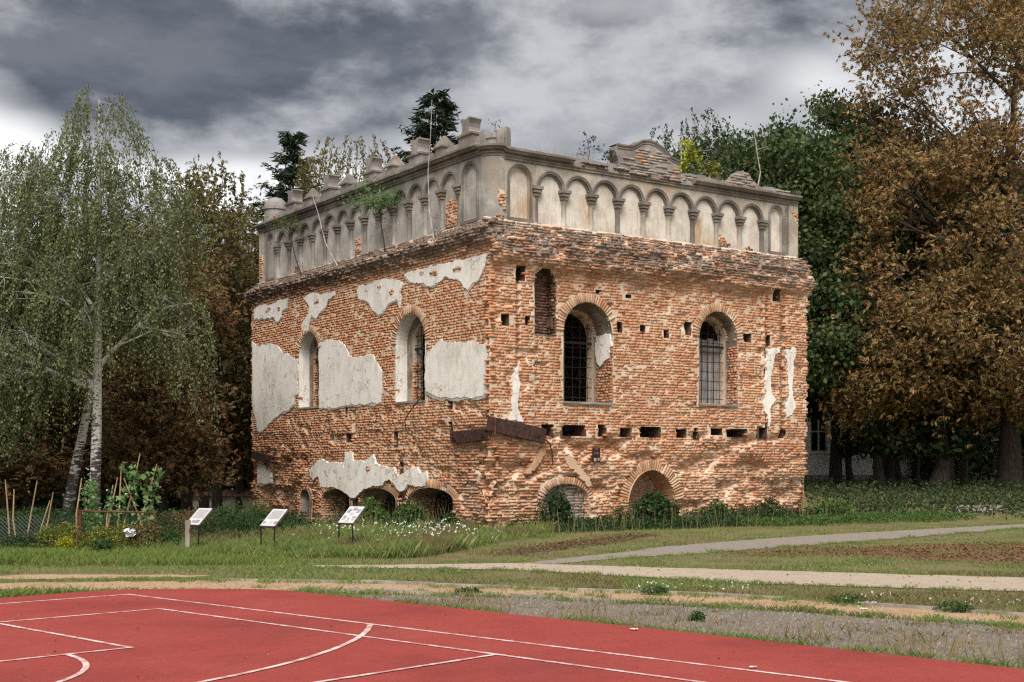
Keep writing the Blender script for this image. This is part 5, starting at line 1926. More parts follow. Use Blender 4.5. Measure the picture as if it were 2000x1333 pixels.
hedge_r = np.random.default_rng(17)
for i, (x, Y, L, Hh, lab) in enumerate(((60, 70, 9, 3.6, 'dark hedge closing the view behind the left birches'), (330, 74, 8, 3.4, 'dark hedge behind the brown chestnuts'), (560, 92, 12, 5, 'tall dark hedge far behind the left corner'), (-250, 66, 9, 4, 'dark hedge beyond the left edge'), (2080, 79, 9, 5, 'tall dark hedge right of the white house'))):
    n_ = 5200
    q = np.stack([hedge_r.uniform(-L, L, n_), hedge_r.normal(0, 0.7, n_), hedge_r.uniform(0, 1, n_)], -1)
    top_ = Hh * (0.6 + 0.5 * fbm(q[:, 0] * 0.5 + 40, 0 * q[:, 0], 12 + i))
    q[:, 2] *= top_
    root = empty('hedge', (px(x, Y), Y, float(terrain(px(x, Y), Y))), lab, 'hedge', 'hedges in the background')
    V, Fc = leaf_quads(q, hedge_r.normal(0, 1, q.shape), 0.42 * hedge_r.uniform(0.6, 1.2, n_), 0.7, 0.1, 40 + i)
    link_obj('foliage', fast_mesh('foliage', V, Fc, 'leaf_dark'), root)
    for k in range(7):
        xx_ = -L + 2 * L * (k + 0.5) / 7
        link_obj('stem', fast_mesh('stem', *tube_arrays([(xx_, 0, -0.2), (xx_ + 0.1, 0, Hh * 0.35), (xx_ - 0.1, 0, Hh * 0.6)], [0.07, 0.05, 0.02], 5), 'bark'), root)

# thin dark trunks with low leaves under the chestnut
TH = broadleaf_meshes([((0, 0, 6.5), (1.5, 1.4, 2.2)), ((0.1, -0.2, 2.7), (0.9, 0.8, 1.1))], 9.5, 0.24, 90, 6, 4, 55, 0.26, 0.8, 0.34, 'leaf_dark', 'bark', 55, 1.8, droop=0.5, lean=(-0.5, 0))
G3 = 'dark slim trees under the big chestnut'
for x, Y, s, sz, rot, lab in ((1662, 70, 0.8, 0.95, 0.4, 'slim dark tree with low leaves, first right of the white house window'),
                              (1722, 66, 1.15, 1.0, 0.0, 'slim dark leaning trunk, second right of the white house window'),
                              (1757, 71, 0.75, 0.95, 0.2, 'thin dark trunk just right of the leaning trunk'),
                              (1788, 74, 0.9, 1.0, 2.0, 'dark trunk halfway along the white house wall'),
                              (1828, 65, 1.9, 1.05, 3.0, 'thickest dark trunk under the chestnut leaves'),
                              (1880, 70, 1.0, 1.0, 4.4, 'dark trunk right of the thickest trunk'),
                              (1990, 68, 1.0, 1.0, 1.1, 'dark trunk close to the right edge of the picture')):
    place_tree('slim_tree', lab, 'tree', TH, px(x, Y), Y, rot, (s, s, sz), G3)


# ---- spruces
def spruce_meshes(H, rmax, seed, zlow=0.25):
    r = np.random.default_rng(seed)
    tp = np.array([(0, 0, -0.1), (0.05, 0, H * 0.5), (0, 0, H)])
    VV, FF, off = [], [], 0

    def add(p, ra, n):
        nonlocal off
        v, f = tube_arrays(p, ra, n)
        VV.append(v)
        FF.append(f + off)
        off += len(v)
    add(tp, [0.26, 0.13, 0.006], 7)
    C, D, S = [], [], []
    z = H * zlow
    while z < H * 0.996:
        f = (1 - z / H) / (1 - zlow)
        nb = int(5 + 2 * f)
        for k in range(nb):
            a = r.uniform(0, 2 * PI)
            L = rmax * f ** 0.85 * r.uniform(0.65, 1.15) + 0.22
            dirv = np.array([math.cos(a), math.sin(a), 0])
            t = np.linspace(0, 1, 6)
            rise = 0.35 - 0.55 * f
            p = np.array([0, 0, z]) + dirv * (L * t)[:, None] + UP * (L * (rise * t + 0.28 * t ** 2.2))[:, None]
            add(p, np.linspace(0.035, 0.008, 6), 4)
            m = int(9 + 34 * L / rmax)
            for q in range(m):
                tt = r.uniform(0.12, 1.0)
                c = np.array([np.interp(tt, t, p[:, i]) for i in range(3)])
                side = np.cross(dirv, UP) * r.choice((-1, 1))
                d = unit(dirv * 0.7 + side * r.uniform(0.2, 1.0) + UP * r.uniform(-0.6, 0.15))
                l2 = (0.28 + 0.25 * (1 - tt)) * r.uniform(0.7, 1.3)
                for w_ in range(4):
                    C.append(c + d * l2 * (0.3 + 0.22 * w_) + r.normal(0, 0.03, 3))
                    D.append(d + r.normal(0, 0.35, 3))
                    S.append(l2 * 0.8)
        z += r.uniform(0.26, 0.42)
    trunk = fast_mesh('trunk', np.concatenate(VV), np.concatenate(FF), 'bark')
    V, Fc = leaf_quads(np.array(C), np.array(D), np.array(S), 0.24, 0.05, seed)
    return trunk, fast_mesh('crown', V, Fc, 'needle')


SP = spruce_meshes(19.6, 4.6, 71)
place_tree('spruce_tree', 'dark pointed spruce behind the left part of the parapet', 'spruce', SP, px(572, 70), 70, 0, (1.15, 1.15, 1.02), 'spruces behind the building')
place_tree('spruce_tree', 'dark broad spruce right behind the highest merlons', 'spruce', SP, px(850, 62), 62, 2.0, (1.2, 1.2, 1.0), 'spruces behind the building')


# ---- saplings growing on the ruin
def sapling(name, label, base, pts, rad, mat, leaf=None, branches=0, per=0, lsize=0.09, seed=1, spread=0.18, wr=0.45, region=(0.5, 1.0), blen=0.5, berries=0):
    r = np.random.default_rng(seed)
    root = empty(name, tuple(base), label, 'sapling')
    pts = np.array([np.array(base) + np.array(p) for p in pts])
    rr = np.linspace(rad, rad * 0.35, len(pts))
    MB().tube(pts, rr, 6).build('stem', mat, root)
    C, D = [], []
    t = np.linspace(0, 1, len(pts))
    for k in range(branches):
        tt = r.uniform(*region)
        a = np.array([np.interp(tt, t, pts[:, i]) for i in range(3)])
        d = unit(np.array([r.normal(0, 1), r.normal(0, 0.6), r.uniform(0.1, 0.9)]))
        e = a + d * blen * r.uniform(0.5, 1.2)
        MB().tube(curve(a, e, 0.05, 4, r), [rad * 0.4, rad * 0.3, rad * 0.2, rad * 0.1], 4).build('branch', mat, root)
        if per:
            C.append(a + (e - a) * r.uniform(0.4, 1.15, (per, 1)) + r.normal(0, spread, (per, 3)) * np.array([1, 1, 0.5]))
            D.append(r.normal(0, 1, (per, 3)) + np.array([0, 0, -0.3]))
        if berries and k % 2 == 0:
            for _ in range(berries):
                p = e + r.normal(0, 0.035, 3)
                MB().tube([p - UP * 0.02, p, p + UP * 0.02], [0.012, 0.026, 0.012], 5).build('berry', 'berry', root)
    if C:
        C, D = np.concatenate(C), np.concatenate(D)
        V, Fc = leaf_quads(C, D, lsize * r.uniform(0.6, 1.3, len(C)), wr, 0.12, seed)
        mk('foliage', V, Fc, leaf, root)
    return root


def on_l(u, z, d):
    return FL.w(u, z, d)


sx = FL.d3()
sapling('birch_sapling', 'tall bare white birch stem leaning on the attic near the corner', on_l(2.85, 8.45, 0.05), [(0, 0, 0), tuple(sx * 0.25 + UP * 0.9), tuple(sx * 0.32 + UP * 2.0), tuple(sx * 0.18 + UP * 3.0), tuple(sx * 0.1 + UP * 4.1)], 0.024, 'pale_bark', 'leaf_weed', 4, 10, 0.06, 81, 0.12, region=(0.05, 0.3), blen=0.3)
sapling('birch_sapling', 'thin white birch stem leaning over the middle of the left arcade', on_l(9.0, 8.45, 0.05), [(0, 0, 0), tuple(sx * 0.9 + UP * 0.9), tuple(sx * 1.4 + UP * 1.9), tuple(sx * 1.9 + UP * 2.7)], 0.024, 'pale_bark', None, 5, 0, 0.06, 82, blen=0.5, region=(0.1, 0.6))
sapling('rowan_sapling', 'leafy green rowan sapling on the left ledge by the arcade', on_l(5.75, 8.4, 0.05), [(0, 0, 0), tuple(sx * 0.15 + UP * 0.6), tuple(sx * 0.35 + UP * 1.2), tuple(sx * 0.3 + UP * 1.5)], 0.03, 'twig', 'leaf_bean', 13, 120, 0.11, 83, 0.20, 0.25, region=(0.7, 1.0), blen=0.95)
sapling('rowan_sapling', 'small rowan sapling with red berries on the far left ledge', on_l(11.7, 8.4, 0.05), [(0, 0, 0), tuple(sx * 0.5 + UP * 0.7), tuple(sx * 0.9 + UP * 1.5), tuple(sx * 1.05 + UP * 2.0)], 0.03, 'twig', 'leaf_bright', 11, 46, 0.11, 84, 0.13, 0.25, region=(0.55, 1.0), blen=0.65, berries=5)
def on_r(u, z, d):
    return FR.w(u, z, d)


sapling('birch_sapling', 'slim white birch stem standing on the wall right of the broken pediment', on_r(10.95, 10.8, -0.7), [(0, 0, 0), (0.12, 0, 0.6), (0.0, 0, 1.3), (-0.1, 0, 2.0)], 0.026, 'pale_bark', 'leaf_weed', 6, 8, 0.07, 85, 0.12, region=(0.3, 0.9), blen=0.4)
sapling('maple_seedling', 'bright yellow green seedling on the wall top right of the gable', on_r(8.05, 10.85, -0.75), [(0, 0, 0), (0.05, 0, 0.5), (0.1, 0, 0.95)], 0.02, 'twig', 'leaf_yellow', 9, 40, 0.11, 86, 0.11, 0.7, region=(0.1, 1.0), blen=0.42)
sapling('maple_seedling', 'low yellow green seedling beside the brighter one on the wall top', on_r(8.75, 10.85, -0.75), [(0, 0, 0), (0.05, 0, 0.3), (0.0, 0, 0.5)], 0.02, 'twig', 'leaf_golden', 8, 36, 0.10, 87, 0.10, 0.7, region=(0.1, 1.0), blen=0.34)
sapling('birch_seedling', 'small dark leaved seedling on the broken cornice left of the gable', on_r(3.9, 10.75, -0.6), [(0, 0, 0), (0.05, 0, 0.35), (-0.05, 0, 0.85)], 0.014, 'twig', 'leaf_dark', 7, 9, 0.085, 88, 0.07, 0.6, region=(0.3, 1.0), blen=0.35)
sapling('birch_seedling', 'leafy seedling at the foot of the gable left end', on_r(4.7, 10.8, -0.7), [(0, 0, 0), (0.05, 0, 0.2), (-0.05, 0, 0.4)], 0.014, 'twig', 'leaf_weed_dark', 7, 14, 0.09, 89, 0.08, 0.6, region=(0.2, 1.0), blen=0.3)
sapling('birch_seedling', 'tiny seedling on top of the broken corner turret', on_l(0.62, 11.2, -0.6), [(0, 0, 0), (0.02, 0, 0.15), (0.0, 0, 0.3)], 0.01, 'twig', 'leaf_dark', 4, 5, 0.06, 90, 0.05, 0.5, region=(0.3, 1.0), blen=0.2)
sapling('maple_seedling', 'seedling with reddish tip growing beside the broken pediment', on_r(10.55, 11.1, -0.7), [(0, 0, 0), (0.05, 0, 0.3), (0.0, 0, 0.65)], 0.012, 'twig', 'leaf_golden', 5, 8, 0.09, 91, 0.05, 0.5, region=(0.3, 1.0), blen=0.2)

# ------------------------------------------------------------------ white house and garden wall in the background
HY = 80.0
hz = 1.0
house = empty('white_house', (22.0, HY, hz), 'old white plastered house with arched window behind the right trees', 'house')
HF = Frame((16.6, HY), (1, 0), (0, -1))
hw = []
HWIN = [(2.15, 0.52), (6.8, 0.52), (11.4, 0.52)]
ZS, ZA = hz + 1.75, hz + 4.35
b = MB()
# wall pieces round the arched windows
us = [0.0]
for c, h in HWIN:
    us += [c - h, c + h]
us.append(13.6)
for i in range(0, len(us) - 1, 2):
    b.prism(HF, [(us[i], hz - 0.6), (us[i + 1], hz - 0.6), (us[i + 1], hz + 6.6), (us[i], hz + 6.6)], -0.5, 0)
for c, h in HWIN:
    b.prism(HF, [(c - h, hz - 0.6), (c + h, hz - 0.6), (c + h, ZS), (c - h, ZS)], -0.5, 0)
    b.prism(HF, [(c - h, hz + 6.6), (c - h, ZA)] + [(c - h * math.cos(t), ZA + h * math.sin(t)) for t in np.linspace(0, PI, 13)] + [(c + h, ZA), (c + h, hz + 6.6)], -0.5, 0)
b.prism(Frame((16.6, HY), (0, 1), (-1, 0)), [(0.0, hz - 0.6), (9, hz - 0.6), (9, hz + 6.6), (0.0, hz + 6.6)], -0.4, 0.002)
hwall = b.build('wall', 'house_paint', house)
MB().prism(HF, [(-0.05, hz - 0.6), (13.65, hz - 0.6), (13.65, hz + 0.35), (-0.05, hz + 0.35)], 0.0, 0.06).build('plinth', 'concrete', house)
b = MB()
b.add([(16.1, HY - 0.5, hz + 6.6), (30.7, HY - 0.5, hz + 6.6), (30.7, HY + 4.5, hz + 9.4), (16.1, HY + 4.5, hz + 9.4), (16.1, HY + 9.5, hz + 6.6), (30.7, HY + 9.5, hz + 6.6)], [(0, 1, 2, 3), (3, 2, 5, 4), (0, 3, 4), (1, 5, 2), (0, 4, 5, 1)])
b.build('roof', 'roof_tile', house)
for c, h in HWIN:
    wn = MB().prism(HF, [(c - h, ZS), (c + h, ZS), (c + h, ZA)] + [(c + h * math.cos(t), ZA + h * math.sin(t)) for t in np.linspace(0, PI, 13)][1:], -0.32, -0.28).build('window', 'dark_glass', house)
    f = MB()
    t_ = 0.045
    f.prism(HF, [(c - h, ZS), (c - h + 2 * t_, ZS), (c - h + 2 * t_, ZA), (c - h, ZA)], -0.27, -0.15)
    f.prism(HF, [(c + h - 2 * t_, ZS), (c + h, ZS), (c + h, ZA), (c + h - 2 * t_, ZA)], -0.27, -0.15)
    f.prism(HF, [(c - t_, ZS), (c + t_, ZS), (c + t_, ZA), (c - t_, ZA)], -0.27, -0.16)
    for zz in (ZS + 0.04, ZS + 1.25, ZA - 0.1):
        f.prism(HF, [(c - h, zz - t_), (c + h, zz - t_), (c + h, zz + t_), (c - h, zz + t_)], -0.265, -0.145)
    f.build('frame', 'window_paint', wn)
    MB().box(HF.w(c, ZS - 0.05, 0.04), (HF.d3(), HF.n3(), UP), (h + 0.14, 0.14, 0.05)).build('sill', 'house_paint', wn)

gwx = px(445, 60)
gw = empty('garden_wall', (gwx, 60, -0.38), 'low pale garden wall with a red tile coping left of the building', 'wall')
MB().box((gwx, 60, 0.05), ((1, 0, 0), (0, 1, 0), UP), (1.7, 0.12, 0.45)).build('wall_body', 'concrete', gw)
for k in range(14):
    MB().box((gwx - 1.65 + 0.254 * k, 59.9, 0.60), ((1, 0, 0), unit(np.array([0, 1, 0.7])), unit(np.array([0, -0.7, 1]))), (0.115, 0.25, 0.03)).build('coping_tile', 'roof_tile', gw)

# ------------------------------------------------------------------ garden: fence, poles, signs
def lectern(x, y, label, kind, h_leg=0.56):
    root = empty('information_sign', (x, y, 0), label, 'sign', 'information signs')
    th = math.radians(-37)
    e1 = np.array([math.cos(th), math.sin(th), 0])
    back = np.array([-math.sin(th), math.cos(th), 0])
    e2 = unit(back * 0.36 + UP * 0.33)
    nn = np.cross(e1, e2)
    W, Hh = 0.44, 0.50
    o = np.array([x, y, h_leg])
    pan = MB().box(o + e1 * W / 2 + e2 * Hh / 2, (e1, e2, nn), (W / 2, Hh / 2, 0.010)).build('panel', 'panel_white', root)
    MB().box(o + e1 * W / 2 - e2 * 0.006, (e1, e2, nn), (W / 2 + 0.004, 0.010, 0.016)).build('panel_rim', 'panel_edge', pan)
    MB().box(o + e1 * (W + 0.004) + e2 * Hh / 2, (e1, e2, nn), (0.008, Hh / 2, 0.014)).build('panel_rim', 'panel_edge', pan)
    for a in (0.02, W - 0.02):
        p = o + e1 * a
        MB().tube([(p[0], p[1], -0.1), tuple(p - nn * 0.014)], [0.016, 0.016], 6).build('leg', 'black_metal', root)
        q = o + e1 * a + e2 * Hh * 0.85 - nn * 0.02
        MB().tube([tuple(p - nn * 0.02), tuple(q)], [0.012, 0.012], 5).build('bracket', 'black_metal', root)

    def pic(a, bq, w, h, mat, name='printed_picture'):
        MB().box(o + e1 * a * W + e2 * bq * Hh + nn * 0.0115, (e1, e2, nn), (w * W / 2, h * Hh / 2, 0.0012)).build(name, mat, pan)

    def text(a, b0, b1, w, n):
        for k in range(n):
            bq = b0 + (b1 - b0) * (k + 0.5) / n
            pic(a, bq, w * (0.96 if k % 4 else 0.8), (b1 - b0) / n * 0.45, 'print_text', 'text_line')
    if kind == 0:
        for a, bq in ((0.2, 0.72), (0.8, 0.72)):
            pic(a, bq - 0.03, 0.24, 0.16, 'print_grey')
            pic(a, bq + 0.09, 0.24, 0.07, 'print_sky')
        pic(0.5, 0.84, 0.26, 0.18, 'print_grey')
        for a, bq in ((0.2, 0.36), (0.8, 0.36)):
            pic(a, bq, 0.22, 0.13, 'print_grey')
            text(a, bq - 0.2, bq - 0.09, 0.22, 3)
        pic(0.5, 0.26, 0.10, 0.14, 'print_grey')
        text(0.5, 0.45, 0.62, 0.24, 4)
        text(0.5, 0.06, 0.16, 0.24, 3)
    elif kind == 1:
        text(0.5, 0.40, 0.92, 0.86, 14)
        pic(0.52, 0.2, 0.32, 0.22, 'print_mint')
        pic(0.14, 0.2, 0.16, 0.15, 'print_grey')
        pic(0.86, 0.2, 0.20, 0.18, 'print_grey')
    else:
        text(0.5, 0.38, 0.92, 0.84, 12)
        pic(0.40, 0.2, 0.2, 0.15, 'print_grey')
        pic(0.68, 0.2, 0.3, 0.18, 'print_grey')


lectern(px(508, 27), 27.0, 'tilted information panel on two black legs, middle of the three', 1)
lectern(px(660, 27.5), 27.5, 'tilted information panel with several pictures, nearest to the bushes', 0, 0.60)
lectern(px(362, 27.6), 27.6, 'tilted information panel half hidden behind the grey wooden post', 2)

pst = empty('fence_post', (px(367, 26.3), 26.3, 0), 'weathered grey wooden post with a rusty bar in front of an information panel', 'post')
xx = px(367, 26.3)
MB().box((xx, 26.3, 0.33), ((1, 0, 0), (0, 1, 0), UP), (0.045, 0.045, 0.38)).build('shaft', 'old_wood', pst)
MB().tube([(xx + 0.02, 26.28, 0.70), (xx + 0.03, 26.3, 0.98)], [0.018, 0.016], 6).build('rusty_bar', 'rust_orange', pst)
MB().tube([(xx + 0.05, 26.25, 0.48), (xx + 0.06, 26.25, 0.56)], [0.025, 0.02], 6).build('hook', 'rust_orange', pst)

fx0, fx1, fy = px(155, 26.6), px(305, 26.6), 26.6
fg = empty('rusty_gate_frame', (fx0, fy, 0), 'rusty pipe frame standing overgrown in the garden weeds', 'frame')
MB().tube([(fx0, fy, 0.88), (fx1, fy, 0.85)], [0.022, 0.022], 6).build('top_rail', 'rust_orange', fg)
for q in (fx0 + 0.02, fx1 - 0.02):
    MB().tube([(q, fy, -0.1), (q, fy, 0.88)], [0.022, 0.022], 6).build('upright', 'rust_orange', fg)
MB().tube([(fx0, fy, 0.12), (fx1, fy, 0.12)], [0.018, 0.018], 6).build('bottom_rail', 'rust_orange', fg)

cf = empty('chain_link_fence', (px(60, 26.8), 26.8, 0), 'sagging grey wire mesh fence at the left edge', 'fence')
b = MB()
xa, xb, zt_ = px(-120, 26.8), px(150, 26.8), 0.80
s = 0.085
for k in range(-12, int((xb - xa) / s) + 12):
    for sg in (1, -1):
        x0 = xa + k * s
        x1 = x0 + sg * 0.8
        p0, p1 = np.array([x0, 26.8, 0.02]), np.array([x1, 26.8, zt_ - 0.06 * math.sin(max(0, min(1, (x0 - xa) / (xb - xa))) * PI)])
        t0, t1 = 0.0, 1.0
        if max(x0, x1) < xa or min(x0, x1) > xb:
            continue
        if x1 > xb:
            p1 = p0 + (p1 - p0) * (xb - x0) / (x1 - x0)
        if x1 < xa:
            p1 = p0 + (p1 - p0) * (xa - x0) / (x1 - x0)
        if x0 < xa or x0 > xb:
            continue
        b.tube([p0, p1], [0.003, 0.003], 3, False)
o = b.build('wire_mesh', 'wire', cf)
o['kind'] = 'stuff'
for q in (px(-60, 26.8), px(152, 26.8)):
    MB().tube([(q, 26.8, -0.1), (q, 26.8, 0.92)], [0.02, 0.02], 6).build('post', 'rust_orange', cf)

GY = 28.0
POLES = [((-10.81, 1.51), (-10.71, 0.0), 'bent pole at the far left behind the wire fence'), ((-10.67, 1.30), (-10.55, 0.0), 'thin dark pole just right of the leftmost bent pole'),
         ((-10.11, 1.48), (-10.42, 0.0), 'slanting reddish pole standing at the wire fence'), ((-9.77, 1.24), (-10.08, 0.0), 'short slanting pole, one of a crossed pair left of the birch trunk'),
         ((-9.85, 1.06), (-10.2, 0.0), 'shortest pole, leaning with the crossed pair'), ((-9.22, 1.54), (-9.30, 0.0), 'pale upright pole carrying the dense bean plant before the birch'),
         ((-8.44, 1.56), (-8.75, 0.0), 'slanting grey pole just right of the birch trunk'), ((-8.55, 1.39), (-8.70, 0.0), 'thin pole crossing the slanting grey pole'),
         ((-8.33, 1.85), (-8.46, 0.0), 'tall straight bare pole between the bean plants'), ((-8.28, 1.54), (-7.66, 0.0), 'grey pole leaning left through the leafy beans'),
         ((-7.97, 2.06), (-8.45, 0.0), 'tallest pole topped above the climbing beans'), ((-7.57, 1.84), (-8.1, 0.0), 'right hand pole leaning right with bean leaves')]
for (a, c, lab) in POLES:
    r_ = random.Random(int(a[0] * -100))
    m = np.array([(a[0] + c[0]) / 2 + r_.uniform(-0.05, 0.05), GY, (a[1] + c[1]) / 2])
    root = empty('bean_pole', (c[0], GY, 0), lab, 'pole', 'bean poles in the garden')
    MB().tube([(c[0], GY, -0.1), tuple(m), (a[0], GY + r_.uniform(-0.1, 0.1), a[1])], [0.020, 0.018, 0.012], 6).build('stick', 'stick', root)


def leafy(name, label, cat, base, blobs, n, lsize, wr, leafmat, seed, droop=0.2, stems=6, stemmat='leaf_weed_dark', group=None, flowers=None, up=0.2, kind=None):
    """a bush or climbing plant: stems plus leaves spread through ellipsoid blobs"""
    r = np.random.default_rng(seed)
    root = empty(name, tuple(base), label, cat, group)
    base = np.array(base, float)
    C = []
    vol = np.array([b_[1][0] * b_[1][1] * b_[1][2] for b_ in blobs]) ** 0.8
    cnt = (n * vol / vol.sum()).astype(int)
    for (c, rad), k in zip(blobs, cnt):
        d = unit(r.normal(0, 1, (k, 3)))
        rr = r.uniform(0.15, 1.0, (k, 1)) ** 0.5
        rr = rr * (0.78 + 0.4 * vnoise(d[:, 0] * 2.5 + 7, d[:, 2] * 2.5 + d[:, 1] * 2 + 3, seed))[:, None]
        C.append(np.array(c) + d * rr * np.array(rad))
    C = np.concatenate(C)
    C = C[C[:, 2] > 0.01] + base
    D = r.normal(0, 1, C.shape) + np.array([0, 0, up - droop])
    V, Fc = leaf_quads(C, D, lsize * r.uniform(0.55, 1.3, len(C)), wr, 0.12, seed)
    mk('foliage', V, Fc, leafmat, root)
    b = MB()
    for k in range(stems):
        e = C[r.integers(len(C))]
        a = base + np.array([r.normal(0, 0.06), r.normal(0, 0.06), -0.03])
        b.tube(curve(a, e, 0.1, 5, r), [0.012, 0.010, 0.008, 0.006, 0.003], 4)
    b.build('stems', stemmat, root)
    if flowers:
        fm, fn, fs = flowers
        idx = r.choice(len(C), fn)
        P = C[idx] + np.array([0, -0.03, 0.02])
        Q = np.repeat(P, 3, 0) + r.normal(0, fs * 0.5, (fn * 3, 3))
        V, Fc = leaf_quads(Q, r.normal(0, 1, Q.shape), fs * r.uniform(0.7, 1.3, len(Q)), 0.8, 0.1, seed + 1)
        o = mk('flowers', V, Fc, fm, root)
        o['kind'] = 'stuff'
    return root


leafy('bean_plant', 'dense pale green bean plant climbing in front of the white birch trunk', 'plant', (-9.05, GY, 0), [((0.05, 0, 1.15), (0.22, 0.18, 0.55)), ((0.1, 0, 0.65), (0.25, 0.2, 0.4))], 330, 0.085, 0.8, 'leaf_bean', 401, flowers=('petal_white', 26, 0.03))
leafy('bean_plant', 'tall bean plant with big leaves climbing the highest pole', 'plant', (-8.1, GY, 0), [((0.0, 0, 1.62), (0.30, 0.16, 0.34)), ((-0.1, 0, 1.0), (0.26, 0.16, 0.4)), ((0.05, 0, 1.3), (0.2, 0.12, 0.3))], 130, 0.13, 0.85, 'leaf_bean', 402, flowers=('petal_white', 14, 0.03))
leafy('bean_plant', 'bean plant with large leaves on the right leaning pole', 'plant', (-7.8, GY, 0), [((0.14, 0, 1.55), (0.26, 0.16, 0.30)), ((0.1, 0, 1.1), (0.24, 0.14, 0.35)), ((0.0, 0, 0.8), (0.2, 0.14, 0.25))], 105, 0.14, 0.85, 'leaf_bean', 403, flowers=('petal_white', 10, 0.03))
leafy('bean_plant', 'thin bean plant among the grey poles beside the birch', 'plant', (-8.6, GY, 0), [((0.0, 0, 1.05), (0.15, 0.12, 0.3)), ((0.2, 0, 0.9), (0.3, 0.15, 0.3))], 110, 0.09, 0.8, 'leaf_bean', 404, flowers=('petal_white', 8, 0.03))

for i, (x, y, w_, h_, nn_, mat, lab, fl) in enumerate((
        (px(225, 26.9), 26.7, 0.75, 0.62, 1500, 'leaf_golden', 'yellow green dill like weeds in front of the rusty frame', ('petal_yellow', 120, 0.025)),
        (px(120, 26.5), 26.3, 0.55, 0.66, 1200, 'leaf_golden', 'yellow flowering weeds beside the wire fence', ('petal_yellow', 80, 0.025)),
        (px(140, 26.3), 25.9, 0.22, 0.40, 420, 'leaf_yellow', 'bright yellow flowering clump in front of the garden', ('petal_yellow', 60, 0.02)),
        (px(50, 26.5), 26.4, 0.6, 0.45, 900, 'leaf_weed_dark', 'dark green weeds at the foot of the wire fence', None),
        (px(282, 26.6), 26.5, 0.38, 0.72, 800, 'leaf_brown_green', 'brownish bush with white plastic caught in it by the rusty frame', ('petal_white', 20, 0.02)),
        (px(330, 26.8), 26.9, 0.28, 0.5, 500, 'leaf_weed', 'small green weed left of the wooden post', None),
        (px(210, 26.2), 25.9, 0.28, 0.38, 420, 'leaf_weed', 'dark feathery weed low in front of the yellow weeds', None),
        (px(415, 29), 30.5, 0.9, 0.75, 1400, 'leaf_weed_dark', 'large leafy bush behind the left information panel', None),
        (px(450, 32), 33.5, 1.0, 1.0, 1300, 'leaf_weed', 'pale green shrub behind the panels near the garden wall', None),
        (px(20, 28), 28.6, 0.9, 0.9, 1500, 'leaf_weed_dark', 'dark bush behind the leftmost poles', None),
        (px(110, 29), 29.6, 1.0, 0.85, 1600, 'leaf_weed_dark', 'dark bush behind the crossed pair of poles', None),
        (px(250, 29), 29.8, 1.1, 0.8, 1700, 'leaf_weed_dark', 'dark bush behind the bean plants', None),
        (px(340, 30), 31.0, 1.0, 0.8, 1500, 'leaf_chestnut_dark', 'brown bush behind the wooden post', None),
        (px(-60, 27), 27.0, 0.8, 0.7, 1000, 'leaf_weed', 'green weeds beyond the left edge', None))):
    leafy('garden_weed' if h_ < 0.7 else 'bush', lab, 'plant', (x, y, float(terrain(x, y))), [((0, 0, h_ * 0.45), (w_, w_ * 0.6, h_ * 0.55)), ((w_ * 0.35, 0, h_ * 0.7), (w_ * 0.5, w_ * 0.4, h_ * 0.35)), ((-w_ * 0.4, 0.05, h_ * 0.6), (w_ * 0.45, w_ * 0.4, h_ * 0.38))], int(nn_ * 2.2), 0.055, 0.42, mat, 420 + i, flowers=fl)

# ------------------------------------------------------------------ bushes at the foot of the walls
for i, (fr, u, dd, w_, h_, nn_, mat, lab, ls) in enumerate((
        (FL, 5.3, 0.9, 0.62, 0.95, 1500, 'leaf_bright', 'bright green round bush in front of the middle low arch', 0.10),
        (FL, 3.0, 0.8, 0.70, 0.80, 1300, 'leaf_weed', 'green bush below the low arch nearest the corner', 0.11),
        (FR, 1.75, 0.7, 0.55, 1.15, 1700, 'leaf_weed_dark', 'tall dark ivy like bush climbing beside the blocked arch', 0.10),
        (FR, 5.6, 0.35, 0.85, 1.05, 2000, 'leaf_weed_dark', 'dark bushy weeds filling the foot of the big open arch', 0.12),
        (FR, 4.2, 0.5, 0.45, 0.65, 700, 'leaf_brown_green', 'olive weed clump between the two arches', 0.09),
        (FR, 8.0, 0.5, 0.55, 0.75, 900, 'leaf_weed', 'green weed clump right of the big arch', 0.10),
        (FR, 10.2, 0.5, 0.6, 0.80, 1000, 'leaf_weed_dark', 'weed clump with dry tops near the right end of the wall', 0.09),
        (FR, 12.6, 1.0, 0.8, 0.8, 1200, 'leaf_bright', 'bright green bush at the right corner of the building', 0.10),
        (FL, 6.6, 1.0, 0.6, 0.55, 800, 'leaf_weed', 'low green bush behind the panel with pictures', 0.09),
        (FL, 11.6, 0.6, 0.45, 0.6, 600, 'leaf_weed', 'small bush below the broken niche', 0.09),
        (FL, 0.6, 1.0, 0.45, 0.55, 600, 'leaf_weed_dark', 'grey green weed at the near corner of the walls', 0.08))):
    p = fr.w(u, 0, dd)
    z0 = float(terrain(p[0], p[1]))
    leafy('bush', lab, 'bush', (p[0], p[1], z0), [((0, 0, h_ * 0.42), (w_, w_ * 0.7, h_ * 0.5)), ((0.05, 0, h_ * 0.75), (w_ * 0.55, w_ * 0.5, h_ * 0.32)), ((w_ * 0.5, 0, h_ * 0.4), (w_ * 0.5, w_ * 0.4, h_ * 0.38))], nn_, ls, 0.6, mat, 460 + i)


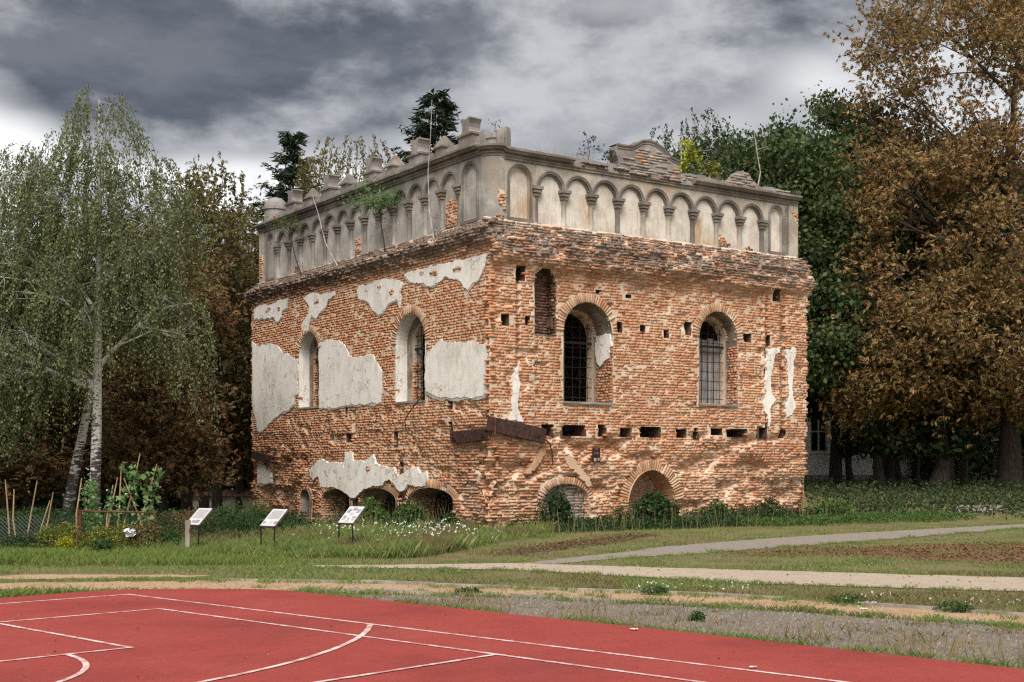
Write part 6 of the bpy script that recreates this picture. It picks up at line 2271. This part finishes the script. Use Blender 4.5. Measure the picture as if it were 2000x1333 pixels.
def weeds_strip(name, label, P, hts, per, lsize, wr, mat, seed):
    r = np.random.default_rng(seed)
    n = len(P)
    base = np.stack([P[:, 0], P[:, 1], terrain(P[:, 0], P[:, 1])], -1)
    C, D = [], []
    for k in range(per):
        t = r.uniform(0.08, 1.0, n)
        C.append(base + np.stack([r.normal(0, 0.10, n), r.normal(0, 0.10, n), hts * t], -1))
        D.append(r.normal(0, 1, (n, 3)) + np.array([0, 0, 0.25]))
    C, D = np.concatenate(C), np.concatenate(D)
    V, Fc = leaf_quads(C, D, lsize * r.uniform(0.5, 1.3, len(C)), wr, 0.12, seed)
    o = mk(name, V, Fc, mat)
    return setp(o, label, 'weeds', kind='stuff')


def face_pts(fr, u0, u1, d0, d1, n, r):
    u, d = r.uniform(u0, u1, n), r.uniform(0, 1, n) ** 1.3 * (d1 - d0) + d0
    q = fr.wa(u, 0 * u, d)
    return q[:, :2], u, d


r_ = np.random.default_rng(77)
P, u, d = face_pts(FR, 0.6, 13.5, 0.0, 1.7, 1500, r_)
gp = fbm(u * 1.3, d * 1.5, 8)
hh = (0.10 + 0.95 * np.clip(gp - 0.22, 0, 1)) * (1.05 - 0.45 * d / 1.7)
k_ = gp > 0.36
P, u, d, hh = P[k_], u[k_], d[k_], hh[k_]
weeds_strip('nettles', 'dense green nettles along the foot of the right wall', P, hh, 13, 0.085, 0.5, 'leaf_weed_dark', 501)
P, u, d = face_pts(FR, 0.4, 13.5, 0.05, 2.0, 700, r_)
weeds_strip('nettles', 'paler leaves mixed into the nettles along the right wall', P, 0.1 + 0.6 * np.clip(fbm(u * 1.5, d, 6) - 0.25, 0, 1), 10, 0.07, 0.35, 'leaf_weed', 506)
P, u, d = face_pts(FR, 8.0, 18.0, 0.6, 2.8, 900, r_)
weeds_strip('nettles', 'lighter green weeds in front of the right end of the wall', P, 0.18 + 0.2 * fbm(u * 0.9, d, 4), 11, 0.08, 0.45, 'leaf_bright', 502)
P, u, d = face_pts(FL, 0.3, 15.8, 0.0, 1.8, 900, r_)
weeds_strip('nettles', 'patchy green weeds along the foot of the left wall', P, 0.18 + 0.25 * fbm(u * 0.9, d, 5), 11, 0.075, 0.4, 'leaf_weed', 503)
X = r_.uniform(10.5, 44, 5200)
Y = r_.uniform(43.2, 68, 5200)
k_ = (X > 12.2 + (Y - 43) * 0.02) & (r_.random(5200) < sstep(Y, 42.5, 48) + 0.25)
weeds_strip('undergrowth', 'dark undergrowth in the shade below the right trees', np.stack([X[k_], Y[k_]], -1), 0.2 + 0.5 * r_.random(k_.sum()), 9, 0.14, 0.5, 'leaf_dark', 504)
X = r_.uniform(-17, -6.2, 1800)
Y = r_.uniform(32, 44, 1800)
weeds_strip('undergrowth', 'dark undergrowth below the left trees', np.stack([X, Y], -1), 0.2 + 0.6 * r_.random(1800), 9, 0.13, 0.5, 'leaf_weed_dark', 505)
for fr_, n_, u1_, sd2 in ((FR, 380, 13.0, 1), (FL, 420, 14.0, 2)):
    P, u, d = face_pts(fr_, 0.2, u1_, 0.1, 2.2, n_, r_)
    base_ = np.stack([P[:, 0], P[:, 1], terrain(P[:, 0], P[:, 1])], -1)
    hs_ = r_.uniform(0.3, 0.95, n_)
    V = np.stack([base_ - [0.005, 0, 0], base_ + [0.005, 0, 0], base_ + np.stack([r_.normal(0, 0.12, n_), r_.normal(0, 0.1, n_), hs_], -1)], 1).reshape(-1, 3)
    setp(mk('dry_stems', V, np.arange(n_ * 3).reshape(-1, 3), 'grass_dry'), 'dry seed stems standing in the weeds along the ' + ('right' if sd2 == 1 else 'left') + ' wall', 'stems', kind='stuff')
# fallen stone blocks in the shade on the right
for i, (x, y, L, a) in enumerate(((17.2, 48.5, 0.9, 0.1),)):
    o = MB().box((0, 0, 0), ((math.cos(a), math.sin(a), 0), (-math.sin(a), math.cos(a), 0), UP), (L, 0.25, 0.13)).build('stone_slab', 'kerb_stone')
    o.location = (x, y, float(terrain(x, y)) + 0.10)
    setp(o, ('pale', 'grey')[i] + ' long stone slab lying in the undergrowth ' + ('left' if i == 0 else 'right') + ' of the thickest dark trunk', 'stone')


# ------------------------------------------------------------------ grass
def blades(name, label, X, Y, h, w, mat, seed, lean=0.5, cat='grass'):
    r = np.random.default_rng(seed)
    n = len(X)
    Z = terrain(X, Y)
    a = r.uniform(0, 2 * PI, n)
    sx_, sy_ = np.cos(a) * w / 2, np.sin(a) * w / 2
    lx, ly = r.normal(0, lean, n) * h, r.normal(0, lean, n) * h
    V = np.stack([np.stack([X - sx_, Y - sy_, Z - 0.01], -1), np.stack([X + sx_, Y + sy_, Z - 0.01], -1),
                  np.stack([X + lx * 0.35 + sx_ * 0.7, Y + ly * 0.35 + sy_ * 0.7, Z + h * 0.55], -1),
                  np.stack([X + lx, Y + ly, Z + h], -1)], 1).reshape(-1, 3)
    b = (np.arange(n) * 4)[:, None]
    Fc = np.concatenate([b + np.array([[0, 1, 2]]), b + np.array([[0, 2, 3]])])
    return setp(mk(name, V, Fc, mat), label, cat, kind='stuff')


def screen_ground(n, x0, x1, y0, y1, r):
    """random ground points, denser towards the viewer"""
    x = r.uniform(x0, x1, n)
    y = r.uniform(y0, y1, n)
    Yd = CAM_H * 2560 / (y - 915)
    return (x - 1000) / 2560 * Yd, Yd


def inside_building(X, Y):
    q = np.stack([X - P0[0], Y - P0[1]], -1)
    return (q @ RD > -0.05) & (q @ LD > -0.05) & (q @ RD < UR) & (q @ LD < UL)


def bare(X, Y, grow_=0.0):
    m = np.zeros(X.shape, bool)
    jx = 0.18 * (fbm(X * 2.3, Y * 2.3, 61) - 0.5) * 2
    jy = 0.18 * (fbm(X * 2.3, Y * 2.3, 62) - 0.5) * 2
    for pl in (COURT, PATH1, PATH2, SAND, GRAVEL, SOIL, SOIL2, SAND2):
        m |= inpoly(X + (jx if pl is not COURT else 0), Y + (jy if pl is not COURT else 0), pl)
    return m


def grass_field():
    r = np.random.default_rng(5)
    # mown lawn everywhere that is not path
    X, Y = screen_ground(330000, -450, 2450, 1008, 1290, r)
    ok = ~bare(X, Y) & ~inside_building(X, Y)
    X, Y = X[ok], Y[ok]
    den = fbm(X * 0.8, Y * 0.8, 70)
    keep = r.random(len(X)) < np.clip(0.25 + 1.9 * (den - 0.3), 0.15, 1)
    X, Y, den = X[keep], Y[keep], den[keep]
    h = (0.025 + 0.05 * den) * r.uniform(0.5, 1.4, len(X))
    far = Y > 23.5
    tone = fbm(X * 0.35 + 3, Y * 0.35, 72)
    ol = (tone > 0.57) & (X > -4)
    blades('lawn', 'short mown green grass around the paths', X[~ol], Y[~ol], h[~ol], 0.011, 'grass_green', 601)
    blades('lawn', 'olive dried patches of the mown grass', X[ol], Y[ol], h[ol], 0.011, 'grass_olive', 602)
    # fresh tall band at left
    X, Y = screen_ground(42000, -350, 700, 1072, 1106, r)
    ok = ~bare(X, Y)
    X, Y = X[ok], Y[ok]
    den = fbm(X * 1.1, Y * 1.1, 73)
    fade = 1 - sstep(X, -6.0, -3.2)
    ok = r.random(len(X)) < fade + 0.1
    X, Y, den, fade = X[ok], Y[ok], den[ok], fade[ok]
    blades('tall_grass', 'fresh tall grass band in front of the garden', X, Y, (0.06 + 0.22 * den * fade) * r.uniform(0.5, 1.3, len(X)), 0.009, 'grass_fresh', 603, 0.3)
    # rough grass round the signs up to the wall
    X, Y = screen_ground(80000, 300, 1080, 1012, 1092, r)
    ok = ~bare(X, Y) & ~inside_building(X, Y)
    lim = 1092 - 40 * sstep((X / Y * 2560 + 1000), 780, 1060)
    ok &= (CAM_H * 2560 / Y + 915) < lim
    X, Y = X[ok], Y[ok]
    den = fbm(X * 0.9, Y * 0.9, 75)
    dry = fbm(X * 0.6 + 9, Y * 0.6, 76) > 0.56
    h = (0.12 + 0.42 * np.clip(den - 0.25, 0, 1)) * r.uniform(0.5, 1.2, len(X))
    blades('rough_grass', 'long green grass around the information panels', X[~dry], Y[~dry], h[~dry], 0.010, 'grass_green', 604, 0.3)
    blades('rough_grass', 'long straw coloured grass around the information panels', X[dry], Y[dry], h[dry], 0.009, 'grass_olive', 605, 0.3)
    # tufts: on the court edge, kerbs and gravel
    def tuft(n, pts, hmin, hmax, rad, per, mat, seed, label, name='grass_tufts', wd=0.0055, ln=0.45):
        rr = np.random.default_rng(seed)
        c = pts(n, rr)
        s = rr.uniform(0.5, 1.3, n)
        X = np.repeat(c[:, 0], per) + rr.normal(0, 1, n * per) * np.repeat(s, per) * rad
        Y = np.repeat(c[:, 1], per) + rr.normal(0, 1, n * per) * np.repeat(s, per) * rad
        ok = ~inpoly(X, Y, COURT)
        h = np.repeat(s, per) * rr.uniform(hmin, hmax, n * per)
        blades(name, label, X[ok], Y[ok], h[ok], wd, mat, seed, ln)

    def along(poly, off):
        poly = np.array(poly, float)
        seg = np.linalg.norm(np.diff(poly, axis=0), axis=1)
        cum = np.concatenate([[0], np.cumsum(seg)])

        def f(n, rr):
            t = rr.uniform(0, cum[-1], n)
            t = t[vnoise(t * 1.1, 0 * t, 91) > 0.22] if n > 60 else t
            t = np.resize(t, n)
            p = np.stack([np.interp(t, cum, poly[:, 0]), np.interp(t, cum, poly[:, 1])], -1)
            return p + rr.normal(0, off, p.shape)
        return f

    tuft(230, along([(-3.0, 18.35), (-1.55, 17.0), (1.65, 13.97), (4.4, 11.27), (8, 7.8)], 0.06), 0.03, 0.085, 0.06, 40, 'grass_green', 611, 'grass tufts growing along the edge of the red court')
    tuft(130, along([(-9, 15.2), (-6.85, 17.35), (-5.6, 18.6)], 0.10), 0.05, 0.13, 0.08, 50, 'grass_fresh', 612, 'bright grass fringe at the far left edge of the red court')
    tuft(140, along([(-3.1, 18.7), (0.0, 17.68), (3.2, 16.15), (5.7, 14.3), (9, 11.4)], 0.10), 0.03, 0.085, 0.08, 50, 'grass_fresh', 613, 'grass tufts along the kerb between sand and gravel')
    tuft(130, along([(-6, 20.4), (-2.3, 19.9), (0.0, 19.0), (2.8, 17.9), (6.1, 15.4), (10, 12.2)], 0.13), 0.03, 0.075, 0.09, 45, 'grass_fresh', 614, 'grass tufts along the kerb at the far side of the sand')

    def scatter(poly):
        def f(n, rr):
            q = np.array(poly)
            P_ = rr.uniform(q.min(0), q.max(0), (n * 6, 2))
            P_ = P_[inpoly(P_[:, 0], P_[:, 1], poly)]
            w_ = fbm(P_[:, 0] * 0.9, P_[:, 1] * 0.9, 97)
            P_ = P_[w_ > 0.45]
            return P_[:n] if len(P_) >= n else np.resize(P_, (n, 2))
        return f
    tuft(260, scatter(GRAVEL), 0.02, 0.08, 0.09, 26, 'grass_olive', 615, 'sparse weedy tufts scattered over the gravel')
    tuft(90, scatter(SAND), 0.02, 0.07, 0.06, 30, 'grass_green', 616, 'small tufts scattered over the orange sand')
    tuft(120, along([(-3.6, 23.5), (0.0, 24.1), (2.69, 23.0), (8.14, 20.9), (14, 18.5)], 0.06), 0.02, 0.06, 0.06, 40, 'grass_green', 621, 'grass creeping over the far edge of the pale footpath')
    tuft(120, along([(-3.3, 22.9), (0.0, 22.45), (1.6, 21.2), (3.85, 19.7), (7.2, 18.5), (12, 16.4)], 0.06), 0.02, 0.07, 0.06, 40, 'grass_green', 622, 'grass creeping over the near edge of the pale footpath')
    tuft(90, along([(1.8, 26.6), (3.45, 29.35), (6.5, 32.9), (9.8, 35.9), (16, 41.2)], 0.07), 0.03, 0.08, 0.08, 36, 'grass_green', 623, 'grass creeping over the far edge of the grey footpath')
    tuft(90, along([(1.98, 25.2), (3.65, 26.6), (7.0, 29.8), (14.8, 38.0)], 0.07), 0.03, 0.08, 0.08, 36, 'grass_green', 624, 'grass creeping over the near edge of the grey footpath')
    tuft(170, scatter(SOIL), 0.02, 0.06, 0.16, 50, 'grass_green', 625, 'thin grass patches growing through the bare soil')
    # tall dry stalks on the gravel
    tuft(170, along([(-1.3, 17.0), (1.9, 14.0), (4.8, 11.5), (7, 9)], 0.30), 0.08, 0.24, 0.16, 7, 'grass_dry', 617, 'thin dry grass stalks standing on the gravel', 'dry_stalks', 0.004, 0.22)
    # dry litter on the soil
    tuft(700, scatter(SOIL), 0.01, 0.04, 0.2, 12, 'leaf_chestnut', 618, 'fallen brown leaves and litter on the bare soil', 'leaf_litter')
    # grasses on top of the broken cornice
    rr = np.random.default_rng(9)
    u = rr.uniform(2.0, 4.2, 60)
    q = FR.wa(u, 0 * u + 10.8, -0.55 + 0 * u)
    V = []
    for p in q:
        hgt = rr.uniform(0.15, 0.5)
        V += [p, p + np.array([0.008, 0, 0]), p + np.array([rr.normal(-0.1, 0.06), 0, hgt])]
    o = mk('cornice_grass', np.array(V), np.arange(len(V)).reshape(-1, 3), 'grass_dry')
    setp(o, 'thin dry grass on top of the broken right cornice', 'grass', kind='stuff')


grass_field()


def pebbles(name, label, poly, n, smin, smax, mat, seed, z=0.01):
    r = np.random.default_rng(seed)
    q = np.array(poly)
    lo, hi = q.min(0), np.minimum(q.max(0), (11, 30))
    P = r.uniform(lo, hi, (n * 5, 2))
    P = P[inpoly(P[:, 0], P[:, 1], poly) & (P[:, 1] > 9)][:n]
    m = len(P)
    s_ = r.uniform(smin, smax, m) * r.uniform(0.5, 1, m)
    a = r.uniform(0, 2 * PI, m)
    V = []
    for k in range(4):
        t = a + k * PI / 2 + r.normal(0, 0.25, m)
        V.append(np.stack([P[:, 0] + s_ * np.cos(t), P[:, 1] + s_ * np.sin(t), np.full(m, z - 0.004)], -1))
    for k in range(4):
        t = a + k * PI / 2 + 0.4
        V.append(np.stack([P[:, 0] + 0.55 * s_ * np.cos(t), P[:, 1] + 0.55 * s_ * np.sin(t), z + s_ * r.uniform(0.5, 0.9, m)], -1))
    V = np.stack(V, 1).reshape(-1, 3)
    qd = np.array([(0, 1, 5, 4), (1, 2, 6, 5), (2, 3, 7, 6), (3, 0, 4, 7), (4, 5, 6, 7)])
    Fc = ((np.arange(m) * 8)[:, None, None] + qd[None]).reshape(-1, 4)
    setp(mk(name, V, Fc, mat), label, 'gravel', kind='stuff')


leaf_mat('pebble', [(0, (0.11, 0.09, 0.075)), (0.5, (0.20, 0.17, 0.145)), (1, (0.30, 0.265, 0.235))], 0.0, 0.95)
pebbles('pebbles', 'small grey stones of the gravel margin', GRAVEL, 13000, 0.008, 0.022, 'pebble', 801, 0.012)
pebbles('pebbles', 'scattered small stones on the orange sand', SAND, 2500, 0.006, 0.018, 'pebble', 802, 0.008)


def fallen_leaves(name, label, poly, n, size, mat, seed, spread_=0.0, z0=0.02):
    r = np.random.default_rng(seed)
    q = np.array(poly)
    P = r.uniform(q.min(0) - spread_, q.max(0) + spread_, (n * 4, 2))
    P = P[inpoly(P[:, 0] + r.normal(0, 0.3, len(P)), P[:, 1] + r.normal(0, 0.3, len(P)), poly)][:n]
    C = np.stack([P[:, 0], P[:, 1], z0 + (0.03 if z0 < 0.04 else 0.006) * r.random(len(P))], -1)
    V, Fc = leaf_quads(C, r.normal(0, 1, C.shape) * np.array([1, 1, 0.35]), size * r.uniform(0.5, 1.3, len(C)), 0.55, 0.15, seed)
    setp(mk(name, V, Fc, mat), label, 'leaves', kind='stuff')


fallen_leaves('fallen_leaves', 'brown chestnut leaves lying on the red soil', SOIL, 5200, 0.065, 'leaf_chestnut_dark', 811)
fallen_leaves('fallen_leaves', 'scattered leaves on the dark worn soil by the wall', SOIL2, 1200, 0.06, 'leaf_chestnut_dark', 812)
fallen_leaves('fallen_leaves', 'a few dry leaves blown onto the red court', [(-7, 12), (-5.4, 18.2), (-3.2, 18.2), (4.3, 11.0), (9, 6), (0, 7)], 130, 0.035, 'leaf_chestnut', 815, z0=0.05)
fallen_leaves('fallen_leaves', 'a few dry leaves on the pale footpath', PATH1, 160, 0.05, 'leaf_chestnut', 813)
fallen_leaves('fallen_leaves', 'dry leaves caught on the gravel margin', GRAVEL, 260, 0.045, 'leaf_chestnut', 814)


def daisies(name, label, P, hmin, hmax, size, seed, mat='petal_white'):
    r = np.random.default_rng(seed)
    n = len(P)
    z = terrain(P[:, 0], P[:, 1]) + r.uniform(hmin, hmax, n)
    C = np.repeat(np.stack([P[:, 0], P[:, 1], z], -1), 3, 0) + r.normal(0, size * 0.35, (n * 3, 3))
    V, Fc = leaf_quads(C, r.normal(0, 1, C.shape) + np.array([0, -0.5, 0.3]), size * r.uniform(0.7, 1.3, n * 3), 0.8, 0.1, seed)
    setp(mk(name, V, Fc, mat), label, 'flowers', kind='stuff')


r_ = np.random.default_rng(55)
P = np.concatenate([np.stack([r_.normal(px(775, 31), 0.9, 120), r_.normal(30.6, 1.4, 120)], -1), np.stack([r_.normal(px(860, 31), 0.7, 40), r_.normal(30.0, 1.0, 40)], -1)])
P = P[~inside_building(P[:, 0], P[:, 1])]
daisies('daisies', 'white daisies in the long grass below the low arches', P, 0.22, 0.5, 0.04, 701)
P = np.concatenate([np.stack([r_.normal(cx, 0.25, 12), r_.normal(cy, 0.2, 12)], -1) for cx, cy in ((2.2, 18.6), (3.2, 18.3), (4.7, 17.1), (5.9, 16.4), (2.0, 18.25), (6.1, 16.0))])
daisies('daisies', 'white daisies scattered in the grass beside the sand strip', P, 0.08, 0.15, 0.022, 702)
for i, (cx, cy, w_, h_, lab) in enumerate(((1.95, 18.1, 0.22, 0.13, 'leafy daisy clump at the middle of the sand strip'), (4.3, 16.9, 0.28, 0.12, 'wide leafy clump on the sand strip at the right'), (5.35, 15.9, 0.25, 0.13, 'leafy daisy clump near the right end of the sand strip'), (-0.6, 18.0, 0.18, 0.12, 'green tuft on the kerb at the middle of the sand strip'), (2.1, 14.9, 0.1, 0.12, 'single green weed on the gravel near the court edge'))):
    leafy('weed_clump', lab, 'plant', (cx, cy, 0), [((0, 0, h_ * 0.5), (w_, w_ * 0.7, h_ * 0.6)), ((w_ * 0.5, 0, h_ * 0.4), (w_ * 0.5, w_ * 0.4, h_ * 0.5))], 420, 0.045, 0.35, 'leaf_weed', 720 + i, up=0.7)

# ------------------------------------------------------------------ small things
plq = empty('wall_plaque', tuple(FR.w(3.69, 1.94, 0.07)), 'small dark brown plaque with pale symbols fixed beside the arches', 'plaque')
MB().box(FR.w(3.69, 2.135, 0.07), (FR.d3(), FR.n3(), UP), (0.135, 0.015, 0.20)).build('plate', 'plaque_brown', plq)
for (a, z, w_, h_, mt) in ((-0.055, 2.0, 0.045, 0.045, 'plaque_white'), (0.07, 2.015, 0.032, 0.04, 'print_text'), (0.0, 2.31, 0.05, 0.006, 'print_text'), (0.0, 2.2, 0.09, 0.004, 'print_text'), (0.0, 2.17, 0.08, 0.004, 'print_text')):
    MB().box(FR.w(3.69 + a, z, 0.087), (FR.d3(), FR.n3(), UP), (w_, 0.003, h_)).build('printed_mark', mt, plq)
MB().tube([FR.w(3.635, 2.0, 0.09), FR.w(3.65, 2.0, 0.093)], [0.016, 0.016], 8).build('printed_mark', 'plaque_brown', plq)


def litter(name, label, x, y, s, seed, z=0.0):
    r = random.Random(seed)
    b = MB()
    n = 4
    V = [(x + (i / n - 0.5) * s + r.uniform(-.2, .2) * s / n, y + (j / n - 0.5) * s * 0.6, z + 0.01 + r.uniform(0, 0.18) * s) for j in range(n + 1) for i in range(n + 1)]
    Fc = [(j * (n + 1) + i, j * (n + 1) + i + 1, (j + 1) * (n + 1) + i + 1, (j + 1) * (n + 1) + i) for j in range(n) for i in range(n)]
    o = b.add(V, Fc).build(name, 'paper')
    setp(o, label, 'litter')


litter('paper_scrap', 'crumpled white paper in the grass beside the right end of the kerb', 4.55, 16.75, 0.24, 1)
litter('paper_scrap', 'small white paper scrap just below the crumpled paper', 4.35, 16.2, 0.09, 2)
litter('paper_scrap', 'white scrap lying on the red court near its gravel edge', 1.28, 13.75, 0.08, 3, 0.05)
litter('paper_scrap', 'tiny white scrap on the red court near the outer line at the right', 2.05, 11.15, 0.06, 4, 0.05)
pb = MB()
rr = random.Random(8)
bx_, by_ = px(255, 26.4), 26.35
V = []
for j in range(6):
    for i in range(6):
        V.append((bx_ + (i / 5 - 0.5) * 0.20 + rr.uniform(-.02, .02), by_ + rr.uniform(-0.09, 0.09), 0.38 + j / 5 * 0.15 + rr.uniform(-.02, .02)))
pb.add(V, [(j * 6 + i, j * 6 + i + 1, j * 6 + i + 7, j * 6 + i + 6) for j in range(5) for i in range(5)])
setp(pb.build('plastic_bag', 'paper'), 'crumpled white plastic sheet caught in the weeds by the rusty frame', 'litter')
